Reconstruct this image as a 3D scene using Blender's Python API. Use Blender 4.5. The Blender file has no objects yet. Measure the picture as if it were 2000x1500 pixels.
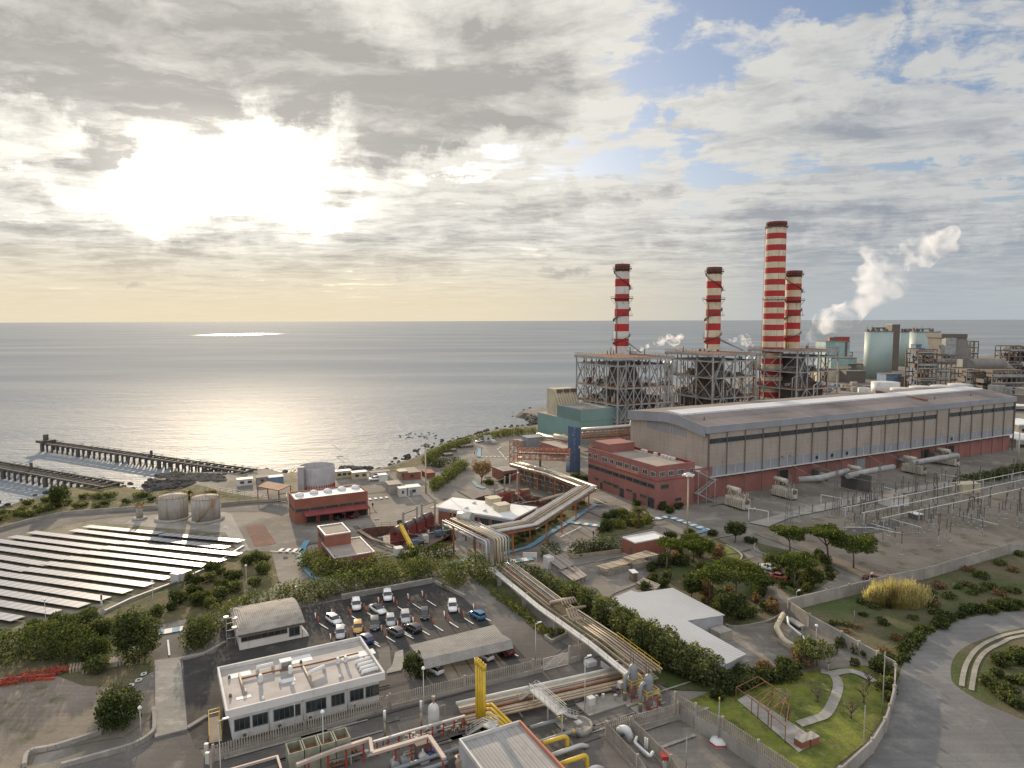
import bpy, math, random
import numpy as np
from mathutils import Vector, Matrix
R = math.radians
# ---------------- camera ----------------
scn = bpy.context.scene
CH, F = 58.0, 1350.0
pit, rol = math.atan(124.5 / F), 0.0030
FW = Vector((0, math.cos(pit), -math.sin(pit)))
U0 = Vector((0, math.sin(pit), math.cos(pit))); R0 = Vector((1, 0, 0))
UP = U0 * math.cos(rol) + R0 * math.sin(rol)
RT = R0 * math.cos(rol) - U0 * math.sin(rol)
CAM = Vector((0, 0, CH))
cd = bpy.data.cameras.new('camera'); cam = bpy.data.objects.new('camera', cd)
scn.collection.objects.link(cam); scn.camera = cam
cam.matrix_world = Matrix((
 (RT.x, UP.x, -FW.x, 0), (RT.y, UP.y, -FW.y, 0), (RT.z, UP.z, -FW.z, CH), (0, 0, 0, 1)))
cd.sensor_width = 36; cd.lens = 36 * F / 2000; cd.clip_start = 1; cd.clip_end = 200000
# ---------------- view ----------------
scn.view_settings.view_transform = 'Standard'; scn.view_settings.look = 'None'
scn.view_settings.gamma = 1; scn.view_settings.exposure = 0.0
# ---------------- sun and sky ----------------
SUN_AZ, SUN_EL = R(-21.5), R(14.0)      # azimuth clockwise from +Y
SD = Vector((math.sin(SUN_AZ) * math.cos(SUN_EL), math.cos(SUN_AZ) * math.cos(SUN_EL), math.sin(SUN_EL)))
sl = bpy.data.lights.new('sun', 'SUN'); sun = bpy.data.objects.new('sun', sl)
scn.collection.objects.link(sun)
sl.energy = 4.9; sl.angle = R(1.2); sl.color = (1.0, 0.80, 0.56)
sun.rotation_euler = SD.to_track_quat('Z', 'Y').to_euler()
class NT:
 """small helper to write node maths"""
 def __init__(s, nt): s.nt = nt
 def new(s, t): return s.nt.nodes.new(t)
 def put(s, sock, v):
  if isinstance(v, bpy.types.NodeSocket): s.nt.links.new(v, sock)
  elif v is not None:
   if sock.type == 'RGBA' and len(v) == 3: v = (*v, 1)
   sock.default_value = v
 def m(s, op, a, b=None, c=None, clamp=False):
  n = s.new('ShaderNodeMath'); n.operation = op; n.use_clamp = clamp
  for i, v in enumerate((a, b, c)):
   if v is not None: s.put(n.inputs[i], v)
  return n.outputs[0]
 def add(s, a, b): return s.m('ADD', a, b)
 def mul(s, a, b): return s.m('MULTIPLY', a, b)
 def v(s, op, a, b=None, out=0):
  n = s.new('ShaderNodeVectorMath'); n.operation = op
  s.put(n.inputs[0], a)
  if b is not None: s.put(n.inputs[1], b)
  return n.outputs[out]
 def rng(s, x, a, b, c=0.0, d=1.0, smooth=True):
  n = s.new('ShaderNodeMapRange'); n.interpolation_type = 'SMOOTHSTEP' if smooth else 'LINEAR'
  for i, v in enumerate((x, a, b, c, d)): s.put(n.inputs[i], v)
  return n.outputs[0]
 def mix(s, f, a, b, mode='MIX'):
  n = s.new('ShaderNodeMix'); n.data_type = 'RGBA'; n.blend_type = mode
  s.put(n.inputs[0], f); s.put(n.inputs[6], a); s.put(n.inputs[7], b)
  return n.outputs[2]
 def noise(s, vec, scale, detail=4, rough=0.55, dist=0.0, col=False):
  n = s.new('ShaderNodeTexNoise')
  if vec is not None: s.put(n.inputs['Vector'], vec)
  s.put(n.inputs['Scale'], scale); n.inputs['Detail'].default_value = detail
  n.inputs['Roughness'].default_value = rough; n.inputs['Distortion'].default_value = dist
  return n.outputs[1 if col else 0]
 def map(s, vec, loc=(0,0,0), rot=(0,0,0), sc=(1,1,1)):
  n = s.new('ShaderNodeMapping'); s.put(n.inputs[0], vec)
  n.inputs[1].default_value = loc; n.inputs[2].default_value = rot; n.inputs[3].default_value = sc
  return n.outputs[0]
 def comb(s, x, y, z):
  n = s.new('ShaderNodeCombineXYZ')
  for i, v in enumerate((x, y, z)): s.put(n.inputs[i], v)
  return n.outputs[0]
 def sep(s, vec):
  n = s.new('ShaderNodeSeparateXYZ'); s.put(n.inputs[0], vec); return n.outputs
 def bump(s, h, strength, dist=0.1):
  n = s.new('ShaderNodeBump'); n.inputs['Strength'].default_value = strength
  n.inputs['Distance'].default_value = dist; s.put(n.inputs['Height'], h); return n.outputs[0]
def pixdir(px, py):
 d = FW * F + RT * (px - 1000) + UP * (750 - py); return d.normalized()
w = bpy.data.worlds.new('World'); scn.world = w; w.use_nodes = True
w.node_tree.nodes.clear(); S = NT(w.node_tree)
geo = S.new('ShaderNodeTexCoord').outputs['Generated']
x_, y_, z_ = S.sep(geo)
sky = S.new('ShaderNodeTexSky'); sky.sky_type = 'NISHITA'; sky.sun_disc = False
sky.sun_elevation = SUN_EL; sky.sun_rotation = SUN_AZ; sky.air_density = 1.0; sky.dust_density = 1.5
blue = S.mix(1.0, S.v('SCALE', sky.outputs[0]), (1, 1, 1), 'MULTIPLY')
sc_ = [n for n in S.nt.nodes if n.type == 'VECT_MATH'][0]; sc_.inputs['Scale'].default_value = 0.10
blue = S.v('MULTIPLY', blue, (0.92, 1.0, 1.22))
zz = S.m('MAXIMUM', z_, 0.0)
den = S.add(zz, 0.05)
P = S.comb(S.m('DIVIDE', x_, den), S.m('DIVIDE', y_, den), 0.0)
wrp = S.v('SCALE', S.v('SUBTRACT', S.noise(P, 1.1, 5, 0.6, col=True), (0.5, 0.5, 0.5))); S.nt.nodes[-1].inputs['Scale'].default_value = 1.0
[n for n in S.nt.nodes if n.type == 'VECT_MATH' and n.operation == 'SCALE'][-1].inputs['Scale'].default_value = 0.5
Pw = S.v('ADD', P, wrp)
Pr = S.map(Pw, loc=(3.1, 1.7, 0.4), rot=(0, 0, R(24)), sc=(0.8, 1.1, 1))
Ps = S.map(Pw, loc=(3.1 - 0.10, 1.7 + 0.13, 0.4), rot=(0, 0, R(24)), sc=(0.8, 1.1, 1))
n1 = S.noise(Pr, 0.42, 3, 0.5, 0.3)                    # big masses
n2 = S.noise(Pr, 2.1, 10, 0.60, 0.1)                   # clumps
n2s = S.noise(Ps, 2.1, 10, 0.60, 0.1)
n3 = S.noise(S.map(Pr, loc=(7, 2, 3)), 5.5, 8, 0.65)
gw = S.v('SCALE', S.v('SUBTRACT', S.noise(geo, 7.0, 7, 0.62, col=True), (0.5, 0.5, 0.5)))
[n for n in S.nt.nodes if n.type == 'VECT_MATH' and n.operation == 'SCALE'][-1].inputs['Scale'].default_value = 0.30
geow = S.v('NORMALIZE', S.v('ADD', geo, gw))
def ell(px, py, rx, ry, g=None):
 g = geow if g is None else g
 c = pixdir(px, py); az = math.atan2(c.x, c.y)
 r = Vector((math.cos(az), -math.sin(az), 0)); u = r.cross(c)
 a = S.m('DIVIDE', S.v('DOT_PRODUCT', g, tuple(r), out=1), math.sin(R(rx)))
 b = S.m('DIVIDE', S.v('DOT_PRODUCT', g, tuple(u), out=1), math.sin(R(ry)))
 q = S.add(S.mul(a, a), S.mul(b, b))
 f = S.m('GREATER_THAN', S.v('DOT_PRODUCT', geo, tuple(c), out=1), 0.0)
 return S.mul(S.rng(q, 1.6, 0.0, 0, 1), f)
base = S.add(S.mul(n1, 0.40), S.add(S.mul(n2, 0.70), S.mul(n3, 0.26)))
for px, py, rx, ry, k in ((500, 120, 26, 7, .23), (820, 200, 11, 3, .08), (150, 120, 18, 7, .08), (850, 215, 10, 4, .14), (130, 305, 5, 2.0, .16), (170, 200, 3, 2, .16), (690, 330, 5, 2, .10),
  (1430, 12, 6, 2.0, -.10), (1690, 125, 4, 2, -.08), (1930, 120, 5, 4, -.07), (1230, 310, 7, 1.8, -.09), (880, 290, 3, 1.6, -.14), (1180, 80, 8, 3, .05), (1330, 140, 5, 2, -.05), (1560, 210, 9, 4, .08), (1650, 60, 5, 2, .08),
  (1850, 390, 9, 2, -.13), (1750, 480, 14, 4, .12), (1500, 420, 10, 2, .08), (1150, 440, 9, 1.6, .08), (700, 470, 14, 2, .08), (150, 440, 12, 1.5, .08), (1560, 180, 22, 9, -.045), (1150, 260, 12, 5, -.03), (1800, 230, 8, 3, .08), (420, 320, 12, 5, -.14), (60, 240, 6, 2, -.10)):
 base = S.add(base, S.mul(ell(px, py, rx, ry), k))
base = S.add(base, S.rng(z_, 0.16, 0.04, 0.02, 0.07))
cover = S.rng(base, 0.565, 0.675, 0, 1)
thick = S.rng(base, 0.64, 0.98, 0, 1)
relief = S.mul(S.m('SUBTRACT', n2, n2s), 2.8)           # side turned to the sun is lighter
thick = S.m('ADD', thick, S.mul(relief, -1.0), clamp=True)
thick = S.m('ADD', thick, S.mul(S.m('SUBTRACT', n3, 0.5), 0.65), clamp=True)
sd = S.v('DOT_PRODUCT', geo, tuple(pixdir(440, 300)), out=1)
near = S.rng(sd, math.cos(R(52)), math.cos(R(4)), 0, 1)          # wide brightening towards the sun
core = S.add(S.add(S.mul(ell(410, 318, 8.5, 3.2), 0.5), S.mul(ell(430, 315, 15, 6.5, geo), 0.22)), S.add(S.mul(ell(420, 315, 8, 3.4, geo), 0.75), S.mul(ell(570,378,6,1.5),0.5)))
cbri = S.mix(near, (0.60, 0.61, 0.605), (0.90, 0.865, 0.78))
cdrk = S.mix(near, (0.33, 0.36, 0.41), (0.46, 0.44, 0.41))
cl = S.mix(thick, cbri, cdrk)
tr = S.mul(core, S.m('SUBTRACT', 1.25, S.mul(thick, 1.0)))
glow = S.mix(1.0, cl, S.mix(S.m('MINIMUM', tr, 1.0), (0, 0, 0), (1.30, 1.20, 1.02)), 'ADD')
skyc = S.mix(S.rng(zz, 0.0, 0.25, 0.75, 0.10), blue, S.mix(near, (0.44, 0.48, 0.52), (0.80, 0.76, 0.66)))
full = S.mix(S.m('MAXIMUM', cover, S.m('MINIMUM', S.mul(core, 1.5), 1.0)), skyc, glow)
low = S.rng(z_, 0.125, 0.01, 0, 0.93)
nh = S.rng(sd, math.cos(R(50)), math.cos(R(8)), 0, 1)
hz = S.mix(nh, (0.45, 0.49, 0.52), (0.86, 0.74, 0.52))
full = S.mix(low, full, hz)
gl = S.map(geo, sc=(1, 1, 2.6))
sc2 = S.noise(gl, 9.0, 8, 0.6)
scm = S.mul(S.rng(sc2, 0.60, 0.72), S.mul(S.rng(z_, 0.03, 0.05), S.rng(z_, 0.13, 0.08)))
full = S.mix(S.mul(scm, 0.75), full, S.mix(nh, (0.38, 0.40, 0.42), (0.42, 0.39, 0.36)))
back = S.m('MAXIMUM', S.rng(y_, 0.25, -0.4, 0, 1), S.rng(z_, 0.50, 0.8, 0, 1))
full = S.mix(S.mul(back, 0.85), full, (1.08, 1.10, 1.15))
bg = S.new('ShaderNodeBackground'); S.put(bg.inputs[0], full); bg.inputs[1].default_value = 1.0
wo = S.new('ShaderNodeOutputWorld'); S.nt.links.new(bg.outputs[0], wo.inputs[0])
# ---------------- pixel of the survey photograph -> point in the place ----------------
def ray(px, py): return FW * F + RT * (px - 1000) + UP * (750 - py)
def G(px, py, z=0.0):
 d = ray(px, py); t = (z - CH) / d.z; return CAM + d * t
def proj(p):
 d = Vector(p) - CAM; w_ = d.dot(FW)
 return 1000 + F * d.dot(RT) / w_, 750 - F * d.dot(UP) / w_
UX = Vector((math.sin(R(62.4)), math.cos(R(62.4)), 0))      # plant grid, right and away
VX = Vector((-UX.y, UX.x, 0))                               # plant grid, left and away
ZX = Vector((0, 0, 1))
def along(p, a, px=None, py=None):
 """length t so that p + t a shows at column px (or row py)"""
 p = Vector(p); d = p - CAM
 if px is not None: k, c = (px - 1000) / F, RT
 else: k, c = (750 - py) / F, UP
 return (d.dot(c) - k * d.dot(FW)) / (k * a.dot(FW) - a.dot(c))
def hgt(p, py): return along(p, ZX, py=py)
# ---------------- objects ----------------
COL = scn.collection
def tag(o, label=None, cat=None, group=None, kind=None):
 if label: o['label'] = label
 if cat: o['category'] = cat
 if group: o['group'] = group
 if kind: o['kind'] = kind
 return o
def empty(name, loc, label=None, cat=None, group=None, rz=0.0):
 o = bpy.data.objects.new(name, None); COL.objects.link(o); o.location = loc
 o.rotation_euler.z = rz; o.empty_display_size = 0.5
 return tag(o, label, cat, group)
def copy_tree(o, parent=None):
 c = o.copy(); COL.objects.link(c); c.parent = parent
 for ch in o.children: copy_tree(ch, c)
 return c
def origin(o):
 v = Vector((0, 0, 0))
 while o is not None: v += Vector(o.location); o = o.parent
 return v
def frame(a, b):
 d = (b - a); L = d.length; d = d / L if L > 1e-9 else Vector((0, 0, 1))
 r = Vector((0, 0, 1)) if abs(d.z) < 0.95 else Vector((1, 0, 0))
 s = d.cross(r).normalized(); t = s.cross(d).normalized(); return d, s, t, L
class MB:
 def __init__(s): s.v = []; s.f = []; s.m = []; s.sm = []
 def face(s, pts, m=0, smooth=False):
  k = len(s.v); s.v += [tuple(p) for p in pts]; s.f.append(tuple(range(k, k + len(pts)))); s.m.append(m); s.sm.append(smooth)
  return s
 def addv(s, pts): k = len(s.v); s.v += [tuple(p) for p in pts]; return k
 def addf(s, f, m=0, smooth=False): s.f.append(tuple(f)); s.m.append(m); s.sm.append(smooth)
 def hexa(s, c, m=0):          # eight corners: bottom 4 (ccw), top 4
  k = s.addv(c)
  for f in ((3, 2, 1, 0), (4, 5, 6, 7), (0, 1, 5, 4), (1, 2, 6, 5), (2, 3, 7, 6), (3, 0, 4, 7)):
   s.addf([k + i for i in f], m)
  return s
 def box(s, o, a, b, c, m=0):  # corner + three edge vectors
  o = Vector(o); a = Vector(a); b = Vector(b); c = Vector(c)
  if a.cross(b).dot(c) < 0: a, b = b, a
  return s.hexa([o, o + a, o + a + b, o + b, o + c, o + a + c, o + a + b + c, o + b + c], m)
 def cbox(s, c, dx, dy, dz, m=0, ax=None, ay=None):  # centred in x,y, bottom at c.z
  ax = Vector((1, 0, 0)) if ax is None else ax; ay = Vector((-ax.y, ax.x, 0)) if ay is None else ay
  c = Vector(c); return s.box(c - ax * dx / 2 - ay * dy / 2, ax * dx, ay * dy, ZX * dz, m)
 def gbox(s, o, lu, lv, z0, z1, m=0):   # on the plant grid
  o = Vector((o.x, o.y, z0)); return s.box(o, UX * lu, VX * lv, ZX * (z1 - z0), m)
 def beam(s, a, b, w, h=None, m=0):
  a = Vector(a); b = Vector(b); h = w if h is None else h
  d, x, t, L = frame(a, b); return s.box(a - x * w / 2 - t * h / 2, x * w, t * h, d * L, m)
 def cyl(s, a, b, r0, r1=None, n=12, m=0, caps=True, smooth=True):
  a = Vector(a); b = Vector(b); r1 = r0 if r1 is None else r1
  d, x, t, L = frame(a, b)
  an = [2 * math.pi * i / n for i in range(n)]
  k = s.addv([a + (x * math.cos(q) + t * math.sin(q)) * r0 for q in an] + [b + (x * math.cos(q) + t * math.sin(q)) * r1 for q in an])
  for i in range(n):
   j = (i + 1) % n; s.addf((k + i, k + n + i, k + n + j, k + j), m, smooth)
  if caps: s.addf([k + i for i in range(n)], m); s.addf([k + n + i for i in reversed(range(n))], m)
  return s
 def tube(s, pts, r, n=8, m=0, smooth=True):
  pts = [Vector(p) for p in pts]; rs = r if isinstance(r, (list, tuple)) else [r] * len(pts)
  rings = []; px = None
  for i, p in enumerate(pts):
   d = (pts[min(i + 1, len(pts) - 1)] - pts[max(i - 1, 0)]).normalized()
   if px is None:
    q = ZX if abs(d.z) < 0.9 else Vector((1, 0, 0)); x = d.cross(q).normalized()
   else: x = (px - d * px.dot(d)).normalized()
   px = x; t = d.cross(x)
   rings.append(s.addv([p + (x * math.cos(2 * math.pi * j / n) + t * math.sin(2 * math.pi * j / n)) * rs[i] for j in range(n)]))
  for a, b in zip(rings, rings[1:]):
   for j in range(n):
    j2 = (j + 1) % n; s.addf((a + j, a + j2, b + j2, b + j), m, smooth)
  s.addf([rings[0] + j for j in reversed(range(n))], m); s.addf([rings[-1] + j for j in range(n)], m)
  return s
 def lathe(s, c, prof, n=24, mats=None, smooth=True, cap=True):   # prof: (r, z) from bottom to top
  c = Vector(c); rings = []
  for r, z in prof:
   rings.append(s.addv([c + Vector((r * math.cos(2 * math.pi * j / n), r * math.sin(2 * math.pi * j / n), z)) for j in range(n)]))
  for i, (a, b) in enumerate(zip(rings, rings[1:])):
   for j in range(n):
    j2 = (j + 1) % n; s.addf((a + j, a + j2, b + j2, b + j), mats[i] if mats else 0, smooth)
  if cap: s.addf([rings[0] + j for j in reversed(range(n))], 0); s.addf([rings[-1] + j for j in range(n)], mats[-1] if mats else 0)
  return s
 def prism(s, poly, z0, z1, m=0, mt=None):
  n = len(poly); P_ = [Vector(p) for p in poly]
  ar = sum(P_[i].x * P_[(i + 1) % n].y - P_[(i + 1) % n].x * P_[i].y for i in range(n))
  if ar < 0: P_.reverse()
  k = s.addv([(p.x, p.y, z0) for p in P_] + [(p.x, p.y, z1) for p in P_])
  s.addf([k + i for i in reversed(range(n))], m); s.addf([k + n + i for i in range(n)], m if mt is None else mt)
  for i in range(n): j = (i + 1) % n; s.addf((k + i, k + j, k + n + j, k + n + i), m)
  return s
 def build(s, name, mat, parent=None, label=None, cat=None, group=None, kind=None, loc=None):
  me = bpy.data.meshes.new(name)
  if parent is not None: off = origin(parent)
  else:
   off = Vector(loc) if loc is not None else (Vector(s.v[0]) * 0 if kind in ('structure', 'stuff') else
    Vector((sum(v[0] for v in s.v) / len(s.v), sum(v[1] for v in s.v) / len(s.v), min(v[2] for v in s.v))))
  me.from_pydata([(v[0] - off.x, v[1] - off.y, v[2] - off.z) for v in s.v], [], s.f)
  for mm in (mat if isinstance(mat, (list, tuple)) else [mat]): me.materials.append(mm)
  me.polygons.foreach_set('material_index', s.m); me.polygons.foreach_set('use_smooth', s.sm)
  me.update()
  o = bpy.data.objects.new(name, me); COL.objects.link(o)
  if parent is not None: o.parent = parent
  else: o.location = off
  return tag(o, label, cat, group, kind)
# ---------------- materials ----------------
MATS = {}
def mat(name, c, c2=None, sc=0.4, rough=0.8, metal=0.0, bump=0.0, bsc=None, streak=0.0, stcol=(0.10, 0.06, 0.04), grid=None, wave=None, fine=0.25, spec=0.5, lo=0.35, hi=0.65):
 """c..c2 mixed by noise, fine grain, vertical streaks, optional panel seams (grid) and corrugation (wave)"""
 if name in MATS: return MATS[name]
 m = bpy.data.materials.new(name); m.use_nodes = True; nt = m.node_tree; S = NT(nt)
 b = nt.nodes['Principled BSDF']; pos = S.new('ShaderNodeNewGeometry').outputs['Position']
 c2 = c2 or tuple(x * 0.75 for x in c)
 col = S.mix(S.rng(S.noise(pos, sc, 6, 0.6), lo, hi), c, c2)
 if fine:
  g = S.noise(pos, sc * 9, 5, 0.7); col = S.mix(fine, col, S.mix(g, (0.25,) * 3, (1.7,) * 3), 'OVERLAY') if False else S.mix(1.0, col, S.mix(g, (1 - fine,) * 3, (1 + fine,) * 3), 'MULTIPLY')
 if streak:
  st = S.noise(S.map(pos, sc=(1.0, 1.0, 0.07)), 0.9, 6, 0.65)
  col = S.mix(S.mul(S.rng(st, 0.52, 0.72), streak), col, stcol)
 if grid:   # (step_u, step_z, width, darkness)
  pr = S.map(pos, rot=(0, 0, -math.atan2(UX.y, UX.x))); gx, gy, gz = S.sep(pr)
  line = None
  for ax, st in ((gx, grid[0]), (gy, grid[0]), (gz, grid[1])):
   if not st: continue
   fr = S.m('FRACT', S.m('DIVIDE', S.add(ax, 5000), st)); l = S.m('LESS_THAN', fr, grid[2] / st)
   line = l if line is None else S.m('MAXIMUM', line, l)
  col = S.mix(S.mul(line, grid[3]), col, (0.03, 0.03, 0.03))
 S.put(b.inputs['Base Color'], col); b.inputs['Roughness'].default_value = rough; b.inputs['Metallic'].default_value = metal
 b.inputs['Specular IOR Level'].default_value = spec
 h = None
 if bump: h = S.mul(S.noise(pos, bsc or sc * 6, 5, 0.6), bump)
 if wave:   # (direction vector in world xy, period, depth)
  d = Vector(wave[0]).normalized()
  wv = S.m('SINE', S.mul(S.v('DOT_PRODUCT', pos, tuple(d), out=1), 2 * math.pi / wave[1])); wv = S.mul(wv, wave[2])
  h = wv if h is None else S.add(h, wv)
 if h is not None: S.put(b.inputs['Normal'], S.bump(h, 1.0, 1.0))
 MATS[name] = m; return m
# ---------------- sea ----------------
def sea_mat():
 m = bpy.data.materials.new('sea_water'); m.use_nodes = True; nt = m.node_tree; S = NT(nt); b = nt.nodes['Principled BSDF']
 pos = S.new('ShaderNodeNewGeometry').outputs['Position']
 dist = S.v('LENGTH', pos, out=1)
 p1 = S.map(pos, rot=(0, 0, R(12)), sc=(0.35, 1.0, 1))
 swell = S.noise(p1, 0.055, 3, 0.5, 0.4); chop = S.noise(p1, 0.35, 5, 0.6, 0.2); rip = S.noise(pos, 1.3, 4, 0.6)
 big = S.noise(S.map(pos, sc=(0.25, 1, 1)), 0.006, 4, 0.55)
 h = S.add(S.add(S.mul(swell, 2.1), S.mul(chop, 1.9)), S.mul(rip, 0.45))
 S.put(b.inputs['Normal'], S.bump(h, 1.0, 1.0))
 S.put(b.inputs['Base Color'], S.mix(S.rng(big, 0.35, 0.7), (0.20, 0.23, 0.26), (0.28, 0.30, 0.31)))
 S.put(b.inputs['Roughness'], S.add(S.rng(dist, 200, 1000, 0.38, 0.80), S.mul(big, 0.08)))
 sl_ = G(470, 653, -3); q_ = S.v('LENGTH', S.v('MULTIPLY', S.v('SUBTRACT', pos, tuple(sl_)), (1 / 190., 1 / 330., 0)), out=1)
 rn = S.m('ADD', S.mul(S.rng(q_, 1.1, 0.5), -0.62), S.add(S.rng(dist, 200, 1100, 0.50, 0.88), S.mul(big, 0.10)), clamp=True); S.put(b.inputs['Roughness'], rn)
 b.inputs['IOR'].default_value = 1.33; b.inputs['Specular IOR Level'].default_value = 0.085
 return m
SEAZ = -3.0
s = MB(); n = 96
rr = [0, 400, 1500, 6000, 20000, 60000]
ring = [s.addv([(r * math.cos(2 * math.pi * i / n), 300 + r * math.sin(2 * math.pi * i / n), SEAZ) for i in range(n)]) if r else s.addv([(0, 300, SEAZ)]) for r in rr]
for i in range(n): s.addf((ring[0], ring[1] + i, ring[1] + (i + 1) % n), 0)
for a, b in zip(ring[1:], ring[2:]):
 for i in range(n): s.addf((a + i, b + i, b + (i + 1) % n, a + (i + 1) % n), 0)
s.build('sea', sea_mat(), kind='structure')
from mathutils.geometry import tessellate_polygon
def gp(pts, z=0.0): return [G(x, y, z) for x, y in pts]
def flat(name, pts, z, m, holes=(), kind='structure', mb=None, **kw):
 loops = [[Vector((p.x, p.y, 0)) for p in gp(pts)]] + [[Vector((p.x, p.y, 0)) for p in gp(h)] for h in holes]
 s = mb or MB(); allp = [p for l in loops for p in l]; k = s.addv([(p.x, p.y, z) for p in allp])
 for t in tessellate_polygon(loops):
  a, b, c = [allp[i] for i in t]
  if (b - a).cross(c - a).z < 0: t = (t[0], t[2], t[1])
  s.addf([k + i for i in t])
 return s if mb else s.build(name, m, kind=kind, **kw)
def strip(s, pts, wd, z, m=0, dash=None):
 """painted or paved band along world points"""
 P_ = [Vector((p.x, p.y, 0)) for p in pts]
 for a, b in zip(P_, P_[1:]):
  d = (b - a); L = d.length; d.normalize(); n = Vector((-d.y, d.x, 0)) * wd / 2
  segs = [(0, L)] if not dash else [(t, min(t + dash, L)) for t in np.arange(0, L, dash * 2)]
  for t0, t1 in segs:
   q = [a + d * t0 - n, a + d * t1 - n, a + d * t1 + n, a + d * t0 + n]
   s.face([(v.x, v.y, z) for v in q], m)
 return s
def band(s, pts, wd, z, m=0):
 P_ = [Vector((p.x, p.y, 0)) for p in pts]; k = []
 for i, p in enumerate(P_):
  d = (P_[min(i + 1, len(P_) - 1)] - P_[max(i - 1, 0)]).normalized(); n = Vector((-d.y, d.x, 0)) * wd / 2
  k.append(s.addv([(p.x - n.x, p.y - n.y, z), (p.x + n.x, p.y + n.y, z)]))
 for a, b in zip(k, k[1:]): s.addf((a, b, b + 1, a + 1), m)
 return s
def smooth(pts, n=4):
 """Catmull-Rom through pixel points"""
 out = []
 for i in range(len(pts) - 1):
  p = [pts[max(i - 1, 0)], pts[i], pts[i + 1], pts[min(i + 2, len(pts) - 1)]]
  for j in range(n):
   t = j / n
   out.append(tuple(0.5 * ((2 * p[1][k]) + (-p[0][k] + p[2][k]) * t + (2 * p[0][k] - 5 * p[1][k] + 4 * p[2][k] - p[3][k]) * t * t + (-p[0][k] + 3 * p[1][k] - 3 * p[2][k] + p[3][k]) * t ** 3) for k in (0, 1)))
 return out + [pts[-1]]
def ground_mat(name, c, c2, c3=None, sc=0.05, rough=0.95, bump=0.02, grain=0.25, crack=0.0, lo=.38, hi=.62):
 m = bpy.data.materials.new(name); m.use_nodes = True; S = NT(m.node_tree); b = m.node_tree.nodes['Principled BSDF']
 pos = S.new('ShaderNodeNewGeometry').outputs['Position']
 col = S.mix(S.rng(S.noise(pos, sc, 8, 0.62, 0.5), lo, hi), c, c2)
 if c3: col = S.mix(S.rng(S.noise(S.map(pos, loc=(50, 9, 3)), sc * 5, 7, 0.65), 0.5, 0.68), col, c3)
 col = S.mix(1.0, col, S.mix(S.noise(pos, 2.2, 5, 0.75), (1 - grain,) * 3, (1 + grain,) * 3), 'MULTIPLY')
 pv = S.new('ShaderNodeTexVoronoi'); pv.distance = 'CHEBYCHEV'; S.put(pv.inputs['Vector'], S.map(pos, rot=(0, 0, R(27)), sc=(1, .5, 1))); pv.inputs['Scale'].default_value = .085
 pr_ = S.sep(pv.outputs['Color'])[0]; col = S.mix(1.0, col, S.mix(pr_, (.86,) * 3, (1.1,) * 3), 'MULTIPLY')
 tt = S.noise(S.map(pos, rot=(0, 0, R(-27)), sc=(.05, 1.3, 1)), .9, 5, .6); col = S.mix(1.0, col, S.mix(S.rng(tt, .35, .65), (.92,) * 3, (1.04,) * 3), 'MULTIPLY')
 if crack:
  vo = S.new('ShaderNodeTexVoronoi'); vo.feature = 'DISTANCE_TO_EDGE'; S.put(vo.inputs['Vector'], S.v('ADD', pos, S.noise(pos, 0.2, 3, col=True))); vo.inputs['Scale'].default_value = 0.22
  col = S.mix(S.mul(S.rng(vo.outputs[0], 0.012, 0.0), crack * 0.6), col, (0.05, 0.045, 0.04))
 S.put(b.inputs['Base Color'], col); b.inputs['Roughness'].default_value = rough; b.inputs['Specular IOR Level'].default_value = 0.25
 S.put(b.inputs['Normal'], S.bump(S.noise(pos, 3.0, 6, 0.7), 1.0, bump)); return m
M_yard = ground_mat('yard_concrete', (0.215, 0.192, 0.165), (0.15, 0.135, 0.115), (0.26, 0.235, 0.20), 0.035, crack=0.35)
M_asph = ground_mat('asphalt', (0.145, 0.133, 0.12), (0.098, 0.09, 0.082), (0.18, 0.165, 0.147), 0.04, crack=0.3)
M_road = ground_mat('worn_asphalt', (0.185, 0.18, 0.172), (0.135, 0.13, 0.125), (0.215, 0.208, 0.195), 0.03, crack=0.3)
M_dark = ground_mat('new_asphalt', (0.040, 0.038, 0.037), (0.062, 0.058, 0.055), (0.095, 0.086, 0.075), 0.05)
M_lconc = ground_mat('pale_concrete', (0.31, 0.29, 0.26), (0.23, 0.215, 0.19), (0.36, 0.34, 0.30), 0.06, crack=0.4)
M_scrub = ground_mat('coastal_scrub', (0.135, 0.115, 0.055), (0.065, 0.072, 0.028), (0.20, 0.165, 0.10), 0.07, grain=0.5, bump=0.25)
M_field = ground_mat('field_soil', (0.20, 0.17, 0.12), (0.12, 0.115, 0.065), (0.26, 0.23, 0.18), 0.08, grain=0.4, bump=0.1)
M_gravel = ground_mat('gravel', (0.225, 0.19, 0.155), (0.17, 0.145, 0.115), (0.115, 0.11, 0.065), 0.05, grain=0.4, bump=0.06)
M_lawn = ground_mat('lawn', (0.16, 0.18, 0.03), (0.075, 0.095, 0.02), (0.19, 0.165, 0.07), 0.18, grain=0.5, bump=0.12)
M_meadow = ground_mat('meadow', (0.07, 0.095, 0.028), (0.14, 0.115, 0.07), (0.105, 0.10, 0.05), 0.06, grain=0.55, bump=0.3)
M_rock = ground_mat('rock', (0.11, 0.10, 0.09), (0.06, 0.055, 0.05), (0.17, 0.155, 0.13), 0.3, grain=0.4, bump=0.2)
M_rust = ground_mat('red_floor', (0.17, 0.085, 0.065), (0.125, 0.065, 0.05), (0.22, 0.14, 0.11), 0.2, grain=0.3)
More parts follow.
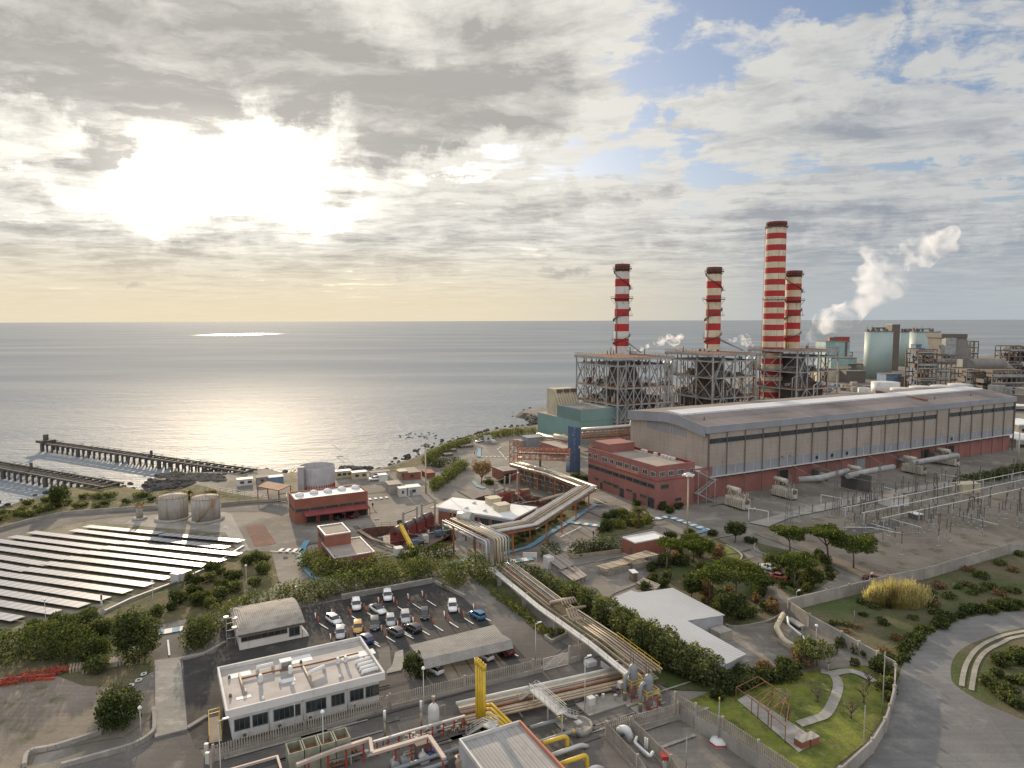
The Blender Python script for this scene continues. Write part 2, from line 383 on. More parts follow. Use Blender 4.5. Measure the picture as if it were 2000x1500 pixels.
coast = [(-700, 1130), (-300, 1045), (0, 995), (20, 988), (47, 977), (75, 972), (100, 968), (114, 959), (140, 953), (175, 949), (215, 948), (255, 952), (272, 957), (295, 962), (322, 959), (350, 957), (384, 943), (372, 939), (340, 937), (305, 935), (314, 928), (350, 924), (400, 922), (450, 922), (476, 919), (522, 916), (550, 924), (585, 922), (657, 920), (690, 922), (735, 917), (770, 907), (800, 897), (822, 888), (845, 875), (875, 864), (913, 854), (959, 841), (1004, 834), (1049, 830), (1062, 818), (1040, 808), (1020, 805), (1034, 798), (1064, 795), (1180, 775), (1290, 757), (1480, 735), (1620, 722), (1645, 710), (1700, 701), (1760, 704), (1850, 699), (1905, 697), (1960, 691), (2060, 690), (2500, 692)]
pit_a = [(697, 1040), (712, 1032), (745, 1028), (800, 1026), (860, 1028), (886, 1038), (892, 1052), (880, 1066), (835, 1078), (775, 1074), (725, 1058)]
pit_b = [(926, 974), (945, 968), (985, 964), (1040, 968), (1075, 975), (1085, 984), (1062, 992), (1010, 990), (950, 984)]
cst = smooth(coast[1:], 3)
random.seed(3)
cst = [(x, y + random.uniform(-0.9, 0.9) * (0.35 if y < 900 else 1)) for x, y in cst]
flat('ground', [coast[0]] + cst + [(2700, 1100), (2700, 1700), (-900, 1700)], 0.0, M_yard, holes=[pit_a, pit_b])
s = MB(); pts = gp([coast[0]] + cst); k = []
for i, p in enumerate(pts):
 d = (pts[min(i + 1, len(pts) - 1)] - pts[max(i - 1, 0)]).normalized(); n = Vector((-d.y, d.x, 0))
 w1 = random.uniform(1.5, 3.5); w2 = random.uniform(5, 8)
 k.append(s.addv([p, p + n * w1 + ZX * random.uniform(-1.6, -0.9), p + n * w2 - ZX * 3.9]))
for a, b in zip(k, k[1:]):
 for j in (0, 1): s.addf((a + j, b + j, b + j + 1, a + j + 1))
s.build('shore_bank', M_rock, kind='structure')
s = MB()
for pp in (pit_a, pit_b):
 s = MB(); q = gp(pp); n = len(q)
 for i in range(n):
  a, b = q[i], q[(i + 1) % n]
  s.face([a, b, b - ZX * 2.8, a - ZX * 2.8]);
 s.face([p - ZX * 2.8 for p in q])
 s.build('pit', M_rust, kind='structure')
Z = iter([0.02 + 0.005 * i for i in range(60)])
flat('shore_scrub_ground', [(-300, 1047)] + [c for c in cst if c[0] < 384 and (c[1] > 940)][1:] + [(384, 946), (400, 950), (430, 959), (500, 969), (565, 978), (530, 982), (432, 986), (312, 991), (155, 1003), (120, 1007), (57, 1018), (0, 1036), (-300, 1100)], next(Z), M_scrub)
flat('shore_scrub_ground', [(690, 924), (735, 919), (770, 909), (800, 899), (822, 890), (845, 877), (875, 866), (913, 856), (959, 843), (1004, 836), (1047, 832), (1048, 842), (960, 853), (905, 866), (870, 884), (830, 905), (800, 915), (760, 924)], next(Z), M_scrub)
flat('solar_field', [(-200, 1080), (0, 1050), (150, 1019), (190, 1020), (300, 1031), (440, 1043), (476, 1057), (415, 1107), (340, 1136), (215, 1190), (150, 1222), (0, 1240), (-200, 1270)], next(Z), M_field)
flat('tank_pad', [(262, 1012), (330, 1002), (440, 1000), (452, 1005), (492, 1082), (470, 1084), (440, 1040), (330, 1032), (300, 1030), (240, 1024)], next(Z), M_lconc)
flat('red_pad', [(479, 1028), (515, 1024), (540, 1062), (498, 1068)], next(Z), M_rust)
flat('service_road', [(-200, 1080), (0, 1038), (57, 1020), (120, 1009), (155, 1005), (312, 993), (432, 988), (500, 983), (560, 984), (560, 1000), (450, 1000), (330, 1000), (190, 1014), (60, 1040), (0, 1055), (-200, 1110)], next(Z), M_asph)
flat('planting_ground', [(150, 1225), (215, 1193), (340, 1139), (415, 1110), (480, 1075), (530, 1078), (545, 1135), (520, 1155), (430, 1195), (330, 1215), (300, 1225), (220, 1230)], next(Z), M_scrub)
flat('planting_ground', [(-200, 1260), (0, 1238), (150, 1225), (215, 1230), (218, 1245), (300, 1285), (300, 1310), (240, 1345), (162, 1340), (110, 1322), (0, 1334), (-200, 1370)], next(Z), M_meadow)
flat('gravel_yard', [(-200, 1370), (0, 1332), (109, 1320), (162, 1340), (243, 1345), (300, 1350), (300, 1400), (240, 1440), (198, 1446), (70, 1474), (50, 1520), (-200, 1600)], next(Z), M_gravel)
flat('access_road', [(220, 1232), (300, 1224), (330, 1216), (430, 1196), (520, 1156), (560, 1150), (700, 1160), (560, 1192), (440, 1220), (390, 1250), (358, 1290), (366, 1420), (410, 1500), (420, 1600), (80, 1600), (110, 1492), (230, 1478), (290, 1455), (304, 1430), (301, 1310), (300, 1286), (250, 1250)], next(Z), M_asph)
flat('concrete_lane', [(302, 1290), (352, 1284), (366, 1421), (304, 1436)], next(Z), M_lconc)
flat('car_park', [(357, 1291), (420, 1275), (430, 1262), (430, 1216), (584, 1188), (667, 1172), (845, 1138), (905, 1168), (962, 1222), (1005, 1262), (1040, 1300), (760, 1372), (430, 1460), (382, 1463), (366, 1421)], next(Z), M_dark)
flat('side_road', [(905, 1168), (912, 1130), (925, 1130), (960, 1160), (1075, 1240), (1110, 1262), (1055, 1300), (1040, 1300), (1005, 1262), (962, 1222)], next(Z), M_asph)
flat('parking_aisle', [(655, 1290), (760, 1262), (765, 1300), (820, 1310), (1040, 1285), (1052, 1300), (770, 1372), (740, 1380)], next(Z), M_asph)
flat('lower_yard', [(420, 1480), (760, 1382), (1058, 1308), (1110, 1290), (1172, 1275), (1310, 1350), (1310, 1400), (1200, 1440), (1290, 1520), (1290, 1650), (380, 1650)], next(Z), M_asph)
flat('curved_road', smooth([(2300, 1205), (2000, 1195), (1933, 1199), (1880, 1210), (1833, 1230), (1800, 1250), (1777, 1273), (1763, 1300), (1753, 1327), (1735, 1390), (1700, 1467), (1670, 1530), (1600, 1650)]) + [(2600, 1650), (2600, 1300)], next(Z), M_road)
zi = next(Z)
flat('meadow', [(2500, 1090), (2000, 1072), (1967, 1072), (1900, 1090), (1813, 1118), (1733, 1134), (1613, 1164), (1540, 1186), (1580, 1213), (1643, 1249), (1713, 1289), (1749, 1308), (1753, 1327), (1763, 1300), (1777, 1273), (1800, 1250), (1833, 1230), (1880, 1210), (1933, 1199), (2000, 1194), (2300, 1203)], zi, M_meadow)
flat('traffic_island', smooth([(2200, 1215), (2000, 1227), (1917, 1250), (1877, 1270), (1860, 1293), (1857, 1320), (1867, 1340), (1913, 1370), (1967, 1393), (2040, 1415), (2300, 1440)]), next(Z), M_meadow)
flat('garden_lawn', [(1560, 1318), (1577, 1312), (1613, 1309), (1680, 1300), (1744, 1306), (1745, 1330), (1728, 1396), (1690, 1452), (1630, 1500), (1590, 1530), (1380, 1405), (1340, 1372), (1400, 1345), (1470, 1340)], next(Z), M_lawn)
flat('substation_gravel', [(2700, 940), (2400, 925), (1866, 957), (1764, 977), (1646, 1000), (1560, 1020), (1470, 1042), (1560, 1075), (1700, 1135), (1733, 1128), (1813, 1113), (1900, 1087), (1967, 1069), (2000, 1069), (2500, 1087)], next(Z), M_gravel)
flat('garden_ground', [(1290, 1110), (1300, 1060), (1390, 1045), (1450, 1080), (1480, 1110), (1475, 1190), (1530, 1195), (1515, 1215), (1420, 1225), (1340, 1170), (1240, 1150), (1245, 1120)], next(Z), M_meadow)
flat('garden_ground', [(1475, 1060), (1600, 1090), (1640, 1118), (1600, 1150), (1540, 1165), (1515, 1140), (1540, 1110), (1490, 1085)], next(Z), M_meadow)
flat('palm_garden_ground', [(1166, 1048), (1180, 1020), (1190, 1003), (1215, 1000), (1280, 1020), (1275, 1032), (1215, 1045)], next(Z), M_scrub)
flat('grass_patch', [(1385, 1075), (1420, 1068), (1447, 1088), (1430, 1102), (1400, 1098)], next(Z), M_lawn)
flat('trestle_garden_ground', [(979, 1078), (1030, 1066), (1072, 1040), (1117, 1012), (1155, 985), (1140, 980), (1090, 1000), (1020, 1040), (975, 1050)], next(Z), M_scrub)
flat('hedge_ground', [(915, 1122), (980, 1115), (1100, 1160), (1230, 1250), (1330, 1300), (1425, 1345), (1400, 1352), (1310, 1348), (1175, 1276), (1100, 1215), (990, 1140), (1075, 1236), (962, 1160), (925, 1130)], next(Z), M_meadow)
flat('planting_ground', [(600, 1085), (700, 1070), (790, 1090), (900, 1085), (915, 1100), (780, 1128), (660, 1140), (615, 1125), (590, 1095)], next(Z), M_scrub)
flat('warehouse_yard', [(1060, 1100), (1210, 1075), (1300, 1090), (1250, 1140), (1200, 1160), (1165, 1185), (1100, 1150)], next(Z), M_yard)
M_blue = mat('blue_paint', (0.09, 0.22, 0.32), (0.16, 0.28, 0.35), 0.5, 0.8); M_white = mat('white_paint', (0.72, 0.71, 0.68), (0.55, 0.54, 0.52), 0.6, 0.8)
zp = 0.24
s = MB(); random.seed(44)
for i in range(150):
 x = random.uniform(540, 1400); y = random.uniform(880, 1120); a = G(x, y)
 if i % 3 == 0: a = G(random.uniform(420, 1280), random.uniform(1330, 1500))
 u = UX if random.random() < .8 else VX; v = VX if u is UX else UX; L_, W_ = random.choice([(random.uniform(1, 4), random.uniform(.6, 3)), (random.uniform(6, 22), random.uniform(.25, .6))])
 s.face([(p.x, p.y, .232) for p in (a, a + u * L_, a + u * L_ + v * W_, a + v * W_)], 0 if random.random() < .7 else 1)
[s.f.__setitem__(i, f[::-1]) for i, f in enumerate(s.f) if (Vector(s.v[f[1]]) - Vector(s.v[f[0]])).cross(Vector(s.v[f[2]]) - Vector(s.v[f[0]])).z < 0]
s.build('road_patches', [M_asph, M_lconc], kind='structure')
def paint(pts, wd, m, dash=None, name='road_marking', z=zp): strip(MB(), gp(pts), wd, z, dash=dash).build(name, m, kind='structure')
for l in ([(600, 1057), (592, 1070), (587, 1095), (600, 1115), (615, 1130), (640, 1134), (662, 1136)], [(1163, 986), (1117, 1016), (1072, 1043), (1047, 1061), (1031, 1070), (1004, 1077), (979, 1083)], [(868, 1103), (920, 1092)], [(1360, 1042), (1384, 1036)], [(936, 876), (936, 893)], [(1001, 875), (1008, 884)], [(924, 941), (934, 951), (946, 955)], [(1190, 1022), (1196, 1014)], [(1868, 944), (1915, 935)]):
 band(MB(), gp(l), 1.6, zp).build('blue_road_line', M_blue, kind='structure')
for l in ([(1115, 1021), (1172, 1028)], [(1261, 1017), (1307, 1010)], [(1307, 1010), (1384, 1037)], [(306, 1238), (358, 1229)], [(1040, 1092), (985, 1100)]):
 strip(MB(), gp(l), 2.2, zp, dash=1.3).build('crossing_blue', M_blue, kind='structure')
 strip(MB(), gp(l), 2.2, zp - 0.02).build('crossing_white', M_white, kind='structure')
for l, w_ in (([(545, 1076), (590, 1077)], 2.8), ([(720, 976), (760, 972)], 2.0), ([(940, 893), (997, 893)], .9), ([(398, 1163), (512, 1163)], 0)):
 if w_: paint(l, w_, M_white, dash=0.9)
for l in ([(528, 1078), (590, 1081)], [(577, 1146), (583, 1160)], [(976, 885), (972, 878), (980, 873)], [(973, 880), (990, 899)], [(1158, 974), (1185, 986)], [(1095, 1050), (1135, 1030)], [(328, 1252), (331, 1282)]): paint(l, 0.3, M_white)
M_track = ground_mat('dirt_track', (0.36, 0.33, 0.28), (0.27, 0.25, 0.21), None, 0.3)
for l in ([(2200, 1205), (2000, 1234), (1940, 1250), (1907, 1270), (1889, 1295), (1881, 1320), (1878, 1342)], [(2200, 1220), (2000, 1243), (1955, 1258), (1923, 1276), (1907, 1300), (1901, 1325), (1897, 1350)]):
 band(MB(), gp(smooth(l)), .75, zp - .03).build('dirt_track', M_track, kind='structure')
for zk, l in enumerate(([(1603, 1313), (1627, 1320), (1637, 1340), (1630, 1367), (1613, 1397), (1587, 1408), (1560, 1417)], [(1622, 1319), (1653, 1313), (1677, 1317), (1710, 1333)])):
 band(MB(), gp(smooth(l)), 1.5, zp + .006 * zk).build('garden_path', M_lconc, kind='structure')
def kerb(l, w_=0.35, h=0.40, m=None, name='kerb'):
 P_ = gp(l); s = MB()
 for a, b in zip(P_, P_[1:]): s.beam(a + ZX * h / 2, b + ZX * h / 2, w_, h)
 return s.build(name, m or M_lconc, kind='structure')
kerb(smooth([(48, 1500), (58, 1474), (110, 1462), (198, 1434)]), .5, .7); kerb(smooth([(120, 1500), (200, 1478), (260, 1460), (296, 1438), (302, 1420), (300, 1388)]), .5, .7)
kerb([(962, 1158), (1010, 1190), (1066, 1232)], .4, .5); kerb([(667, 1172), (844, 1139)], .5, 1.2); kerb([(851, 1140), (908, 1168)], .5, .7); kerb([(0, 1330), (109, 1320)], .3, .45)
kerb([(302, 1440), (366, 1424)], .9, .30); kerb([(366, 1424), (405, 1400)], .7, .31); kerb([(400, 1278), (352, 1288)], .8, .32); kerb([(400, 1278), (440, 1255)], .6, .31)
kerb(smooth([(1400, 1100), (1432, 1103), (1449, 1090), (1440, 1078), (1418, 1066)])); kerb(smooth([(1476, 1060), (1474, 1075), (1500, 1086)])); kerb(smooth([(1417, 1222), (1440, 1226), (1500, 1215), (1533, 1196)]))
# ---------------- shared materials ----------------
M_pink = mat('pink_render', (0.29, 0.122, 0.10), (0.24, 0.10, 0.083), 0.15, 0.9, streak=0.25, stcol=(0.22, 0.11, 0.09), fine=0.12)
M_brick = mat('brick_red', (0.28, 0.105, 0.068), (0.225, 0.085, 0.058), 0.3, 0.9, streak=0.25, stcol=(0.17, 0.075, 0.05), fine=0.2)
M_orange = mat('orange_render', (0.47, 0.20, 0.12), (0.42, 0.17, 0.11), 0.2, 0.9, fine=0.12)
M_dkred = mat('dark_red', (0.22, 0.045, 0.04), None, 0.4, 0.8)
M_roof = mat('gravel_roof', (0.33, 0.28, 0.24), (0.25, 0.21, 0.18), 0.12, 0.95, fine=0.25)
M_wroof = mat('white_roof', (0.68, 0.68, 0.66), (0.56, 0.56, 0.55), 0.1, 0.7, fine=0.1)
M_wwall = mat('white_wall', (0.62, 0.60, 0.57), (0.54, 0.52, 0.49), 0.2, 0.85, streak=0.3, stcol=(0.30, 0.27, 0.23), fine=0.08)
M_glass = mat('window_glass', (0.02, 0.025, 0.028), (0.05, 0.055, 0.06), 0.5, 0.08, fine=0.0, spec=0.8)
M_frame = mat('window_frame', (0.10, 0.12, 0.11), None, 1.0, 0.6, fine=0)
M_steel = mat('grey_steel', (0.33, 0.335, 0.33), (0.24, 0.235, 0.22), 0.25, 0.6, streak=0.35, stcol=(0.16, 0.09, 0.05), fine=0.2)
M_dsteel = mat('dark_steel', (0.10, 0.095, 0.09), (0.14, 0.10, 0.07), 0.3, 0.7, fine=0.25)
M_rusty = mat('rusty_steel', (0.24, 0.105, 0.05), (0.15, 0.07, 0.04), 0.4, 0.85, fine=0.3)
M_osteel = mat('orange_steel', (0.42, 0.13, 0.05), (0.28, 0.10, 0.05), 0.4, 0.7, fine=0.25)
M_alu = mat('pipe_cladding', (0.50, 0.47, 0.42), (0.40, 0.37, 0.33), 0.3, 0.42, 0.45, fine=0.15, streak=0.2)
M_tan = mat('tan_pipe', (0.37, 0.295, 0.21), (0.26, 0.21, 0.155), 0.3, 0.65, 0.05, fine=0.2, streak=0.25, stcol=(0.20, 0.12, 0.07))
M_grey = mat('grey_paint', (0.24, 0.26, 0.27), (0.20, 0.215, 0.22), 0.5, 0.5, fine=0.08)
M_yel = mat('yellow_paint', (0.62, 0.42, 0.03), (0.52, 0.34, 0.03), 0.6, 0.45, fine=0.1)
M_red = mat('red_paint', (0.38, 0.04, 0.025), (0.30, 0.035, 0.025), 0.6, 0.5, fine=0.1)
M_conc = mat('concrete', (0.34, 0.31, 0.27), (0.25, 0.23, 0.20), 0.25, 0.95, streak=0.45, stcol=(0.13, 0.115, 0.095), fine=0.2, bump=0.02)
M_pale = mat('pale_steel', (0.55, 0.54, 0.51), (0.45, 0.44, 0.41), 0.4, 0.5, fine=0.1)
M_black = mat('black_rubber', (0.02, 0.02, 0.02), None, 1, 0.7, fine=0)
M_bark = mat('bark', (0.15, 0.105, 0.075), (0.09, 0.065, 0.05), 1.5, 0.95, fine=0.3)
M_teal = mat('teal_cladding', (0.20, 0.31, 0.285), (0.17, 0.27, 0.25), 0.06, 0.7, fine=0.05, grid=(1.2, 0, 0.12, 0.35), streak=0.15, stcol=(0.2, 0.25, 0.22))
M_pteal = mat('pale_teal', (0.34, 0.415, 0.39), (0.29, 0.37, 0.35), 0.05, 0.6, fine=0.05, streak=0.15, stcol=(0.25, 0.34, 0.33))
M_cream = mat('cream_cladding', (0.50, 0.44, 0.31), (0.42, 0.36, 0.25), 0.2, 0.7, fine=0.1, streak=0.4, stcol=(0.22, 0.13, 0.07))
M_lamp = mat('lamp_glass', (0.85, 0.85, 0.82), None, 1, 0.3, fine=0)
# ---------------- vegetation ----------------
def leaf_mat(name, a, b, c):
 m = bpy.data.materials.new(name); m.use_nodes = True; S = NT(m.node_tree); p = m.node_tree.nodes['Principled BSDF']
 g = S.new('ShaderNodeNewGeometry'); pos = g.outputs['Position']; rnd = g.outputs['Random Per Island']
 col = S.mix(S.rng(S.noise(pos, 0.35, 4, 0.6), 0.35, 0.65), a, b)
 col = S.mix(S.rng(rnd, 0.55, 1.0), col, c)
 col = S.mix(1.0, col, S.mix(S.m('FRACT', S.mul(rnd, 17.3)), (0.6,) * 3, (1.35,) * 3), 'MULTIPLY')
 S.put(p.inputs['Base Color'], col); p.inputs['Roughness'].default_value = 0.8; p.inputs['Specular IOR Level'].default_value = 0.15
 t = S.new('ShaderNodeBsdfTranslucent'); S.put(t.inputs[0], S.mix(1.0, col, (1.5, 1.6, 0.8), 'MULTIPLY'))
 mx = S.new('ShaderNodeMixShader'); mx.inputs[0].default_value = 0.42
 S.nt.links.new(p.outputs[0], mx.inputs[1]); S.nt.links.new(t.outputs[0], mx.inputs[2])
 S.nt.links.new(mx.outputs[0], m.node_tree.nodes['Material Output'].inputs[0]); return m
L_ole = leaf_mat('oleander_leaves', (0.105, 0.12, 0.045), (0.06, 0.078, 0.028), (0.21, 0.20, 0.09))
L_dark = leaf_mat('dark_leaves', (0.058, 0.075, 0.026), (0.038, 0.055, 0.020), (0.13, 0.13, 0.05))
L_pine = leaf_mat('pine_needles', (0.075, 0.10, 0.025), (0.040, 0.062, 0.018), (0.18, 0.18, 0.05))
L_yel = leaf_mat('yellow_green_leaves', (0.17, 0.17, 0.04), (0.10, 0.12, 0.03), (0.26, 0.24, 0.08))
L_brown = leaf_mat('brown_twigs', (0.21, 0.13, 0.075), (0.15, 0.09, 0.055), (0.27, 0.19, 0.12))
L_reed = leaf_mat('reed_plumes', (0.44, 0.36, 0.19), (0.34, 0.28, 0.14), (0.52, 0.45, 0.27))
L_palm = leaf_mat('palm_fronds', (0.14, 0.13, 0.045), (0.09, 0.10, 0.03), (0.24, 0.20, 0.08))
L_pink = leaf_mat('blossom', (0.28, 0.16, 0.15), (0.2, 0.12, 0.1), (0.4, 0.3, 0.28))
rg = np.random.default_rng(7)
def leaves(name, blobs, n, size, m, parent=None, lean=0.35, org=(0, 0, 0), **kw):
 """many small leaf faces through the volume of several ellipsoid clumps (x,y,z,rx,ry,rz)"""
 B = np.array(blobs, float); wgt = (B[:, 3] * B[:, 4] * B[:, 5]) ** (2 / 3); idx = rg.choice(len(B), n, p=wgt / wgt.sum())
 d = rg.normal(size=(n, 3)); d /= np.linalg.norm(d, axis=1)[:, None]
 rad = 1 - np.abs(rg.normal(0, 0.22, n)); rad = np.clip(rad, 0.2, 1.08)
 lump = 1 + 0.16 * np.sin(d[:, 0] * 7 + idx) * np.cos(d[:, 1] * 6 + 2 * idx) + 0.1 * np.sin(d[:, 2] * 11 + idx)
 c = B[idx, :3] + d * B[idx, 3:6] * (rad * lump)[:, None]
 keep = c[:, 2] > org[2] + 0.02; c = c[keep]; d = d[keep]; n = len(c)
 a = rg.normal(size=(n, 3)) + d * 0.2; a /= np.linalg.norm(a, axis=1)[:, None]
 b = np.cross(a, d * (1 - lean) + rg.normal(size=(n, 3)) * lean * 1.6); b /= np.linalg.norm(b, axis=1)[:, None] + 1e-9
 s_ = size * rg.uniform(0.6, 1.4, n)[:, None]
 a = a * s_; b = b * s_ * 0.55
 v = np.stack([c - a, c - b * 0.9 + a * 0.1, c + a, c + b * 0.9 - a * 0.1], 1).reshape(-1, 3) - np.array(org)
 me = bpy.data.meshes.new(name); me.vertices.add(4 * n); me.vertices.foreach_set('co', v.ravel())
 me.loops.add(4 * n); me.loops.foreach_set('vertex_index', np.arange(4 * n, dtype=np.int32))
 me.polygons.add(n); me.polygons.foreach_set('loop_start', np.arange(0, 4 * n, 4, dtype=np.int32)); me.polygons.foreach_set('loop_total', np.full(n, 4, dtype=np.int32))
 me.materials.append(m); me.update(calc_edges=True); me.validate()
 o = bpy.data.objects.new(name, me); COL.objects.link(o)
 if parent: o.parent = parent
 else: o.location = org
 return tag(o, **kw)
def limbs(name, org, tips, h0, r, parent, m=None, lean=(0, 0)):
 s = MB(); base = Vector((0, 0, 0)); fork = Vector((lean[0], lean[1], h0))
 s.tube([base, base * .5 + fork * .5 + Vector((.1 * h0 * .2, 0, 0)), fork], [r, r * .8, r * .7], 7)
 for t in tips:
  t = Vector(t); mid = fork.lerp(t, 0.5) + Vector((random.uniform(-.3, .3), random.uniform(-.3, .3), random.uniform(0, .4)))
  s.tube([fork - ZX * .3, mid, t], [r * .55, r * .35, r * .12], 5)
 me = s.build(name, m or M_bark, parent) if False else None
 org = Vector(org); s.v = [(v[0] + org.x, v[1] + org.y, v[2] + org.z) for v in s.v]
 return s.build(name, m or M_bark, parent)
def tree(name, px, py, w_px, top_py, label, cat='tree', group=None, m=None, umbrella=False, dens=1.0, size=0.23, trunk=0.3, bottom=None, lobes=9, lean=None):
 """tree standing where the survey pixel px,py is; crown w_px wide reaching up to row top_py"""
 o = G(px, py); d = (o - CAM).length; Rw = w_px / 2 * d / F; H = hgt(o, top_py)
 t = empty(name, o, label, cat, group); m = m or L_dark
 lx, ly = lean or (random.uniform(-.08, .08) * H, random.uniform(-.05, .05) * H)
 cz = H - (Rw * 0.34 if umbrella else (H - H * trunk) / 2); rz = Rw * 0.29 if umbrella else (H - H * trunk) / 2
 bl = [(o.x + lx, o.y + ly, cz, Rw * .78, Rw * .78, rz * .8)]
 tips = []
 for i in range(lobes):
  a = 6.283 * i / lobes + random.uniform(-.3, .3); q = random.uniform(.45, .78) * Rw; k = random.uniform(.28, .45)
  z = cz + random.uniform(-.35, .45) * rz
  bl.append((o.x + lx + q * math.cos(a), o.y + ly + q * math.sin(a), z, Rw * k, Rw * k, rz * random.uniform(.45, .75)))
  if i % 2 == 0: tips.append((lx + q * .9 * math.cos(a), ly + q * .9 * math.sin(a), z - rz * .2))
 n = int(min(24000, dens * 40 * (Rw * Rw * 4 + Rw * rz * 6) ) )
 limbs('trunk', o, tips, H * (0.5 if umbrella else trunk * 1.1), max(.09, H * .028), t, lean=(lx * .7, ly * .7))
 leaves('crown', bl, n, size, m, t, org=tuple(o))
 return t
def bush(px, py, w_px, h_px, label, m=None, group=None, cat='shrub', dens=1.0, size=0.22, name='shrub', flat_=1.0):
 o = G(px, py); d = (o - CAM).length; Rw = max(.35, w_px / 2 * d / F); H = max(.5, h_px * d / F * 1.0)
 o = o + Vector((o.x, o.y, 0)).normalized() * Rw * .6
 bl = [(o.x, o.y, H * .45, Rw * .85, Rw * .85, H * .5)]
 for i in range(5):
  a = random.uniform(0, 6.28); q = Rw * random.uniform(.3, .6); bl.append((o.x + q * math.cos(a), o.y + q * math.sin(a), H * random.uniform(.35, .7), Rw * .42, Rw * .42, H * .32))
 n = int(min(9000, dens * 30 * (Rw * Rw * 3 + Rw * H * 4) * (0.22 / size) ** 2))
 s = leaves(name, bl, max(60, n), size, m or L_dark, org=(o.x, o.y, 0), label=label, cat=cat, group=group)
 return s
def hedge(pts, wd, h, label, m=None, size=0.26, dens=1.0, group=None, name='hedge', z0=0.0):
 P_ = gp(pts); bl = []
 for a, b in zip(P_, P_[1:]):
  L = (b - a).length; k = max(1, int(L / (wd * .42)))
  for i in range(k):
   p = a.lerp(b, (i + random.random() * .5) / k); w2 = wd * random.uniform(.42, .6); hh = h * random.uniform(.78, 1.12)
   bl.append((p.x + random.uniform(-.15, .15) * wd, p.y + random.uniform(-.15, .15) * wd, hh * .45, w2, w2, hh * .56))
 L = sum((b - a).length for a, b in zip(P_, P_[1:]))
 n = int(min(60000, dens * L * (wd + 2 * h) * 12 * (0.26 / size) ** 2))
 c = P_[len(P_) // 2]
 return leaves(name, bl, n, size, m or L_ole, org=(c.x, c.y, 0), label=label, cat='hedge', group=group)
hedge([(1045, 850), (997, 850), (959, 857), (930, 863)], 4.5, 4.0, 'long clipped hedge along the shore, far part beside the teal hall', L_ole, .3)
hedge([(918, 866), (875, 880), (850, 893), (836, 905)], 4.5, 4.0, 'long clipped hedge along the shore, nearer part behind the parked low vehicles', L_ole, .3)
hedge([(826, 908), (858, 912), (891, 911), (906, 910)], 4, 3.6, 'short hedge across the end of the storage pens by the tall lamp mast', L_dark, .28)
hedge([(906, 914), (890, 926), (868, 942), (842, 962)], 4.5, 4.0, 'dense green hedge beside the road to the round steel tank yard', L_ole, .28)
hedge([(608, 1096), (626, 1116), (650, 1128), (690, 1128), (740, 1118), (775, 1112)], 8, 4.2, 'broad dark oleander hedge wrapping the flat roofed pump house', L_ole)
hedge([(800, 1098), (840, 1094), (885, 1088)], 7, 4.0, 'dark shrub hedge in front of the sunken screen pit with yellow crane', L_dark)
hedge([(372, 1268), (400, 1245), (440, 1222)], 5, 4.5, 'leafy hedge behind the small guard house, left end beside the access road', L_ole)
hedge([(450, 1212), (500, 1196), (560, 1182), (640, 1165), (690, 1155)], 5, 4.6, 'long grey green hedge behind the guard house and car park', L_ole)
hedge([(695, 1152), (760, 1140), (820, 1125), (880, 1130), (900, 1155)], 6, 5.2, 'tall grey green hedge rounding the far corner of the car park', L_ole)
hedge([(925, 1120), (950, 1135), (975, 1140)], 6, 5.5, 'bushy green hedge at the foot of the grey pipe bundle', L_ole)
hedge([(985, 1120), (1040, 1128), (1066, 1142), (1109, 1172)], 3, 3.4, 'low sunlit hedge along the far side of the long pipe rack', L_yel if False else L_ole, .24)
hedge([(-30, 1285), (60, 1288), (152, 1280), (205, 1264)], 8, 6.5, 'big dark hedge below the solar field', L_dark, .3)
hedge([(1068, 1088), (1092, 1086)], 5, 4.2, 'rounded green hedge beside the white guard cabin', L_dark)
hedge([(1112, 1088), (1160, 1080), (1210, 1072)], 4.2, 4.2, 'clipped dense hedge in front of the brick store', L_dark, .24)
hedge([(964, 1160), (1008, 1192), (1040, 1216), (1072, 1244)], 2.0, 1.3, 'low clipped hedge strip between side road and pipe rack', L_yel, .2)
hedge([(1880, 950), (1930, 938), (1990, 925), (2060, 915)], 6, 3.5, 'dark hedge behind the substation at the right edge', L_dark, .4)
for i, (x, y, w_, h_) in enumerate([(1120, 1185, 52, 42), (1152, 1204, 60, 50), (1184, 1232, 66, 60), (1222, 1262, 76, 64), (1262, 1292, 84, 72), (1300, 1312, 82, 66), (1338, 1330, 84, 60), (1376, 1346, 80, 52)]):
 lab = ['leftmost sunlit shrub beside the pipe loop of the rack', 'sunlit shrub just right of the pipe loop', 'tall shrub at the left corner of the big grey roof', 'large shrub below the left edge of the big grey roof', 'large leafy shrub in front of the grey roof, behind the vertical separators', 'large round shrub right of the two vertical separators', 'big shrub under the lower corner of the grey roof', 'darker shrub above the comb fence corner near the garden'][i]
 bush(x, y, w_, h_, lab, L_ole, 'big shrubs in a row along the pipe rack', dens=1.1, size=.25)
bush(268, 1302, 84, 92, 'huge round dark shrub left of the concrete lane', L_dark, dens=1.1, size=.26)
bush(232, 1436, 80, 74, 'round dark shrub on the gravel yard by the curved kerb', L_dark, size=.24)
bush(183, 1300, 62, 44, 'spreading shrub between the dark hedge and the round shrub', L_dark)
bush(190, 1318, 46, 28, 'small tree like shrub over the pallets', L_ole)
bush(392, 1270, 52, 54, 'shrub with two lamp globes beside the blue and white crossing', L_ole)
bush(806, 1322, 36, 42, 'shrub in a planter at the left end of the carport', L_dark)
bush(822, 1330, 30, 30, 'lower shrub under the left end of the carport', L_dark, dens=1.2)
bush(118, 992, 38, 38, 'dark windblown shrub on the shore near the pier ends', L_dark)
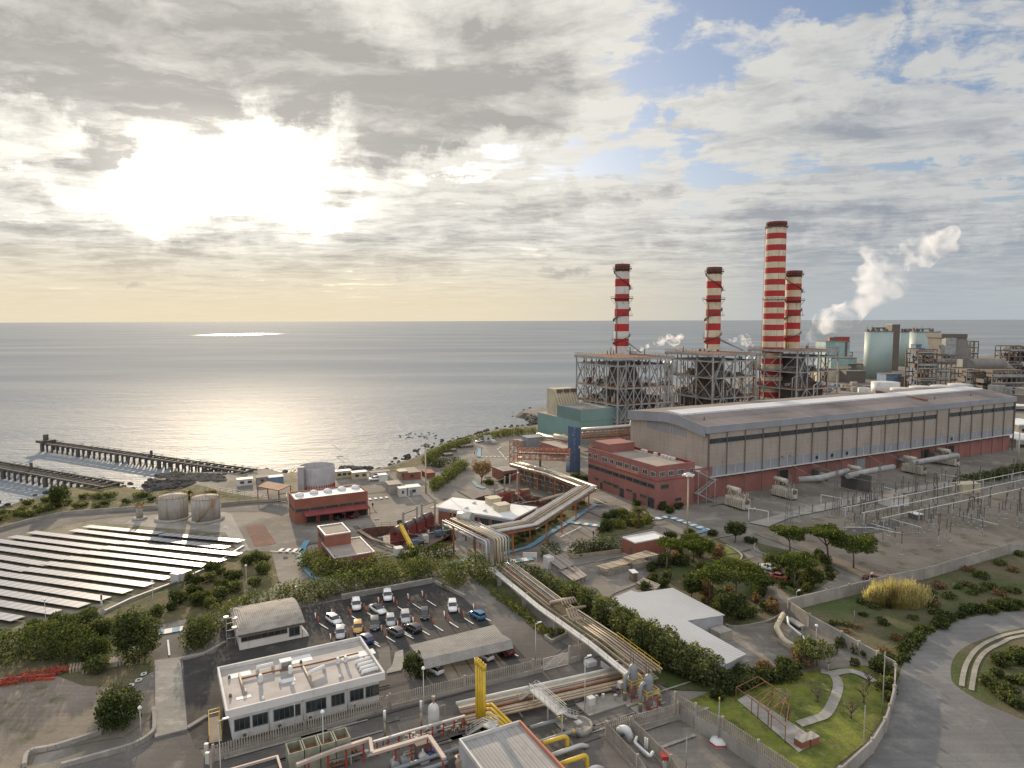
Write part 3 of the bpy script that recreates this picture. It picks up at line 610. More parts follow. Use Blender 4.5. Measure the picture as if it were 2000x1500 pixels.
def scatter(n, poly, w_, h_, label, m, group, seed, size=.22, cats='shrub', **kw):
 random.seed(seed); xs = [p[0] for p in poly]; ys = [p[1] for p in poly]; k = 0; out = []
 while len(out) < n and k < 4000:
  k += 1; x = random.uniform(min(xs), max(xs)); y = random.uniform(min(ys), max(ys)); ins = False
  for i in range(len(poly)):
   (x1, y1), (x2, y2) = poly[i], poly[i - 1]
   if (y1 > y) != (y2 > y) and x < (x2 - x1) * (y - y1) / (y2 - y1) + x1: ins = not ins
  if ins and all(math.hypot(x - a, (y - b) * 1.6) > w_ * .55 for a, b in out): out.append((x, y))
 for x, y in sorted(out, key=lambda q: q[1]):
  f = random.uniform(.65, 1.3); bush(x, y, w_ * f, h_ * f, label, random.choice(m), group, cats, size=size, **kw)
sg = 'shrubs among other shrubs'
scatter(26, [(300, 1215), (395, 1130), (480, 1090), (528, 1085), (540, 1130), (500, 1150), (430, 1190), (330, 1205)], 28, 20, 'rounded evergreen shrub in the bed beside the solar field', [L_dark, L_ole], 'shrubs in the bed beside the solar field', 5)
scatter(14, [(60, 1240), (150, 1218), (210, 1222), (214, 1245), (100, 1262)], 34, 22, 'untidy shrub between the lowest solar rows and the dark hedge', [L_ole, L_dark], 'shrubs below the solar rows', 6)
scatter(34, [(0, 1030), (0, 1000), (60, 985), (120, 975), (300, 965), (420, 968), (400, 980), (300, 985), (155, 998), (60, 1012)], 22, 8, 'low grey green scrub bush on the shore above the sea', [L_dark, L_ole, L_ole], 'scrub bushes on the shore', 8, .3, dens=.7)
scatter(14, [(1172, 1045), (1186, 1015), (1205, 1005), (1240, 1012), (1275, 1026), (1215, 1040)], 24, 15, 'garden shrub around the palm', [L_dark, L_yel, L_ole], 'garden shrubs around the palm', 9, .25)
scatter(20, [(1005, 1072), (1060, 1042), (1110, 1010), (1145, 990), (1140, 984), (1060, 1020), (1000, 1055)], 14, 9, 'small round bush beneath the raised pipe trestle', [L_dark, L_ole, L_yel], 'round bushes beneath the pipe trestle', 10)
scatter(34, [(1245, 1130), (1300, 1085), (1390, 1075), (1440, 1110), (1475, 1150), (1520, 1190), (1500, 1212), (1420, 1222), (1340, 1165), (1270, 1150)], 26, 20, 'dark garden shrub under the umbrella pines', [L_dark, L_brown, L_ole, L_dark], 'shrubs under the umbrella pines', 11, .25)
scatter(26, [(1478, 1075), (1600, 1095), (1650, 1130), (1600, 1155), (1545, 1168), (1520, 1150), (1490, 1090)], 22, 16, 'garden shrub in the bed between the pines and the concrete wall', [L_dark, L_ole, L_dark], 'shrubs between the pines and the concrete wall', 12, .25)
scatter(16, [(1400, 1370), (1450, 1330), (1520, 1310), (1575, 1308), (1560, 1330), (1440, 1365)], 34, 26, 'tangled shrub between the big shrubs and the lawn', [L_dark, L_ole, L_brown], 'tangled shrubs above the lawn', 13, .24)
scatter(12, [(1600, 1270), (1640, 1262), (1720, 1300), (1745, 1330), (1735, 1400), (1715, 1440), (1712, 1400), (1718, 1330)], 26, 22, 'dark shrub against the inner side of the concrete wall', [L_dark, L_ole], 'shrubs against the inner side of the wall', 14)
scatter(40, [(1590, 1200), (1700, 1150), (1850, 1130), (2000, 1085), (2000, 1185), (1880, 1200), (1800, 1235), (1755, 1300)], 24, 9, 'low weedy bush in the meadow outside the wall', [L_dark, L_ole, L_brown], 'low bushes in the meadow', 15, .26, dens=.6)
scatter(22, [(1745, 1300), (1800, 1240), (1880, 1200), (2000, 1180), (2000, 1192), (1880, 1208), (1800, 1248), (1762, 1300)], 26, 12, 'dark bush along the outer bend of the road', [L_dark], 'bushes along the road bend', 16, .26)
scatter(13, [(1945, 1300), (2000, 1265), (2000, 1395), (1960, 1380), (1915, 1345)], 30, 16, 'bush on the grassy traffic island', [L_dark, L_ole], 'bushes on the traffic island', 17, .24)
scatter(8, [(580, 1120), (600, 1095), (620, 1125), (610, 1140)], 0.1, 0.1, 'x', [L_dark], 'x', 18) if False else None
bush(1262, 1158, 24, 20, 'clipped round bush left of the pines by the timber stacks', L_dark); bush(1272, 1142, 22, 16, 'clipped round bush behind the first one', L_dark)
bush(955, 948, 26, 10, 'low dark hedge block below the leafless brown tree', L_dark); bush(985, 945, 30, 12, 'low dark hedge block left of the small brick cabin', L_dark)
bush(1125, 938, 26, 14, 'dark bush at the foot of the blue tower', L_dark, size=.3); bush(1142, 942, 26, 14, 'dark bush between the blue tower and the pink offices', L_dark, size=.3)
for x, y in ((1243, 990), (1295, 998), (1308, 1004), (1325, 996)): bush(x, y, 22, 12, 'dark bush at the foot of the pink office block', L_dark, 'bushes at the foot of the pink offices', size=.28)
bush(1310, 1058, 30, 18, 'dark garden bush right of the brick store', L_dark); bush(1345, 1050, 28, 16, 'dark garden bush left of the lamp mast base', L_dark)
bush(1392, 1048, 24, 12, 'bush at the end of the blue dashed walkway', L_dark); bush(1465, 1062, 30, 10, 'low bush right of the round street tree', L_dark)
bush(1075, 1245, 22, 14, 'yellow green bush in the concrete planter by the side road', L_yel); bush(1095, 1240, 22, 10, 'yellow green bush at the right of the concrete planter', L_yel)
def reeds(px, py, w_, h_):
 o = G(px, py); d = (o - CAM).length; W = w_ / 2 * d / F; H = h_ * d / F; s = MB(); random.seed(4)
 for i in range(5200):
  a = random.uniform(0, 6.28); q = math.sqrt(random.random()); x = o.x + W * q * math.cos(a); y = o.y + W * .45 * q * math.sin(a); hh = H * random.uniform(.55, 1.0) * (1 - .45 * q * q) * (0.75 + .25 * math.sin(x * 1.7) * math.cos(y * 2.1))
  l = Vector((random.uniform(-.3, .3), random.uniform(-.3, .3), 0)); b = Vector((x, y, 0)); t = b + l * hh * .8 + ZX * hh; r = Vector((math.cos(a), math.sin(a), 0)) * .10
  s.face([b - r * .4, b + r * .4, t + r * .3, t - r * .3]);
  for _ in range(2):
   u = b.lerp(t, random.uniform(.5, 1)); e = u + Vector((random.uniform(-.5, .5), random.uniform(-.5, .5), random.uniform(-.1, .4))); s.face([u - r * .5, u + r * .5, e])
 s.build('reed_clump', L_reed, label='clump of tall pale yellow reeds outside the concrete wall', cat='reeds')
reeds(1752, 1180, 106, 52)
tree('umbrella_pine', 1300, 1119, 50, 1052, 'slender umbrella pine behind the timber stacks, leftmost of the pines', m=L_pine, umbrella=True, group='umbrella pines')
tree('umbrella_pine', 1353, 1098, 72, 1048, 'umbrella pine right of the brick store, with a dark full crown', m=L_pine, umbrella=True, group='umbrella pines', lobes=11)
tree('umbrella_pine', 1384, 1180, 64, 1108, 'umbrella pine nearest the grey warehouse roof, left of the biggest crown', m=L_pine, umbrella=True, group='umbrella pines')
tree('umbrella_pine', 1436, 1180, 100, 1098, 'widest umbrella pine, above the right corner of the grey roof', m=L_pine, umbrella=True, group='umbrella pines', lobes=13)
tree('umbrella_pine', 1543, 1082, 66, 1026, 'umbrella pine by the low hedge above the parked white car', m=L_pine, umbrella=True, group='umbrella pines')
tree('umbrella_pine', 1618, 1102, 72, 1026, 'umbrella pine behind its neighbour at the substation edge', m=L_pine, umbrella=True, group='umbrella pines')
tree('umbrella_pine', 1667, 1110, 80, 1044, 'rightmost umbrella pine, in front of the substation gravel', m=L_pine, umbrella=True, group='umbrella pines', lobes=12)
tree('umbrella_pine', 1550, 1150, 68, 1082, 'umbrella pine right of the parked red car', m=L_pine, umbrella=True, group='umbrella pines')
tree('evergreen_tree', 1435, 1060, 40, 1016, 'round dark evergreen street tree at the edge of the substation road', m=L_dark, trunk=.28)
tree('evergreen_tree', 1590, 1150, 40, 1108, 'dark evergreen tree behind the wall lamp', m=L_dark, trunk=.25)
tree('evergreen_tree', 1492, 1155, 36, 1120, 'small rounded tree below the red car', m=L_dark, trunk=.25)
tree('evergreen_tree', 1420, 1215, 60, 1150, 'dark evergreen right of the white warehouse wall', m=L_dark, trunk=.2)
tree('evergreen_tree', 1350, 1168, 44, 1125, 'dark evergreen behind the grey roof', m=L_dark, trunk=.2)
tree('evergreen_tree', 1596, 1300, 74, 1252, 'half bare tree with whitish branches above the garden path', m=L_ole, trunk=.3, dens=.6)
tree('brown_tree', 940, 945, 42, 897, 'leafless brown tree beside the road, left of the brick cabin', m=L_brown, trunk=.25, dens=.5)
def bare(px, py, w_, top, label, m=None):
 o = G(px, py); d = (o - CAM).length; H = hgt(o, top); W = w_ / 2 * d / F; t = empty('bare_tree', o, label, 'tree', 'leafless garden trees'); s = MB()
 random.seed(px)
 s.tube([o, o + ZX * H * .35], [.16, .12], 6); s.build('trunk', m or M_pale, t); s = MB()
 def br(p, dr, L, r, k):
  e = p + dr * L; s.tube([p, e], [r, r * .6], 4)
  if k:
   for _ in range(3):
    q = (dr + Vector((random.uniform(-.8, .8), random.uniform(-.8, .8), random.uniform(-.1, .5)))).normalized(); br(e, q, L * .66, r * .6, k - 1)
 for i in range(5):
  a = i * 1.26 + random.random(); br(o + ZX * H * .33, Vector((math.cos(a) * W / H, math.sin(a) * W / H, .8)).normalized(), H * .3, .08, 3)
 s.build('branches', m or M_pale, t)
M_twig = mat('pale_twigs', (0.33, 0.29, 0.24), None, 1, .9)
bare(1617, 1313, 66, 1262, 'leafless whitish tree at the fork of the garden path', M_twig); bare(1529, 1380, 36, 1346, 'leafless tree on the left of the lawn', M_twig)
bare(1597, 1372, 30, 1345, 'leafless dark sapling left of the garden path', M_bark); bare(1687, 1374, 34, 1338, 'leafless dark tree on the right of the lawn', M_bark)
bare(1662, 1404, 28, 1372, 'leafless sapling on the lower right of the lawn', M_bark); bare(1697, 1340, 30, 1308, 'leafless reddish tree beside the upper path', M_bark)
bare(1535, 1412, 20, 1385, 'leafless sapling near the end of the pergola', M_bark)
def palm(px, py, w_, top):
 o = G(px, py); d = (o - CAM).length; H = hgt(o, top) * .8; W = w_ / 2 * d / F; t = empty('palm_tree', o, 'date palm with arching yellow green fronds in front of the pink offices', 'palm')
 MB().lathe(o, [(.45, 0), (.32, H * .5), (.42, H * .8), (.55, H * .86), (.2, H * .9)], 10).build('trunk', M_bark, t); s = MB(); random.seed(2)
 for i in range(70):
  a = i * 2.4; e = random.uniform(-.3, 1.2); p = o + ZX * H * .86; L = W * random.uniform(.85, 1.15); dr = Vector((math.cos(a), math.sin(a), 0)); prev = p; side = Vector((-dr.y, dr.x, 0))
  for k in range(1, 8):
   u = k / 7; q = p + dr * L * u * math.cos(e * .6) + ZX * (L * math.sin(e) * u - L * .75 * u * u)
   w2 = .5 * math.sin(math.pi * min(1, u * .9 + .1))
   for sg_ in (-1, 1):
    for j in (0, .5): b = prev.lerp(q, j); s.face([b, b + (q - prev) * .35, b + (q - prev) * .6 + side * sg_ * w2 * 1.4 - ZX * .25])
   prev = q
 s.build('fronds', L_palm, t)
palm(1247, 1032, 40, 978)
# ---------------- building helpers ----------------
def W3(*pts): return [G(x, y, z) for x, y, z in pts]
def tx(C, ax, px, z=0.0): return along(Vector((C.x, C.y, z)), ax, px=px)
def window(par, o, ax, nrm, t0, t1, z0, z1, n=3, m=None, pane=None, name='window'):
 """frame with a recessed-looking pane: a child of par, its pane a grandchild"""
 o = Vector((o.x, o.y, 0)); f = MB(); b = .09
 p = lambda t, z, d: o + ax * t + ZX * z + nrm * d
 for a0, a1, c0, c1 in ((t0, t1, z0, z0 + b), (t0, t1, z1 - b, z1), (t0, t0 + b, z0 + b, z1 - b), (t1 - b, t1, z0 + b, z1 - b)):
  f.box(p(a0, c0, .01), ax * (a1 - a0), nrm * .12, ZX * (c1 - c0))
 for i in range(1, n):
  t = t0 + (t1 - t0) * i / n; f.box(p(t - .04, z0 + b, .01), ax * .08, nrm * .10, ZX * (z1 - z0 - 2 * b))
 w_ = f.build(name, m or M_frame, par)
 MB().box(p(t0 + b, z0 + b, .008), ax * (t1 - t0 - 2 * b), nrm * .03, ZX * (z1 - z0 - 2 * b)).build('pane', pane or M_glass, w_)
 return w_
def block(name, C, lu, lv, h, wall, roof, label, cat='building', par_h=.5, par_t=.35, trim=None, group=None, ax=None, over=0):
 """flat roofed building on the plant grid with wall, roof and parapet as parts; C is its near corner"""
 t = empty(name, C, label, cat, group); o = Vector((C.x, C.y, 0))
 MB().gbox(o, lu, lv, 0, h).build('wall', wall, t)
 MB().gbox(o + (UX + VX) * par_t, lu - 2 * par_t, lv - 2 * par_t, h + .002, h + .05).build('roof', roof, t)
 s = MB(); e = over + .03
 s.gbox(o - (UX + VX) * e, lu + 2 * e, par_t + e, h - .35 * bool(over), h + par_h); s.gbox(o - UX * e + VX * (lv - par_t), lu + 2 * e, par_t + e, h - .35 * bool(over), h + par_h)
 s.gbox(o - UX * e + VX * par_t, par_t + e, lv - 2 * par_t, h - .35 * bool(over), h + par_h); s.gbox(o + UX * (lu - par_t) + VX * par_t, par_t + e, lv - 2 * par_t, h - .35 * bool(over), h + par_h)
 s.build('parapet', trim or wall, t); return t
def rail(s, pts, h=1.1, r=.05, n=2, post=2.0):
 for a, b in zip(pts, pts[1:]):
  a = Vector(a); b = Vector(b); L = (b - a).length
  for k in range(n): s.beam(a + ZX * h * (k + 1) / n, b + ZX * h * (k + 1) / n, r)
  for i in range(int(L / post) + 1): p = a.lerp(b, min(1, i * post / max(L, .1))); s.beam(p, p + ZX * h, r)
# ---------------- turbine hall ----------------
C = G(1380, 975); lu = tx(C, UX, 1981, 20); ze = hgt(C, 835); W = tx(C, VX, 1232, ze)
pk = tx(C, VX, 1303, ze); zr = hgt(C + VX * pk, 806.5); zb = hgt(C + VX * W, 803); vs0 = tx(C, VX, 1332, ze); zs0 = hgt(C + VX * vs0, 813.5)
hall = empty('turbine_hall', C, 'very long beige turbine hall with red base and pale strip along its low pitched roof', 'power station hall')
M_beige = mat('beige_panels', (0.37, 0.315, 0.26), (0.31, 0.265, 0.22), 0.08, 0.9, streak=0.75, stcol=(0.20, 0.16, 0.13), grid=(1.9, 1.5, 0.10, 0.18), fine=0.1)
M_fascia = mat('grey_fascia', (0.27, 0.28, 0.30), (0.23, 0.235, 0.25), 0.15, 0.7, streak=0.3, stcol=(0.15, 0.13, 0.12), fine=0.1, grid=(1.3, 0, 0.10, 0.2))
M_hroof = mat('hall_roof', (0.215, 0.18, 0.165), (0.125, 0.105, 0.095), 0.035, 0.9, fine=0.25, grid=(7, 0, 0.22, 0.4))
M_strip = mat('roof_light_strip', (0.62, 0.61, 0.60), (0.55, 0.54, 0.53), 0.05, 0.5, fine=0.05, grid=(11.5, 0, 0.3, 0.3))
zred = hgt(C, 938)
pr = [(0, ze), (vs0, zs0), (pk, zr), (W, zb)]
s = MB()
s.gbox(C - UX * 0 + VX * 1.0, lu, W - 1.5, 0, zred); s.build('base_wall', M_brick if False else M_pink, hall)
s = MB()      # upper walls as an extruded gable
o = Vector((C.x, C.y, 0)); prof = [(0, zred + .6)] + [(v, z - .2) for v, z in pr] + [(W, zred + .6)]
k0 = s.addv([o + VX * v + ZX * z for v, z in prof]); k1 = s.addv([o + UX * lu + VX * v + ZX * z for v, z in prof]); n = len(prof)
s.addf([k0 + i for i in range(n)]); s.addf([k1 + i for i in reversed(range(n))])
for i in range(n): j = (i + 1) % n; s.addf((k0 + j, k0 + i, k1 + i, k1 + j))
s.build('wall', M_beige, hall)
s = MB()
for (v0, z0), (v1, z1) in zip(pr, pr[1:]):
 a = o - UX * 1.2 + VX * v0 + ZX * z0; b = o - UX * 1.2 + VX * v1 + ZX * z1
 s.hexa([a, a + UX * (lu + 2), b + UX * (lu + 2), b, a + ZX * .35, a + UX * (lu + 2) + ZX * .35, b + UX * (lu + 2) + ZX * .35, b + ZX * .35])
s.build('roof', M_hroof, hall)
s = MB(); fh = 2.3    # fascia, front and gable
s.box(o - UX * 1.25 - VX * .45 + ZX * (ze - fh + .4), UX * (lu + 2.2), VX * .4, ZX * fh)
for (v0, z0), (v1, z1) in zip(pr, pr[1:]):
 a = o - UX * 1.4 + VX * v0; b = o - UX * 1.4 + VX * v1
 s.hexa([a + ZX * (z0 - fh * 1.3), a + UX * .2 + ZX * (z0 - fh * 1.3), b + UX * .2 + ZX * (z1 - fh * 1.3), b + ZX * (z1 - fh * 1.3), a + ZX * (z0 + .4), a + UX * .2 + ZX * (z0 + .4), b + UX * .2 + ZX * (z1 + .4), b + ZX * (z1 + .4)])
s.build('fascia', M_fascia, hall)
v0 = vs0; zv = zs0
for a_, b_, z_o in ((tx(C + VX * v0, UX, 1331, zr), tx(C + VX * v0, UX, 1772, zr), 1.0), (tx(C + VX * v0, UX, 1775, zr), tx(C + VX * v0, UX, 1920, zr), 1.0)):
 q = o + VX * v0 + UX * a_; wv = pk - v0
 MB().hexa([q + ZX * (zv + .1), q + UX * (b_ - a_) + ZX * (zv + .1), q + UX * (b_ - a_) + VX * wv + ZX * (zr + .1), q + VX * wv + ZX * (zr + .1), q + ZX * (zv + .9), q + UX * (b_ - a_) + ZX * (zv + .9), q + UX * (b_ - a_) + VX * wv + ZX * (zr + .9), q + VX * wv + ZX * (zr + .9)]).build('roof_strip', M_strip, hall)
q = o + VX * (v0 - 8) + UX * tx(C + VX * v0, UX, 1771, zr); MB().hexa([q + ZX * (ze + .9), q + UX * 1.4 + ZX * (ze + .9), q + UX * 1.4 + VX * 22 + ZX * zr, q + VX * 22 + ZX * zr, q + ZX * (ze + 1.9), q + UX * 1.4 + ZX * (ze + 1.9), q + UX * 1.4 + VX * 22 + ZX * (zr + 1.2), q + VX * 22 + ZX * (zr + 1.2)]).build('expansion_joint', M_rusty, hall)
for px in (1825, 1895, 1330 + 45):
 p = o + VX * 6 + UX * tx(C + VX * 6, UX, px, ze); MB().cyl(p + ZX * (ze + .5), p + ZX * (ze + 2.6), .3, n=8).build('roof_vent', M_dsteel, hall)
nb = 22
zw0, zw1 = hgt(C, 866.5), hgt(C, 858.5); zg0, zg1 = hgt(C, 931), hgt(C, 913)
for i in range(nb):
 t0, t1 = lu * i / nb + .35, lu * (i + 1) / nb - .35
 if i not in (15,): window(hall, o, UX, -VX, t0 - .2, t1 + .2, zw0 - .2, zw1 + .1, n=8)
 MB().box(o + UX * t0 - VX * .10 + ZX * zg0, UX * (t1 - t0), VX * .09, ZX * (zg1 - zg0)).build('louvre_panel', M_fascia, hall)
 if i in (6, 7, 8, 16):
  MB().box(o + UX * (t0 + 2) - VX * .2 + ZX * (zg0 + .8), UX * 1.2, VX * .07, ZX * 1.2).build('vent_hole', M_black, hall)
for i in range(nb + 1):
 t = lu * i / nb; MB().beam(o + UX * t - VX * .35 + ZX * 0, o + UX * t - VX * .35 + ZX * (ze - 2), .45 if i in (0, nb) else .24).build('column', M_dsteel, hall)
 if i < nb: MB().beam(o + UX * (t + lu / nb / 2) - VX * .14 + ZX * zg0, o + UX * (t + lu / nb / 2) - VX * .14 + ZX * zg1, .16).build('mullion', M_pale, hall)
MB().box(o - UX * .2 - VX * .5 + ZX * (zg0 - .45), UX * lu, VX * .45, ZX * .4).build('ledge', M_pale, hall)
MB().box(o + VX * .9 + UX * .5 + ZX * (zred - .02), UX * (lu - 1), VX * .08, ZX * .62).build('shadow_gap', M_black, hall)
t0, t1 = tx(C, VX, 1341, ze - 3), tx(C, VX, 1264, ze)
p0, p1 = o + VX * t0, o + VX * t1; g0a, g0b = hgt(p0, 853), hgt(p0, 839); g1a, g1b = hgt(p1, 834), hgt(p1, 822)
s = MB(); nw = 14
for i in range(nw):
 a, b = i / nw + .006, (i + 1) / nw - .006; u = lambda q: (p0.lerp(p1, q) - UX * .12, g0a + (g1a - g0a) * q, g0b + (g1b - g0b) * q)
 (A, az, bz), (B, cz, dz) = u(a), u(b)
 s.hexa([A + ZX * az, A + UX * .1 + ZX * az, B + UX * .1 + ZX * cz, B + ZX * cz, A + ZX * bz, A + UX * .1 + ZX * bz, B + UX * .1 + ZX * dz, B + ZX * dz])
s.build('gable_window', M_fascia, hall)
for i, wd_ in ((4, 5), (9, 6), (14, 5), (16, 6)):
 MB().box(o + UX * (lu * i / nb + 1) + VX * .9 + ZX * 0, UX * wd_, VX * .06, ZX * (zred * .9)).build('door', M_grey if i == 9 else M_black, hall)
# ---------------- pink offices ----------------
A = G(1281.5, 996); h = hgt(A, 917); alu = tx(A, UX, 1357, h); alv = tx(A, VX, 1149, h)
adm = block('office_block', A, alu, alv, h, M_pink, M_roof, 'pink three storey office block with ribbon windows beside the turbine hall', par_h=.9, trim=M_dkred, par_t=.5)
ao = Vector((A.x, A.y, 0))
MB().gbox(ao - (UX + VX) * .12, alu + .12, alv + .12, h * .70, h * .715).build('string_course', M_dkred, adm)
s = MB(); s.gbox(ao - (UX + VX) * .10, alu + .10, .1, h * .715, h + .95); s.gbox(ao - UX * .10, .10, alv, h * .715, h + .95); s.build('upper_band', M_pink, adm)
L = lambda px: tx(A, VX, px, h * .8); Rr = lambda px: tx(A, UX, px, h * .8)
for a, b in ((135,165),(185,217),(255,307),(327,360),(380,438),(458,497),(518,580),(620,662),(685,730)):
 window(adm, ao - UX * .10, VX, -UX, L(1120 + b / 4.545), L(1120 + a / 4.545), h * .80, h * .80 + 1.6, n=max(2, int((b - a) / 12)), m=M_pale)
L2 = lambda px: tx(A, VX, px, h * .5)
for a, b in ((135,182),(187,235),(240,290),(293,345),(352,403),(410,460),(468,523),(530,588),(594,652),(660,718)):
 window(adm, ao, VX, -UX, L2(1120 + b / 4.545), L2(1120 + a / 4.545), h * .50, h * .50 + 1.3, n=4)
L3 = lambda px: tx(A, VX, px, h * .2)
for a, b, z0, z1 in ((190,225,.22,.28),(240,258,0.01,.2),(265,345,.22,.28),(355,400,.2,.28),(412,448,.01,.24),(470,520,.22,.28),(530,560,.01,.24),(595,650,.2,.27),(662,716,.01,.27)):
 window(adm, ao, VX, -UX, L3(1120 + b / 4.545), L3(1120 + a / 4.545), h * z0, h * z1, n=3, name='door' if z0 < .05 else 'window')
for a, b in ((760,808),(838,888),(915,985),(1030,1060)):
 window(adm, ao - VX * .10, UX, -VX, Rr(1120 + a / 4.545), Rr(1120 + b / 4.545), h * .80, h * .80 + 1.6, n=max(2, int((b - a) / 14)), m=M_pale)
for a, b, z0, z1 in ((778,845,.5,.6),(905,960,.14,.22)): window(adm, ao, UX, -VX, Rr(1120 + a / 4.545), Rr(1120 + b / 4.545), h * z0, h * z1, n=4)
MB().box(ao + UX * Rr(1289) - VX * .05, UX * 2.6, VX * .04, ZX * 2.4).build('door', M_black, adm)
s = MB(); s.box(ao - UX * .06 + VX * L(1246) , -UX * .05, VX * (L(1205) - L(1246)), ZX * .01);
MB().box(ao - UX * .16 + VX * L(1247) + ZX * (h * .73), -UX * .04, VX * (L(1204) - L(1247)), ZX * (h * .06)).build('spandrel', M_orange, adm)
MB().gbox(ao + UX * (alu * .15) + VX * (alv - 9), 11, 8.6, h, h + 3).build('roof_hut', M_pink, adm)
random.seed(1)
for i, v in enumerate((.2, .25, .3, .34, .44, .58, .62, .8)):
 MB().gbox(ao + UX * (alu - 2.2) + VX * (alv * v), .9, 1.3, h + .06, h + 1.1).build('air_conditioner', M_pale, adm)
st = empty('outdoor_stairs', ao + UX * (alu + 1) - VX * .5, 'grey zigzag steel stairs on the end wall of the pink offices', 'stairs'); s = MB()
so = ao + UX * (alu + .3) - VX * 1.5
for k in range(3):
 z0 = k * h * .28; a = so + UX * (0 if k % 2 else 7) + ZX * z0; b = so + UX * (7 if k % 2 else 0) + ZX * (z0 + h * .28)
 for w_ in (0, 1.3): s.beam(a + VX * w_, b + VX * w_, .12, .35)
 for j in range(8): q = a.lerp(b, (j + .5) / 8); s.box(q, UX * .3, VX * 1.3, ZX * .06)
 s.beam(a + ZX, b + ZX, .07); s.box(b - UX * .8 + ZX * 0, UX * 1.8, VX * 1.4, ZX * .12)
for x in (0, 3.5, 7): s.beam(so + UX * x, so + UX * x + ZX * h * .84, .18)
s.build('flights', M_steel, st)
lw = block('linking_wing', ao + UX * (alu + .2) + VX * 2, 9, alv - 6, h * .8, M_pink, M_wroof, 'low pink wing with pale roof squeezed between offices and turbine hall')
# ---------------- red workshop and pump house ----------------
def skylight(par, p, r=1.3):
 s = MB(); s.lathe(p, [(r, 0), (r, .35), (r * .8, .65), (r * .4, .85), (.05, .9)], 14); s.build('skylight', M_wroof, par)
B = G(577, 1024); bh = hgt(B, 979); blu = tx(B, UX, 718, bh); blv = tx(B, VX, 563.5, bh)
ws = block('workshop', B, blu, blv, bh, M_brick, M_wroof, 'red two storey workshop with white roof and five domed skylights', par_h=.45, par_t=.3, trim=M_brick)
bo = Vector((B.x, B.y, 0))
for px, py in ((585, 968), (613, 963), (640, 960), (667, 956), (694, 953)): p = G(px, py, bh + .05); skylight(ws, p)
for a, b in ((712,818),(828,935),(942,1042),(1052,1155),(1162,1258)):
 window(ws, bo, UX, -VX, tx(B, UX, 400 + a / 4, bh * .5), tx(B, UX, 400 + b / 4, bh * .5), bh * .50, bh * .64, n=9)
window(ws, bo, VX, -UX, 1.0, blv - 1, bh * .5, bh * .62, n=5)
cy0, cy1 = tx(B, UX, 592, 3), tx(B, UX, 717, 3)
s = MB(); s.hexa([bo + UX * cy0 - VX * 3.5 + ZX * 2.7, bo + UX * cy1 - VX * 3.5 + ZX * 2.7, bo + UX * cy1 + ZX * 3.3, bo + UX * cy0 + ZX * 3.3, bo + UX * cy0 - VX * 3.5 + ZX * 2.9, bo + UX * cy1 - VX * 3.5 + ZX * 2.9, bo + UX * cy1 + ZX * 3.5, bo + UX * cy0 + ZX * 3.5]); s.build('canopy', M_dkred, ws)
for i in range(6): q = bo + UX * (cy0 + (cy1 - cy0) * i / 5 * .98 + .2) - VX * 3.3; MB().beam(q, q + ZX * 2.7, .16).build('post', M_dkred, ws)
for i in range(5): q = cy0 + (cy1 - cy0) * (i + .15) / 5; MB().box(bo + UX * q - VX * .05, UX * 3.0, VX * .04, ZX * 2.6).build('door', M_black, ws)
P1 = G(637, 1082 - 8);
q = G(635, 1058); ph = 5.2
q = G(634, 1049); ph = hgt(q, 1040 - 0) if False else 6.2
c_top = G(635, 1046, 6.2); plu = along(c_top, UX, px=685); plv = along(c_top, VX, px=620)
pmp = block('pump_house', c_top, plu, plv, 6.0, M_brick, M_roof, 'small two storey red pump house with brown gravel roof beside the low flat annex', par_h=.3, trim=M_pale, par_t=.25)
c2 = G(652, 1090, 3.4);
an = block('annex', c2, along(c2, UX, px=732), along(c2, VX, px=628), 3.2, M_brick, M_roof, 'low annex with pale flat roof hidden by the oleander hedge', par_h=.25, trim=M_pale, par_t=.25)
for i in (0.15, .4, .65): window(pmp, Vector((c_top.x, c_top.y, 0)), VX, -UX, plv * i, plv * i + 1.2, 4.2, 5.2, n=2)
sc_o = G(864, 1021, 0)      # left front bottom corner under the long grey edge
pts = W3((856, 990, 5), (886, 972, 5), (1046, 990, 5), (1000, 1013, 5))
def polyhouse(name, top, h, wall, roof, label, cat='building', eave=.5):
 t = empty(name, Vector((top[0].x, top[0].y, 0)), label, cat);
 MB().prism(top, 0, h - .4).build('wall', wall, t)
 c = sum(top, Vector()) / len(top); big = [c + (p - c) * (1 + eave / (p - c).length) for p in top]
 MB().prism(big, h - .4, h).build('roof', roof, t); return t
scr = polyhouse('screen_house', pts, 5, M_brick, M_wroof, 'single storey red building with broad white roof and two roof units between the pits')
for px, py in ((962, 984), (979, 997)):
 p = G(px, py, 5); s = MB(); s.gbox(p - (UX + VX) * 1.6, 3.6, 3.2, 5.0, 6.7); s.gbox(p - (UX + VX) * 1.75, 3.9, 3.5, 6.7, 6.95); s.build('roof_unit', M_cream, scr)
for px, py in ((911, 993), (926, 983), (947, 998)): p = G(px, py, 5.0); MB().lathe(p, [(.6, 0), (.6, .3), (.3, .5)], 10).build('roof_vent', M_pale, scr)
pa, pb = pts[0], pts[3]; dv = (pb - pa); Ls = dv.length; dv = dv / Ls; nv_ = Vector((dv.y, -dv.x, 0))
if nv_.y > 0: nv_ = -nv_
for i, (a, b) in enumerate(((.17, .3), (.45, .55), (.58, .70), (.74, .88))): window(scr, Vector((pa.x, pa.y, 0)), dv, nv_, Ls * a, Ls * b, 1.2 if i else 2.4, 3.9, n=4)
MB().box(Vector((pa.x, pa.y, 3.9)) + nv_ * .02, dv * Ls, nv_ * .15, ZX * .7).build('grey_band', M_fascia, scr)
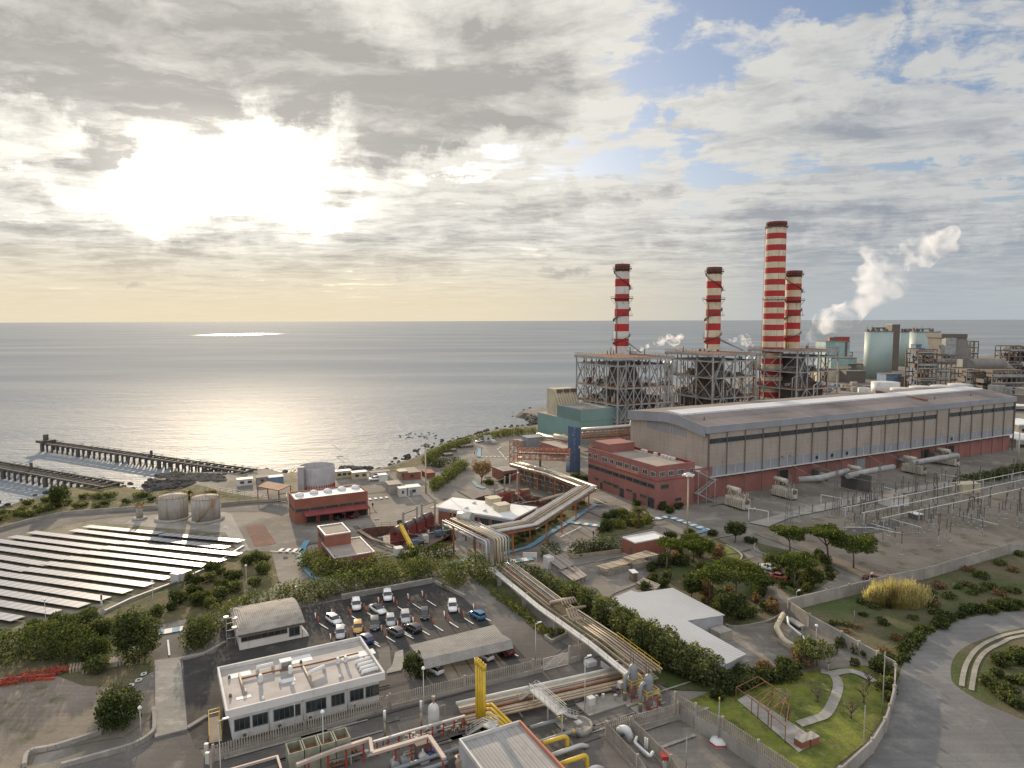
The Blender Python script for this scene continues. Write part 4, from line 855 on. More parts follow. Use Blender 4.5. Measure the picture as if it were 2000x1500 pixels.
c4 = W3((838, 992, 4.3), (882, 972, 4.3), (886, 972, 4.3), (856, 991, 4.3)); s = MB(); s.prism(c4, 4.1, 4.3); s.build('lean_to_roof', M_tan, scr)
def simple(name, corner, h, px_u, px_v, wall, roof, label, par_h=.25, cat='building', **kw):
 c = G(corner[0], corner[1], h); return block(name, c, along(c, UX, px=px_u), along(c, VX, px=px_v), h, wall, roof, label, cat, par_h=par_h, par_t=.25, **kw), Vector((c.x, c.y, 0))
t, q = simple('brick_cabin', (983, 921), 3.6, 1014, 961, M_brick, M_roof, 'small brick cabin beside the orange steel tower', trim=M_pale); window(t, q, UX, -VX, .6, 3.6, 1.6, 2.8)
t, q = simple('brick_store', (1240, 1062), 3.6, 1302, 1215, M_brick, M_wroof, 'low brick store with pale flat roof among the hedges', trim=M_pale); MB().box(q + VX * 1 - UX * .03, -UX * .04, VX * 1.2, ZX * 2.2).build('door', M_dsteel, t)
t, q = simple('pump_room', (1098, 877), 4.5, 1130, 1052, M_pink, M_roof, 'low pink pump room with flat roof left of the blue tower')
for a in (.12, .3, .7): window(t, q, VX, -UX, a * 10, a * 10 + 1.6, 1.5, 2.8, n=2)
# ---------------- chimneys ----------------
M_cream2 = mat('chimney_cream', (0.62, 0.55, 0.42), (0.52, 0.42, 0.26), 0.12, 0.8, streak=0.55, stcol=(0.30, 0.18, 0.08), fine=0.1)
M_cwhite = mat('chimney_white', (0.60, 0.59, 0.56), (0.52, 0.48, 0.42), 0.15, 0.8, streak=0.5, stcol=(0.24, 0.20, 0.16), fine=0.1)
M_cred = mat('chimney_red', (0.42, 0.022, 0.022), (0.33, 0.03, 0.025), 0.1, 0.8, streak=0.4, stcol=(0.16, 0.04, 0.03), fine=0.1)
M_cap = mat('chimney_cap', (0.16, 0.04, 0.03), (0.11, 0.035, 0.03), 0.3, 0.9)
def stack(base, z0, z1, r0, r1, bands, label, white, rings, ladder=None, helical=True):
 t = empty('chimney', Vector((base.x, base.y, z0)), label, 'chimney', 'red and white banded chimneys')
 H = z1 - z0; nseg = bands; prof = []; mi = []; ms = [white, M_cred, M_cap]
 for i in range(nseg + 1): prof.append((r0 + (r1 - r0) * i / nseg, H * i / nseg))
 for i in range(nseg): mi.append(2 if i == nseg - 1 else ((i + 1) % 2 if nseg % 2 else i % 2))
 s = MB(); s.lathe((base.x, base.y, z0), prof[:-1] + [(r1 * 1.0, H * (nseg - .55) / nseg), (r1 * 1.06, H * (nseg - .5) / nseg), (r1 * 1.06, H), (r1 * .85, H), (r1 * .8, H - 2)], 32, mi[:-1] + [2, 2, 2, 2, 2], cap=False)
 s.build('shaft', ms, t)
 for f, k in rings:
  z = z0 + H * f; rr = (r0 + (r1 - r0) * f); s = MB()
  s.lathe((base.x, base.y, z), [(rr + .02, 0), (rr + k, 0), (rr + k, .25), (rr + .02, .25)], 28, cap=False)
  for i in range(20):
   a = i * .314; e = Vector((math.cos(a), math.sin(a), 0)); c = Vector((base.x, base.y, z)) + e * (rr + k - .1)
   s.beam(c, c + ZX * 1.3, .09); e2 = Vector((math.cos(a + .314), math.sin(a + .314), 0)); s.beam(c + ZX * 1.25, Vector((base.x, base.y, z + 1.25)) + e2 * (rr + k - .1), .08)
   if i % 3 == 0: s.beam(Vector((base.x, base.y, z - k * 1.3)) + e * rr, c, .12)
  s.build('walkway', M_dsteel, t)
 cdir = (Vector((0, 0, 0)) - Vector((base.x, base.y, 0))).normalized(); rt = Vector((-cdir.y, cdir.x, 0))
 if helical:      # spoiler fin and stair wrapping the shaft
  for k, (fa, fb, rev) in enumerate(((.93, .70, 1), (.52, .36, 1), (.22, .10, 1))):
   s = MB(); prev = None
   for i in range(15):
    a = -2.2 + 4.0 * i / 14; zz_ = z0 + H * (fa + (fb - fa) * (i / 14 if k else abs(1 - i / 14))); e = cdir * math.cos(a) - rt * math.sin(a); rr = r0 + (r1 - r0) * .6
    p = Vector((base.x, base.y, zz_)) + e * (rr + .05); q = p + e * (.9 if k else .7)
    if prev: s.hexa([prev[0], prev[1], q, p, prev[0] + ZX * (.3 if k else .15), prev[1] + ZX * .3, q + ZX * .3, p + ZX * (.3 if k else .15)]);
    if prev and k: s.beam(prev[1] + ZX * 1.2, q + ZX * 1.2, .07)
    prev = (p, q)
   s.build('stair_flight' if k else 'wind_fin', M_dsteel if k else M_rusty, t)
  s = MB()
  for f in (.72, .42, .15):
   c = Vector((base.x, base.y, z0 + H * f)) + (-rt if f != .15 else rt) * -1 * (r0 + .9); s.box(c - Vector((.8, .8, 0)), (1.6, 0, 0), (0, 1.6, 0), (0, 0, .2)); rail(s, [c + Vector((-.8, -.8, 0)), c + Vector((.8, -.8, 0)), c + Vector((.8, .8, 0))], post=.8); s.beam(c, c + ZX * 3, .12)
  s.build('landing', M_dsteel, t)
  s = MB(); e = cdir * .75 + rt * -.62; c0 = Vector((base.x, base.y, z0)) + e.normalized() * (r0 + .15); s.tube([c0, c0 + ZX * H * .55], .22, 6); s.build('riser_pipe', M_dsteel, t)
 else:
  s = MB(); e = (-rt * .96 + cdir * .25).normalized()
  for z in np.arange(z0, z1 - 2, 1.2): rr = r0 + (r1 - r0) * (z - z0) / H; c = Vector((base.x, base.y, z)) + e * (rr + .5); s.box(c - rt * .35, rt * .7, cdir * .5, ZX * .1)
  for j in (-.35, .35): s.beam(Vector((base.x, base.y, z0)) + e * (r0 + .8) + cdir * j, Vector((base.x, base.y, z1 - 3)) + e * (r1 + .8) + cdir * j, .10)
  s.build('caged_ladder', M_dsteel, t)
  s = MB(); e = (rt * .35 + cdir).normalized(); s.tube([Vector((base.x, base.y, z0)) + e * (r0 + .1), Vector((base.x, base.y, z1 - 14)) + e * (r1 + .1)], .07, 5); s.build('cable', M_dsteel, t)
 MB().cyl((base.x, base.y, z1), (base.x + .01, base.y, z1 + .5), .25, n=8).build('warning_light', M_red, t)
 return t
def stack_at(px, pyb, z0, pxt, pyt, w_px, *a, **k):
 b = G(px, pyb, z0); d = (b - CAM).length; z1 = z0 + hgt(b, pyt); r = w_px / 2 * d / F; return stack(b, z0, z1, r * 1.03, r, *a, **k)
rg1 = [(.945, 1.3), (.615, 2.2)]
stack_at(1213.5, 690, 40, 0, 516, 27.5, 12, 'leftmost banded chimney, whitest of the short ones', M_cwhite, rg1)
stack_at(1391.5, 685.5, 40, 0, 522, 27, 12, 'middle short banded chimney with yellowed white bands', M_cream2, rg1)
stack_at(1546, 680, 40, 0, 529, 26.5, 12, 'short banded chimney standing just right of the tall one', M_cream2, rg1)
db = 455; dirb = ray(1509.5, 672); dirb.z = 0; bb = CAM + dirb.normalized() * db; bb.z = 0
zt = hgt(bb, 434);
stack(bb, 0, zt, 18.6 * db / F * 1.03, 16.6 * db / F * 1.03, int(round(zt / 3.48)), 'tallest chimney, thick with many red and cream bands', M_cream2, [(.972, .9), (.60, .8), (.20, .6)], helical=False)
# ---------------- boiler steel structures ----------------
def tank_h(s, a, b, r, m=0): s.cyl(a, b, r, r, 14, m)
def boiler(near, px_u, px_v, H, label, nu, nv, levels, xbrace, seed, casing=True):
 random.seed(seed); N = G(near[0], near[1], H); lu = along(N, UX, px=px_u); lv = along(N, VX, px=px_v); o = Vector((N.x, N.y, 0))
 t = empty('boiler_structure', o, label, 'boiler structure', 'open steel boiler structures'); P = lambda u, v, z: o + UX * (u * lu) + VX * (v * lv) + ZX * z
 MB().gbox(o - (UX + VX) * .8, lu + 1.6, lv + 1.6, H - 1.3, H - .1).build('roof_slab', M_steel, t)
 MB().gbox(o - (UX + VX) * .3, lu + .6, lv + .6, H - .099, H + .02).build('roof_deck', M_rusty, t)
 s = MB(); e = .7; c = [o - (UX + VX) * e, o + UX * (lu + e) - VX * e, o + UX * (lu + e) + VX * (lv + e), o - UX * e + VX * (lv + e)]; c = [p + ZX * H for p in c]; rail(s, c + [c[0]], 1.2, .08, 2, 2.5); s.build('railing', M_dsteel, t)
 us = [i / nu for i in range(nu + 1)]; vs = [i / nv for i in range(nv + 1)]
 for i, u in enumerate(us):
  for j, v in enumerate(vs):
   if i in (0, nu) or j in (0, nv) or (i + j) % 3 == 0: MB().beam(P(u, v, 0), P(u, v, H - 1.3), .75 if (i in (0, nu) and j in (0, nv)) else .55).build('column', M_steel, t)
 zz = [0] + levels + [H - 2.5]
 for z in levels + [H - 4.2]:
  s = MB()
  for v in vs: s.beam(P(0, v, z), P(1, v, z), .4, .7)
  for u in us: s.beam(P(u, 0, z + .01), P(u, 1, z + .01), .38, .66)
  s.build('floor_beams', M_steel, t)
 for z in levels:
  s = MB();
  for (u0, u1, v0, v1) in ((0, 1, 0, .16), (0, 1, .84, 1), (0, .18, .16, .84), (.82, 1, .16, .84)):
   if random.random() < .85: s.box(P(u0, v0, z + .36), UX * lu * (u1 - u0), VX * lv * (v1 - v0), ZX * .12)
  rail(s, [P(0, 0, z + .4), P(1, 0, z + .4)], 1.1, .07); rail(s, [P(0, 1, z + .4), P(0, 0, z + .4)], 1.1, .07); s.build('floor', M_rusty if random.random() < .5 else M_dsteel, t)
 s = MB()
 def brace(a, b, zs):
  for z0, z1 in zip(zs, zs[1:]):
   if random.random() < xbrace: s.beam(a + ZX * z0, b + ZX * z1, .32); s.beam(b + ZX * z0, a + ZX * z1, .32)
   elif random.random() < .6:
    if random.random() < .5: s.beam(a + ZX * z0, b + ZX * z1, .32)
    else: s.beam(b + ZX * z0, a + ZX * z1, .32)
 for j in range(nv):
  for u in (0, 1): brace(P(u, vs[j], 0), P(u, vs[j + 1], 0), zz)
 for i in range(nu):
  for v in (0, 1): brace(P(us[i], v, 0), P(us[i + 1], v, 0), zz)
 s.build('bracing', M_steel, t)
 c0 = P(.5, .5, 0); s = MB()
 def fr(z0, a0, z1, a1):
  q0 = [P(.5 + sx * a0 / 2, .5 + sy * a0 / 2, z0) for sx, sy in ((-1, -1), (1, -1), (1, 1), (-1, 1))]; q1 = [P(.5 + sx * a1 / 2, .5 + sy * a1 / 2, z1) for sx, sy in ((-1, -1), (1, -1), (1, 1), (-1, 1))]; s.hexa(q0 + q1)
 fr(H * .50, .52, H * .62, .34); fr(H * .62, .34, H * .88, .26); fr(H * .28, .66, H * .495, .66); fr(H * .08, .3, H * .275, .6)
 s.build('boiler_casing', M_dsteel, t)
 for i in range(12):
  z = random.choice(levels) + 2; v = random.uniform(.1, .9); a = P(random.uniform(.05, .3), v, z); b = P(random.uniform(.6, .95), v, z); tank_s = MB(); tank_s.cyl(a, b, random.uniform(.5, 1.3), n=14); tank_s.build('duct', random.choice([M_steel, M_alu, M_dsteel]), t)
 for i in range(18):
  u, v = random.choice([(random.uniform(0, 1), random.uniform(0, .15)), (random.uniform(0, .15), random.uniform(0, 1)), (random.random(), random.random())]); z0 = random.uniform(0, H * .3); r = random.uniform(.15, .45)
  MB().tube([P(u, v, z0), P(u, v, z0 + H * .35), P(min(1, u + .1), v, z0 + H * .38), P(min(1, u + .1), v, H * random.uniform(.7, .95))], r, 7).build('riser_pipe', random.choice([M_steel, M_alu, M_rusty]), t)
 s = MB()      # clutter of small equipment boxes on the floors
 for i in range(84):
  z = random.choice([0] + levels) + .5; u, v = random.random(), random.random(); a, b, c_ = (random.uniform(.8, 3) for _ in range(3)); s.box(P(u * .9, v * .9, z), UX * a, VX * b, ZX * c_)
 s.build('equipment', M_dsteel, t)
 s = MB()
 for k in range(4):   # stair tower
  z0, z1 = zz[k] if k < len(zz) else 0, zz[k + 1] if k + 1 < len(zz) else H - 2; a = P(.02 if k % 2 else .18, -.03, z0); b = P(.18 if k % 2 else .02, -.03, z1); s.beam(a, b, .9, .25); s.beam(a + ZX * 1.1, b + ZX * 1.1, .1)
 s.build('stairs', M_steel, t)
 for i in range(9):
  u, v = random.random() * .9 + .05, random.random() * .5 + .45; hh = random.uniform(.8, 4.2)
  if i % 3: MB().cyl(P(u, v, H), P(u, v, H + hh), .25 if hh > 2 else .7, n=8).build('roof_pipe', M_dsteel, t)
  else: MB().box(P(u, v, H + .02), UX * 2.5, VX * 2, ZX * 1.6).build('roof_box', M_pale, t)
 return t, P, lu, lv
b1, PB1, _, _ = boiler((1207, 699), 1314, 1126, 40, 'leftmost boiler structure, an open lattice with crossed bracing', 7, 4, [9, 17, 25], .9, 1)
b2, PB2, _, _ = boiler((1393, 691.5), 1478, 1302, 40, 'middle boiler structure with two pale drums at its left edge', 4, 3, [8, 16, 27], .25, 2)
b3, PB3, _, _ = boiler((1558, 684.7), 1638, 1464, 40, 'rightmost boiler structure, below the tallest chimney', 4, 3, [8, 17, 27], .25, 3)
for par, P in ((b2, PB2), (b3, PB3)):
 for v in (.96, .80):
  q = P(-.03, v, 27.4); MB().lathe(q, [(.5, 0), (1.9, .8), (1.9, 7), (.6, 8), (.2, 8.4)], 16).build('drum', M_pale, par)
for i, (a, b, lab) in enumerate((((1215, 806, 6), (1300, 796, 6), 'long grey duct at the foot of the leftmost boiler structure'), ((1395, 795, 6), (1470, 785, 6), 'long grey duct at the foot of the middle boiler structure'), ((1560, 775, 6), (1625, 769, 6), 'long grey duct at the foot of the rightmost boiler structure'))):
 a, b = W3(a, b); s = MB(); s.cyl(a, b, .9, n=12); s.build('duct', M_steel, label=lab, cat='duct')
for c_, (ax_, ay_) in ((G(1213.5, 690, 40), (1250, 688)), (G(1391.5, 685.5, 40), (1450, 684))):
 s = MB(); e = G(ax_, ay_, 41)
 for k in (0, .8): s.tube([c_ + ZX * (9 - k * 1.5), e + UX * k], .28, 6)
 s.build('inclined_duct', M_grey, label='pair of blue grey sloping ducts right of the %s chimney' % ('leftmost' if ax_ == 1250 else 'middle short'), cat='duct')
# ---------------- blue tower ----------------
tb = G(1121, 922); dT = (tb - CAM).length; tw = 24 * dT / F; z_t = hgt(tb, 831)
tow = empty('blue_tower', tb, 'tall blue curved tower with faint lettering between the pipe bridge and the pink offices', 'tower')
M_bluet = mat('blue_cladding', (0.045, 0.08, 0.145), (0.06, 0.10, 0.17), 0.1, 0.55, streak=0.5, stcol=(0.12, 0.16, 0.22), fine=0.1)
M_bltx = mat('pale_blue_lettering', (0.17, 0.24, 0.36), None, 1, .7)
cdir = Vector((-tb.x, -tb.y, 0)).normalized(); rt = Vector((-cdir.y, cdir.x, 0))
if rt.x < 0: rt = -rt
s = MB(); n = 18; fr_ = []
for i in range(n + 1):
 a = math.pi * i / n; fr_.append(tb + rt * (-math.cos(a) * tw * .5) + cdir * (math.sin(a) * tw * .16))
bk = [p - cdir * tw * .5 for p in (fr_[-1], fr_[0])]
ring_ = fr_ + bk; k0 = s.addv([p for p in ring_]); zt_ = [z_t - 1.0 * (i / n) for i in range(n + 1)] + [z_t - 1.5, z_t - .5]; k1 = s.addv([p + ZX * z for p, z in zip(ring_, zt_)]); m_ = len(ring_)
for i in range(m_): j = (i + 1) % m_; s.addf((k0 + i, k0 + j, k1 + j, k1 + i), 0)
s.addf([k1 + i for i in range(m_)]); s.addf([k0 + i for i in reversed(range(m_))]); s.build('shell', M_bluet, tow)
s = MB(); s.cyl(tb - rt * tw * .42 - cdir * .5, tb - rt * tw * .42 - cdir * .5 + ZX * z_t * .38, tw * .24, n=16); s.build('stair_drum', mat('pale_blue', (0.26, 0.34, 0.42), None, .2, .6), tow)
s = MB(); s.box(tb + rt * tw * .36 + cdir * (tw * .22) + ZX * z_t * .52, rt * .6, cdir * .1, ZX * 1.0); s.build('window', M_pale, tow)
fc = bpy.data.curves.new('lettering', 'FONT'); fc.body = 'Tirreno Power'; fc.size = tw * .42; fc.extrude = .04; fc.align_x = 'LEFT'
fo = bpy.data.objects.new('lettering', fc); COL.objects.link(fo); fc.materials.append(M_bltx)
DG = bpy.context.evaluated_depsgraph_get(); DG.update(); me_ = bpy.data.meshes.new_from_object(fo.evaluated_get(DG)); bpy.data.objects.remove(fo); me_.materials.clear(); me_.materials.append(M_bltx)
fo = bpy.data.objects.new('lettering', me_); COL.objects.link(fo)
pos = rt * tw * .12 + cdir * (tw * .19) + ZX * z_t * .40; fo.parent = tow; fo.matrix_basis = Matrix.Translation(pos) @ Matrix(((0, -rt.x, cdir.x, 0), (0, -rt.y, cdir.y, 0), (1, 0, 0, 0), (0, 0, 0, 1)))
s = MB(); pc = tb - rt * tw * .1 + cdir * (tw * .17) + ZX * z_t * .30
for j in range(3):
 s.tube([pc + rt * (math.cos(a) * tw * (.10 + .05 * j)) + ZX * (math.sin(a) * tw * (.14 + .06 * j)) for a in np.linspace(-1.4, 1.6, 9)], .05, 4)
s.build('emblem', M_bltx, tow)
# ---------------- teal hall with cream louvred house ----------------
q = G(1133, 866); th = hgt(G(1050, 842), 805); tv = tx(q, VX, 1050, th)
tl = empty('teal_hall', q, 'pale teal clad hall at the foot of the leftmost boiler structure', 'building'); qo = Vector((q.x, q.y, 0))
MB().gbox(qo, 34, tv, 0, th).build('wall', M_teal, tl); MB().gbox(qo + (UX + VX) * .2, 33.6, tv - .4, th, th + .12).build('roof', M_roof, tl)
vv = tx(q, VX, 1087, 15); MB().gbox(qo + UX * .3, 30, vv, th + .121, hgt(G(1087, 853), 791)).build('upper_hall', M_teal, tl)
MB().gbox(qo + UX * .5 + VX * .3, 29.6, vv - .6, hgt(G(1087, 853), 791), hgt(G(1087, 853), 791) + .1).build('upper_roof', M_lconc, tl)
cr = empty('louvre_house', qo + VX * (tv - 3), 'cream coloured louvred intake house standing on the teal hall', 'intake house'); zc0 = th + .13; zc1 = hgt(qo + VX * tv, 757)
a0 = qo + VX * (vv + .5) + UX * 3; lw_ = tv - vv - 5
s = MB(); s.hexa([a0 + ZX * zc0, a0 + UX * 13 + ZX * zc0, a0 + UX * 13 + VX * lw_ + ZX * zc0, a0 + VX * lw_ + ZX * zc0, a0 + VX * lw_ * .55 + ZX * zc1, a0 + UX * 13 + VX * lw_ * .55 + ZX * zc1, a0 + UX * 13 + VX * lw_ + ZX * zc1, a0 + VX * lw_ + ZX * zc1]); s.build('casing', M_cream, cr)
for i in range(3):
 c = a0 + UX * (1.5 + i * 4.2) + VX * lw_ * .50 + ZX * (zc1 - 1.6); s = MB(); s.box(c, UX * 3, -VX * 1.2, ZX * 1.5); s.build('vent_hood', M_dsteel, cr)
s = MB()
for i in range(9): a = a0 + UX * (i * 1.6); s.beam(a - VX * .1 + ZX * (zc0 + .5), a + VX * (lw_ * .53) + ZX * (zc1 - .6), .12)
s.build('ribs', M_rusty, cr)
# ---------------- neighbouring plant, far right ----------------
def far_frame(x0, x1, yb, yt, label, m=None, n=4, lev=5, depth=14, cat='industrial structure', fill=.5):
 a = G(x0, yb); b = G(x1, yb); t = empty('process_structure', a, label, cat); H = hgt(a, yt); d = (b - a); L_ = d.length; d /= L_; nn = Vector((-d.y, d.x, 0)); random.seed(x0)
 if nn.y < 0: nn = -nn
 s = MB()
 for i in range(n + 1):
  for j in (0, 1): s.beam(a + d * L_ * i / n + nn * depth * j, a + d * L_ * i / n + nn * depth * j + ZX * H, .7)
 for k in range(1, lev + 1):
  z = H * k / lev
  for j in (0, 1): s.beam(a + nn * depth * j + ZX * z, b + nn * depth * j + ZX * z, .6, .9)
 for i in range(n + 1): s.beam(a + d * L_ * i / n + ZX * (H - .3), a + d * L_ * i / n + nn * depth + ZX * (H - .3), .5)
 s.build('frame', m or M_dsteel, t); s = MB()
 for k in range(lev):
  for i in range(n):
   p = a + d * L_ * i / n + nn * random.uniform(.5, depth * .5) + ZX * H * k / lev
   if random.random() < fill: s.box(p, d * L_ / n * random.uniform(.4, .95), nn * depth * .4, ZX * H / lev * random.uniform(.3, .95))
   elif random.random() < .6: s.beam(a + d * L_ * i / n + ZX * H * k / lev, a + d * L_ * (i + 1) / n + ZX * H * (k + 1) / lev, .4)
 s.beam(a + ZX * H * .5 - nn * .5, b + ZX * H * .5 + nn * depth, .3)
 s.build('plant_inside', M_dsteel, t); s = MB()
 for i in range(6):
  z = random.uniform(.1, .95) * H; s.cyl(a + ZX * z - nn * .5, b + ZX * z - nn * .5, .5, n=8)
 s.build('pipework', M_steel, t); return t
def silo(x0, x1, yb, yt, label, m=M_pteal, crown=True, grp='pale teal silos', name='silo', dome=0.0, cat='silo'):
 a = G(x0, yb); b = G(x1, yb); c = (a + b) / 2; r = (b - a).length / 2; c = c + Vector((c.x, c.y, 0)).normalized() * r; H = hgt(Vector((c.x, c.y, 0)) - Vector((c.x, c.y, 0)).normalized() * r, yt)
 t = empty(name, c, label, cat, grp); MB().lathe(c, [(r, 0), (r, H), (r * .7, H + dome * r * .6), (.1, H + dome * r)], 36).build('shell', m, t)
 if crown:
  s = MB(); s.lathe(c + ZX * H, [(r + .2, -.4), (r + .5, -.4), (r + .5, .1), (r + .2, .1)], 36, cap=False)
  for i in range(24):
   e = Vector((math.cos(i * .262), math.sin(i * .262), 0)) * r; s.beam(c + e + ZX * H, c + e + ZX * (H + 1.3), .12)
  s.build('rim_walkway', M_dsteel, t)
  s = MB(); random.seed(int(x0))
  for i in range(9):
   p = c + Vector((random.uniform(-.7, .7) * r, random.uniform(-.7, .7) * r, H)); s.box(p, (2.2, 0, 0), (0, 2.2, 0), (0, 0, random.uniform(1, 4))); s.beam(p, p + ZX * random.uniform(2, 6), .35)
  s.beam(c + ZX * (H + 3) - UX * r * .8, c + ZX * (H + 3) + UX * r * .8, 1.2); s.build('roof_gear', M_dsteel, t)
 return t, c, H
silo(1776, 1830, 722, 648, 'rightmost pale teal silo, furthest back')
silo(1750, 1786, 716, 648, 'middle pale teal silo, half hidden by the dark lift tower')
silo(1687, 1738, 741, 647, 'left pale teal silo, standing apart from the others')
def fbox(name, x0, x1, yb, yt, depth, m, label, cat='building', roof=None, parts=()):
 a = G(x0, yb); b = G(x1, yb); H = hgt(a, yt); d = (b - a); L_ = d.length; d /= L_; nn = Vector((-d.y, d.x, 0)); nn = nn if nn.y > 0 else -nn
 t = empty(name, a, label, cat); MB().box(a, d * L_, nn * depth, ZX * H).build('wall', m, t)
 s = MB(); s.box(a - d * .3 - nn * .3 + ZX * (H + .003), d * (L_ + .6), nn * (depth + .6), ZX * .6); s.build('roof', roof or M_dsteel, t)
 for f0, f1, g0, g1, mm in parts: MB().box(a + d * L_ * f0 - nn * .12 + ZX * H * g0, d * L_ * (f1 - f0), nn * .1, ZX * H * (g1 - g0)).build('opening', mm, t)
 return t
fbox('lift_tower', 1738.5, 1754, 724, 634, 12, M_dsteel, 'dark lift tower with teal cap between the silos', 'tower', M_pteal)
M_fblue = mat('far_blue', (0.12, 0.20, 0.32), None, .2, .7); M_flight = mat('far_teal', (0.30, 0.42, 0.42), None, .1, .7)
fbox('slim_blue_tower', 1785, 1796, 750, 674, 8, M_fblue, 'slim blue slab tower right of the silos', 'tower')
fbox('blue_shed', 1730, 1760, 756, 732, 16, M_fblue, 'low blue shed in front of the silos', parts=((.0, 1, .0, .5, M_dsteel),))
fbox('blue_shed', 1760, 1772, 757, 737, 14, M_dsteel, 'dark side of the low sheds beside the white round tank')
fbox('teal_boiler_house', 1611, 1658, 722, 668, 30, M_flight, 'tall pale teal house at the foot of the big steam plume', parts=((.2, .7, .3, .42, M_dsteel), (.8, .9, 0, 1, M_dsteel)))
fbox('red_boiler_top', 1627, 1657, 719, 659, 18, M_red, 'red clad top of the boiler house below the steam plume', parts=((-.3, .15, .88, 1.0, M_dsteel),))
fbox('teal_low_hall', 1622, 1672, 735, 700, 24, M_flight, 'low pale teal hall right of the rightmost boiler structure', parts=((.1, .8, .45, .55, M_cream),))
fbox('grey_shed', 1656, 1688, 735, 712, 12, M_lconc, 'long grey conveyor shed left of the silos', parts=((.2, .35, .3, .6, M_black), (.5, .6, .3, .6, M_black)))
fbox('brown_shed', 1600, 1652, 745, 722, 14, M_cream, 'low cream shed behind the rightmost boiler structure', parts=((.1, .25, 0, .5, M_black),))
fbox('dark_shed', 1652, 1690, 748, 726, 14, M_dsteel, 'dark shed behind the small white tanks')
far_frame(1650, 1664, 716, 688, 'dark fan house on the side of the teal boiler house', n=2, lev=2)
for x0, x1, yb, yt, lab, dm in ((1702, 1754, 780, 748, 'large white round tank behind the hall roof', .15), (1739, 1782, 790, 760, 'first white domed tank behind the hall roof', .25), (1776, 1822, 788, 757, 'second white domed tank behind the hall roof', .25), (1818, 1860, 786, 755, 'third white domed tank behind the hall roof', .25), (1852, 1898, 784, 752, 'fourth white domed tank, furthest right', .25), (1675, 1688, 782, 758, 'small white tank, left one of a pair', .4), (1686, 1698, 781, 758, 'small white tank, right one of a pair', .4)):
 silo(x0, x1, yb, yt, lab, M_pale, False, 'white storage tanks behind the hall', 'storage_tank', dm * .35, 'storage tank')
far_frame(1790, 1826, 765, 683, 'dark dense boiler frame right of the slim blue tower', n=5, lev=9, fill=.85, depth=18)
far_frame(1826, 1866, 760, 694, 'open dark frame carrying the big grey hopper', n=4, lev=4, fill=.2)
far_frame(1886, 1935, 782, 722, 'dark pipework mass below the big grey duct', n=6, lev=5, fill=.85, depth=20)
far_frame(1935, 2010, 790, 724, 'dark pipework mass at the right edge of the view', n=8, lev=5, fill=.85, depth=20)
far_frame(1968, 2020, 745, 677, 'dark boiler house at the far right edge', n=5, lev=7, fill=.9, depth=20)
far_frame(1892, 1907, 740, 667, 'small lattice stair tower beside the grey hopper', n=2, lev=6, fill=.1, depth=8)
a, b, c, e = W3((1842, 748, 0), (1883, 748, 0), (1900, 748, 0), (1835, 748, 0)); H0 = hgt(a, 712); H1 = hgt(a, 660); s = MB(); nn = Vector((0, 22, 0))
M_hop = mat('hopper_grey', (0.22, 0.205, 0.185), (0.17, 0.155, 0.14), .1, .8, streak=.4)
s.hexa([a + ZX * H0, c + ZX * H0, c + nn + ZX * H0, a + nn + ZX * H0, e + ZX * H1, b + ZX * H1, b + nn + ZX * H1, e + nn + ZX * H1]); t = empty('grey_hopper', a, 'huge grey tapering hopper on the far right skyline', 'hopper'); s.build('casing', M_hop, t)
s = MB(); s.box(e + ZX * (H1 + .01) - Vector((1, 1, 0)), (b - e) * 1.05, nn * 1.1, ZX * 3.5); s.build('top_gallery', M_dsteel, t)
s = MB(); s.box(e + ZX * (H0 + 8) - Vector((0, 6, 0)), (b - e) * .42, (0, 6, 0), ZX * (H1 - H0 - 8)); s.build('side_duct', M_steel, t)
p = W3((1890, 713, 17), (1930, 711, 17), (1952, 712, 17), (1966, 722, 11), (1974, 740, 3)); s = MB(); s.tube(p, 5.6, 16); s.build('big_duct', M_hop, label='very thick grey curved duct at the far right', cat='duct')
silo(1866, 1876, 770, 702, 'slim rusty cream chimney in front of the hopper', M_cream, False, None, 'slim_chimney', 0, 'chimney')
for x, y, w_, h_, lab in ((1984, 872, 60, 12, 'long pale flat roof beyond the right end of the hall, nearest'), (1990, 840, 60, 9, 'pale flat roof beyond the right end of the hall, further'), (1960, 800, 80, 6, 'low pale roof with stripes beyond the far corner of the hall')):
 fbox('pale_roof_shed', x, x + w_, y + 4, y - h_, 22, M_conc, lab, roof=M_wroof, parts=((.1, .9, .1, .5, M_black),))
a = G(1988, 905); t = empty('lamp_mast', a, 'tall thin mast at the right edge in front of the hall end', 'mast'); MB().cyl(a, a + ZX * hgt(a, 842), .35, .2, 8).build('pole', M_cream, t)
random.seed(12)
for i in range(14):
 x = random.uniform(1600, 1700); y = random.uniform(752, 768); a = G(x, y)
 MB().cbox(a, random.uniform(4, 9), 4, random.uniform(2, 4)).build('yard_container', random.choice([M_dsteel, M_conc, M_fblue, M_rusty]), label='small container in the yard behind the rightmost boiler structure', cat='container', group='containers behind the boiler structures')
for i in range(16):
 x = random.uniform(1240, 1600); y = 795 - (x - 1240) * .08 + random.uniform(-12, 8); a = G(x, y)
 MB().cbox(a, random.uniform(5, 12), random.uniform(4, 8), random.uniform(3, 9), ax=UX).build('plant_shed', random.choice([M_dsteel, M_conc, M_steel, M_rusty]), label='small grey or rusty plant shed at the foot of the boiler structures', cat='shed', group='plant sheds at the foot of the boiler structures')
for i in range(26):
 x = random.uniform(1890, 2000); y = random.uniform(735, 800); a = G(x, y); MB().cbox(a, random.uniform(4, 12), 6, random.uniform(4, 14), ax=UX).build('plant_shed', random.choice([M_dsteel, M_dsteel, M_conc, M_steel]), label='dark plant shed among the pipework at the right edge', cat='shed', group='dark plant sheds at the right edge')
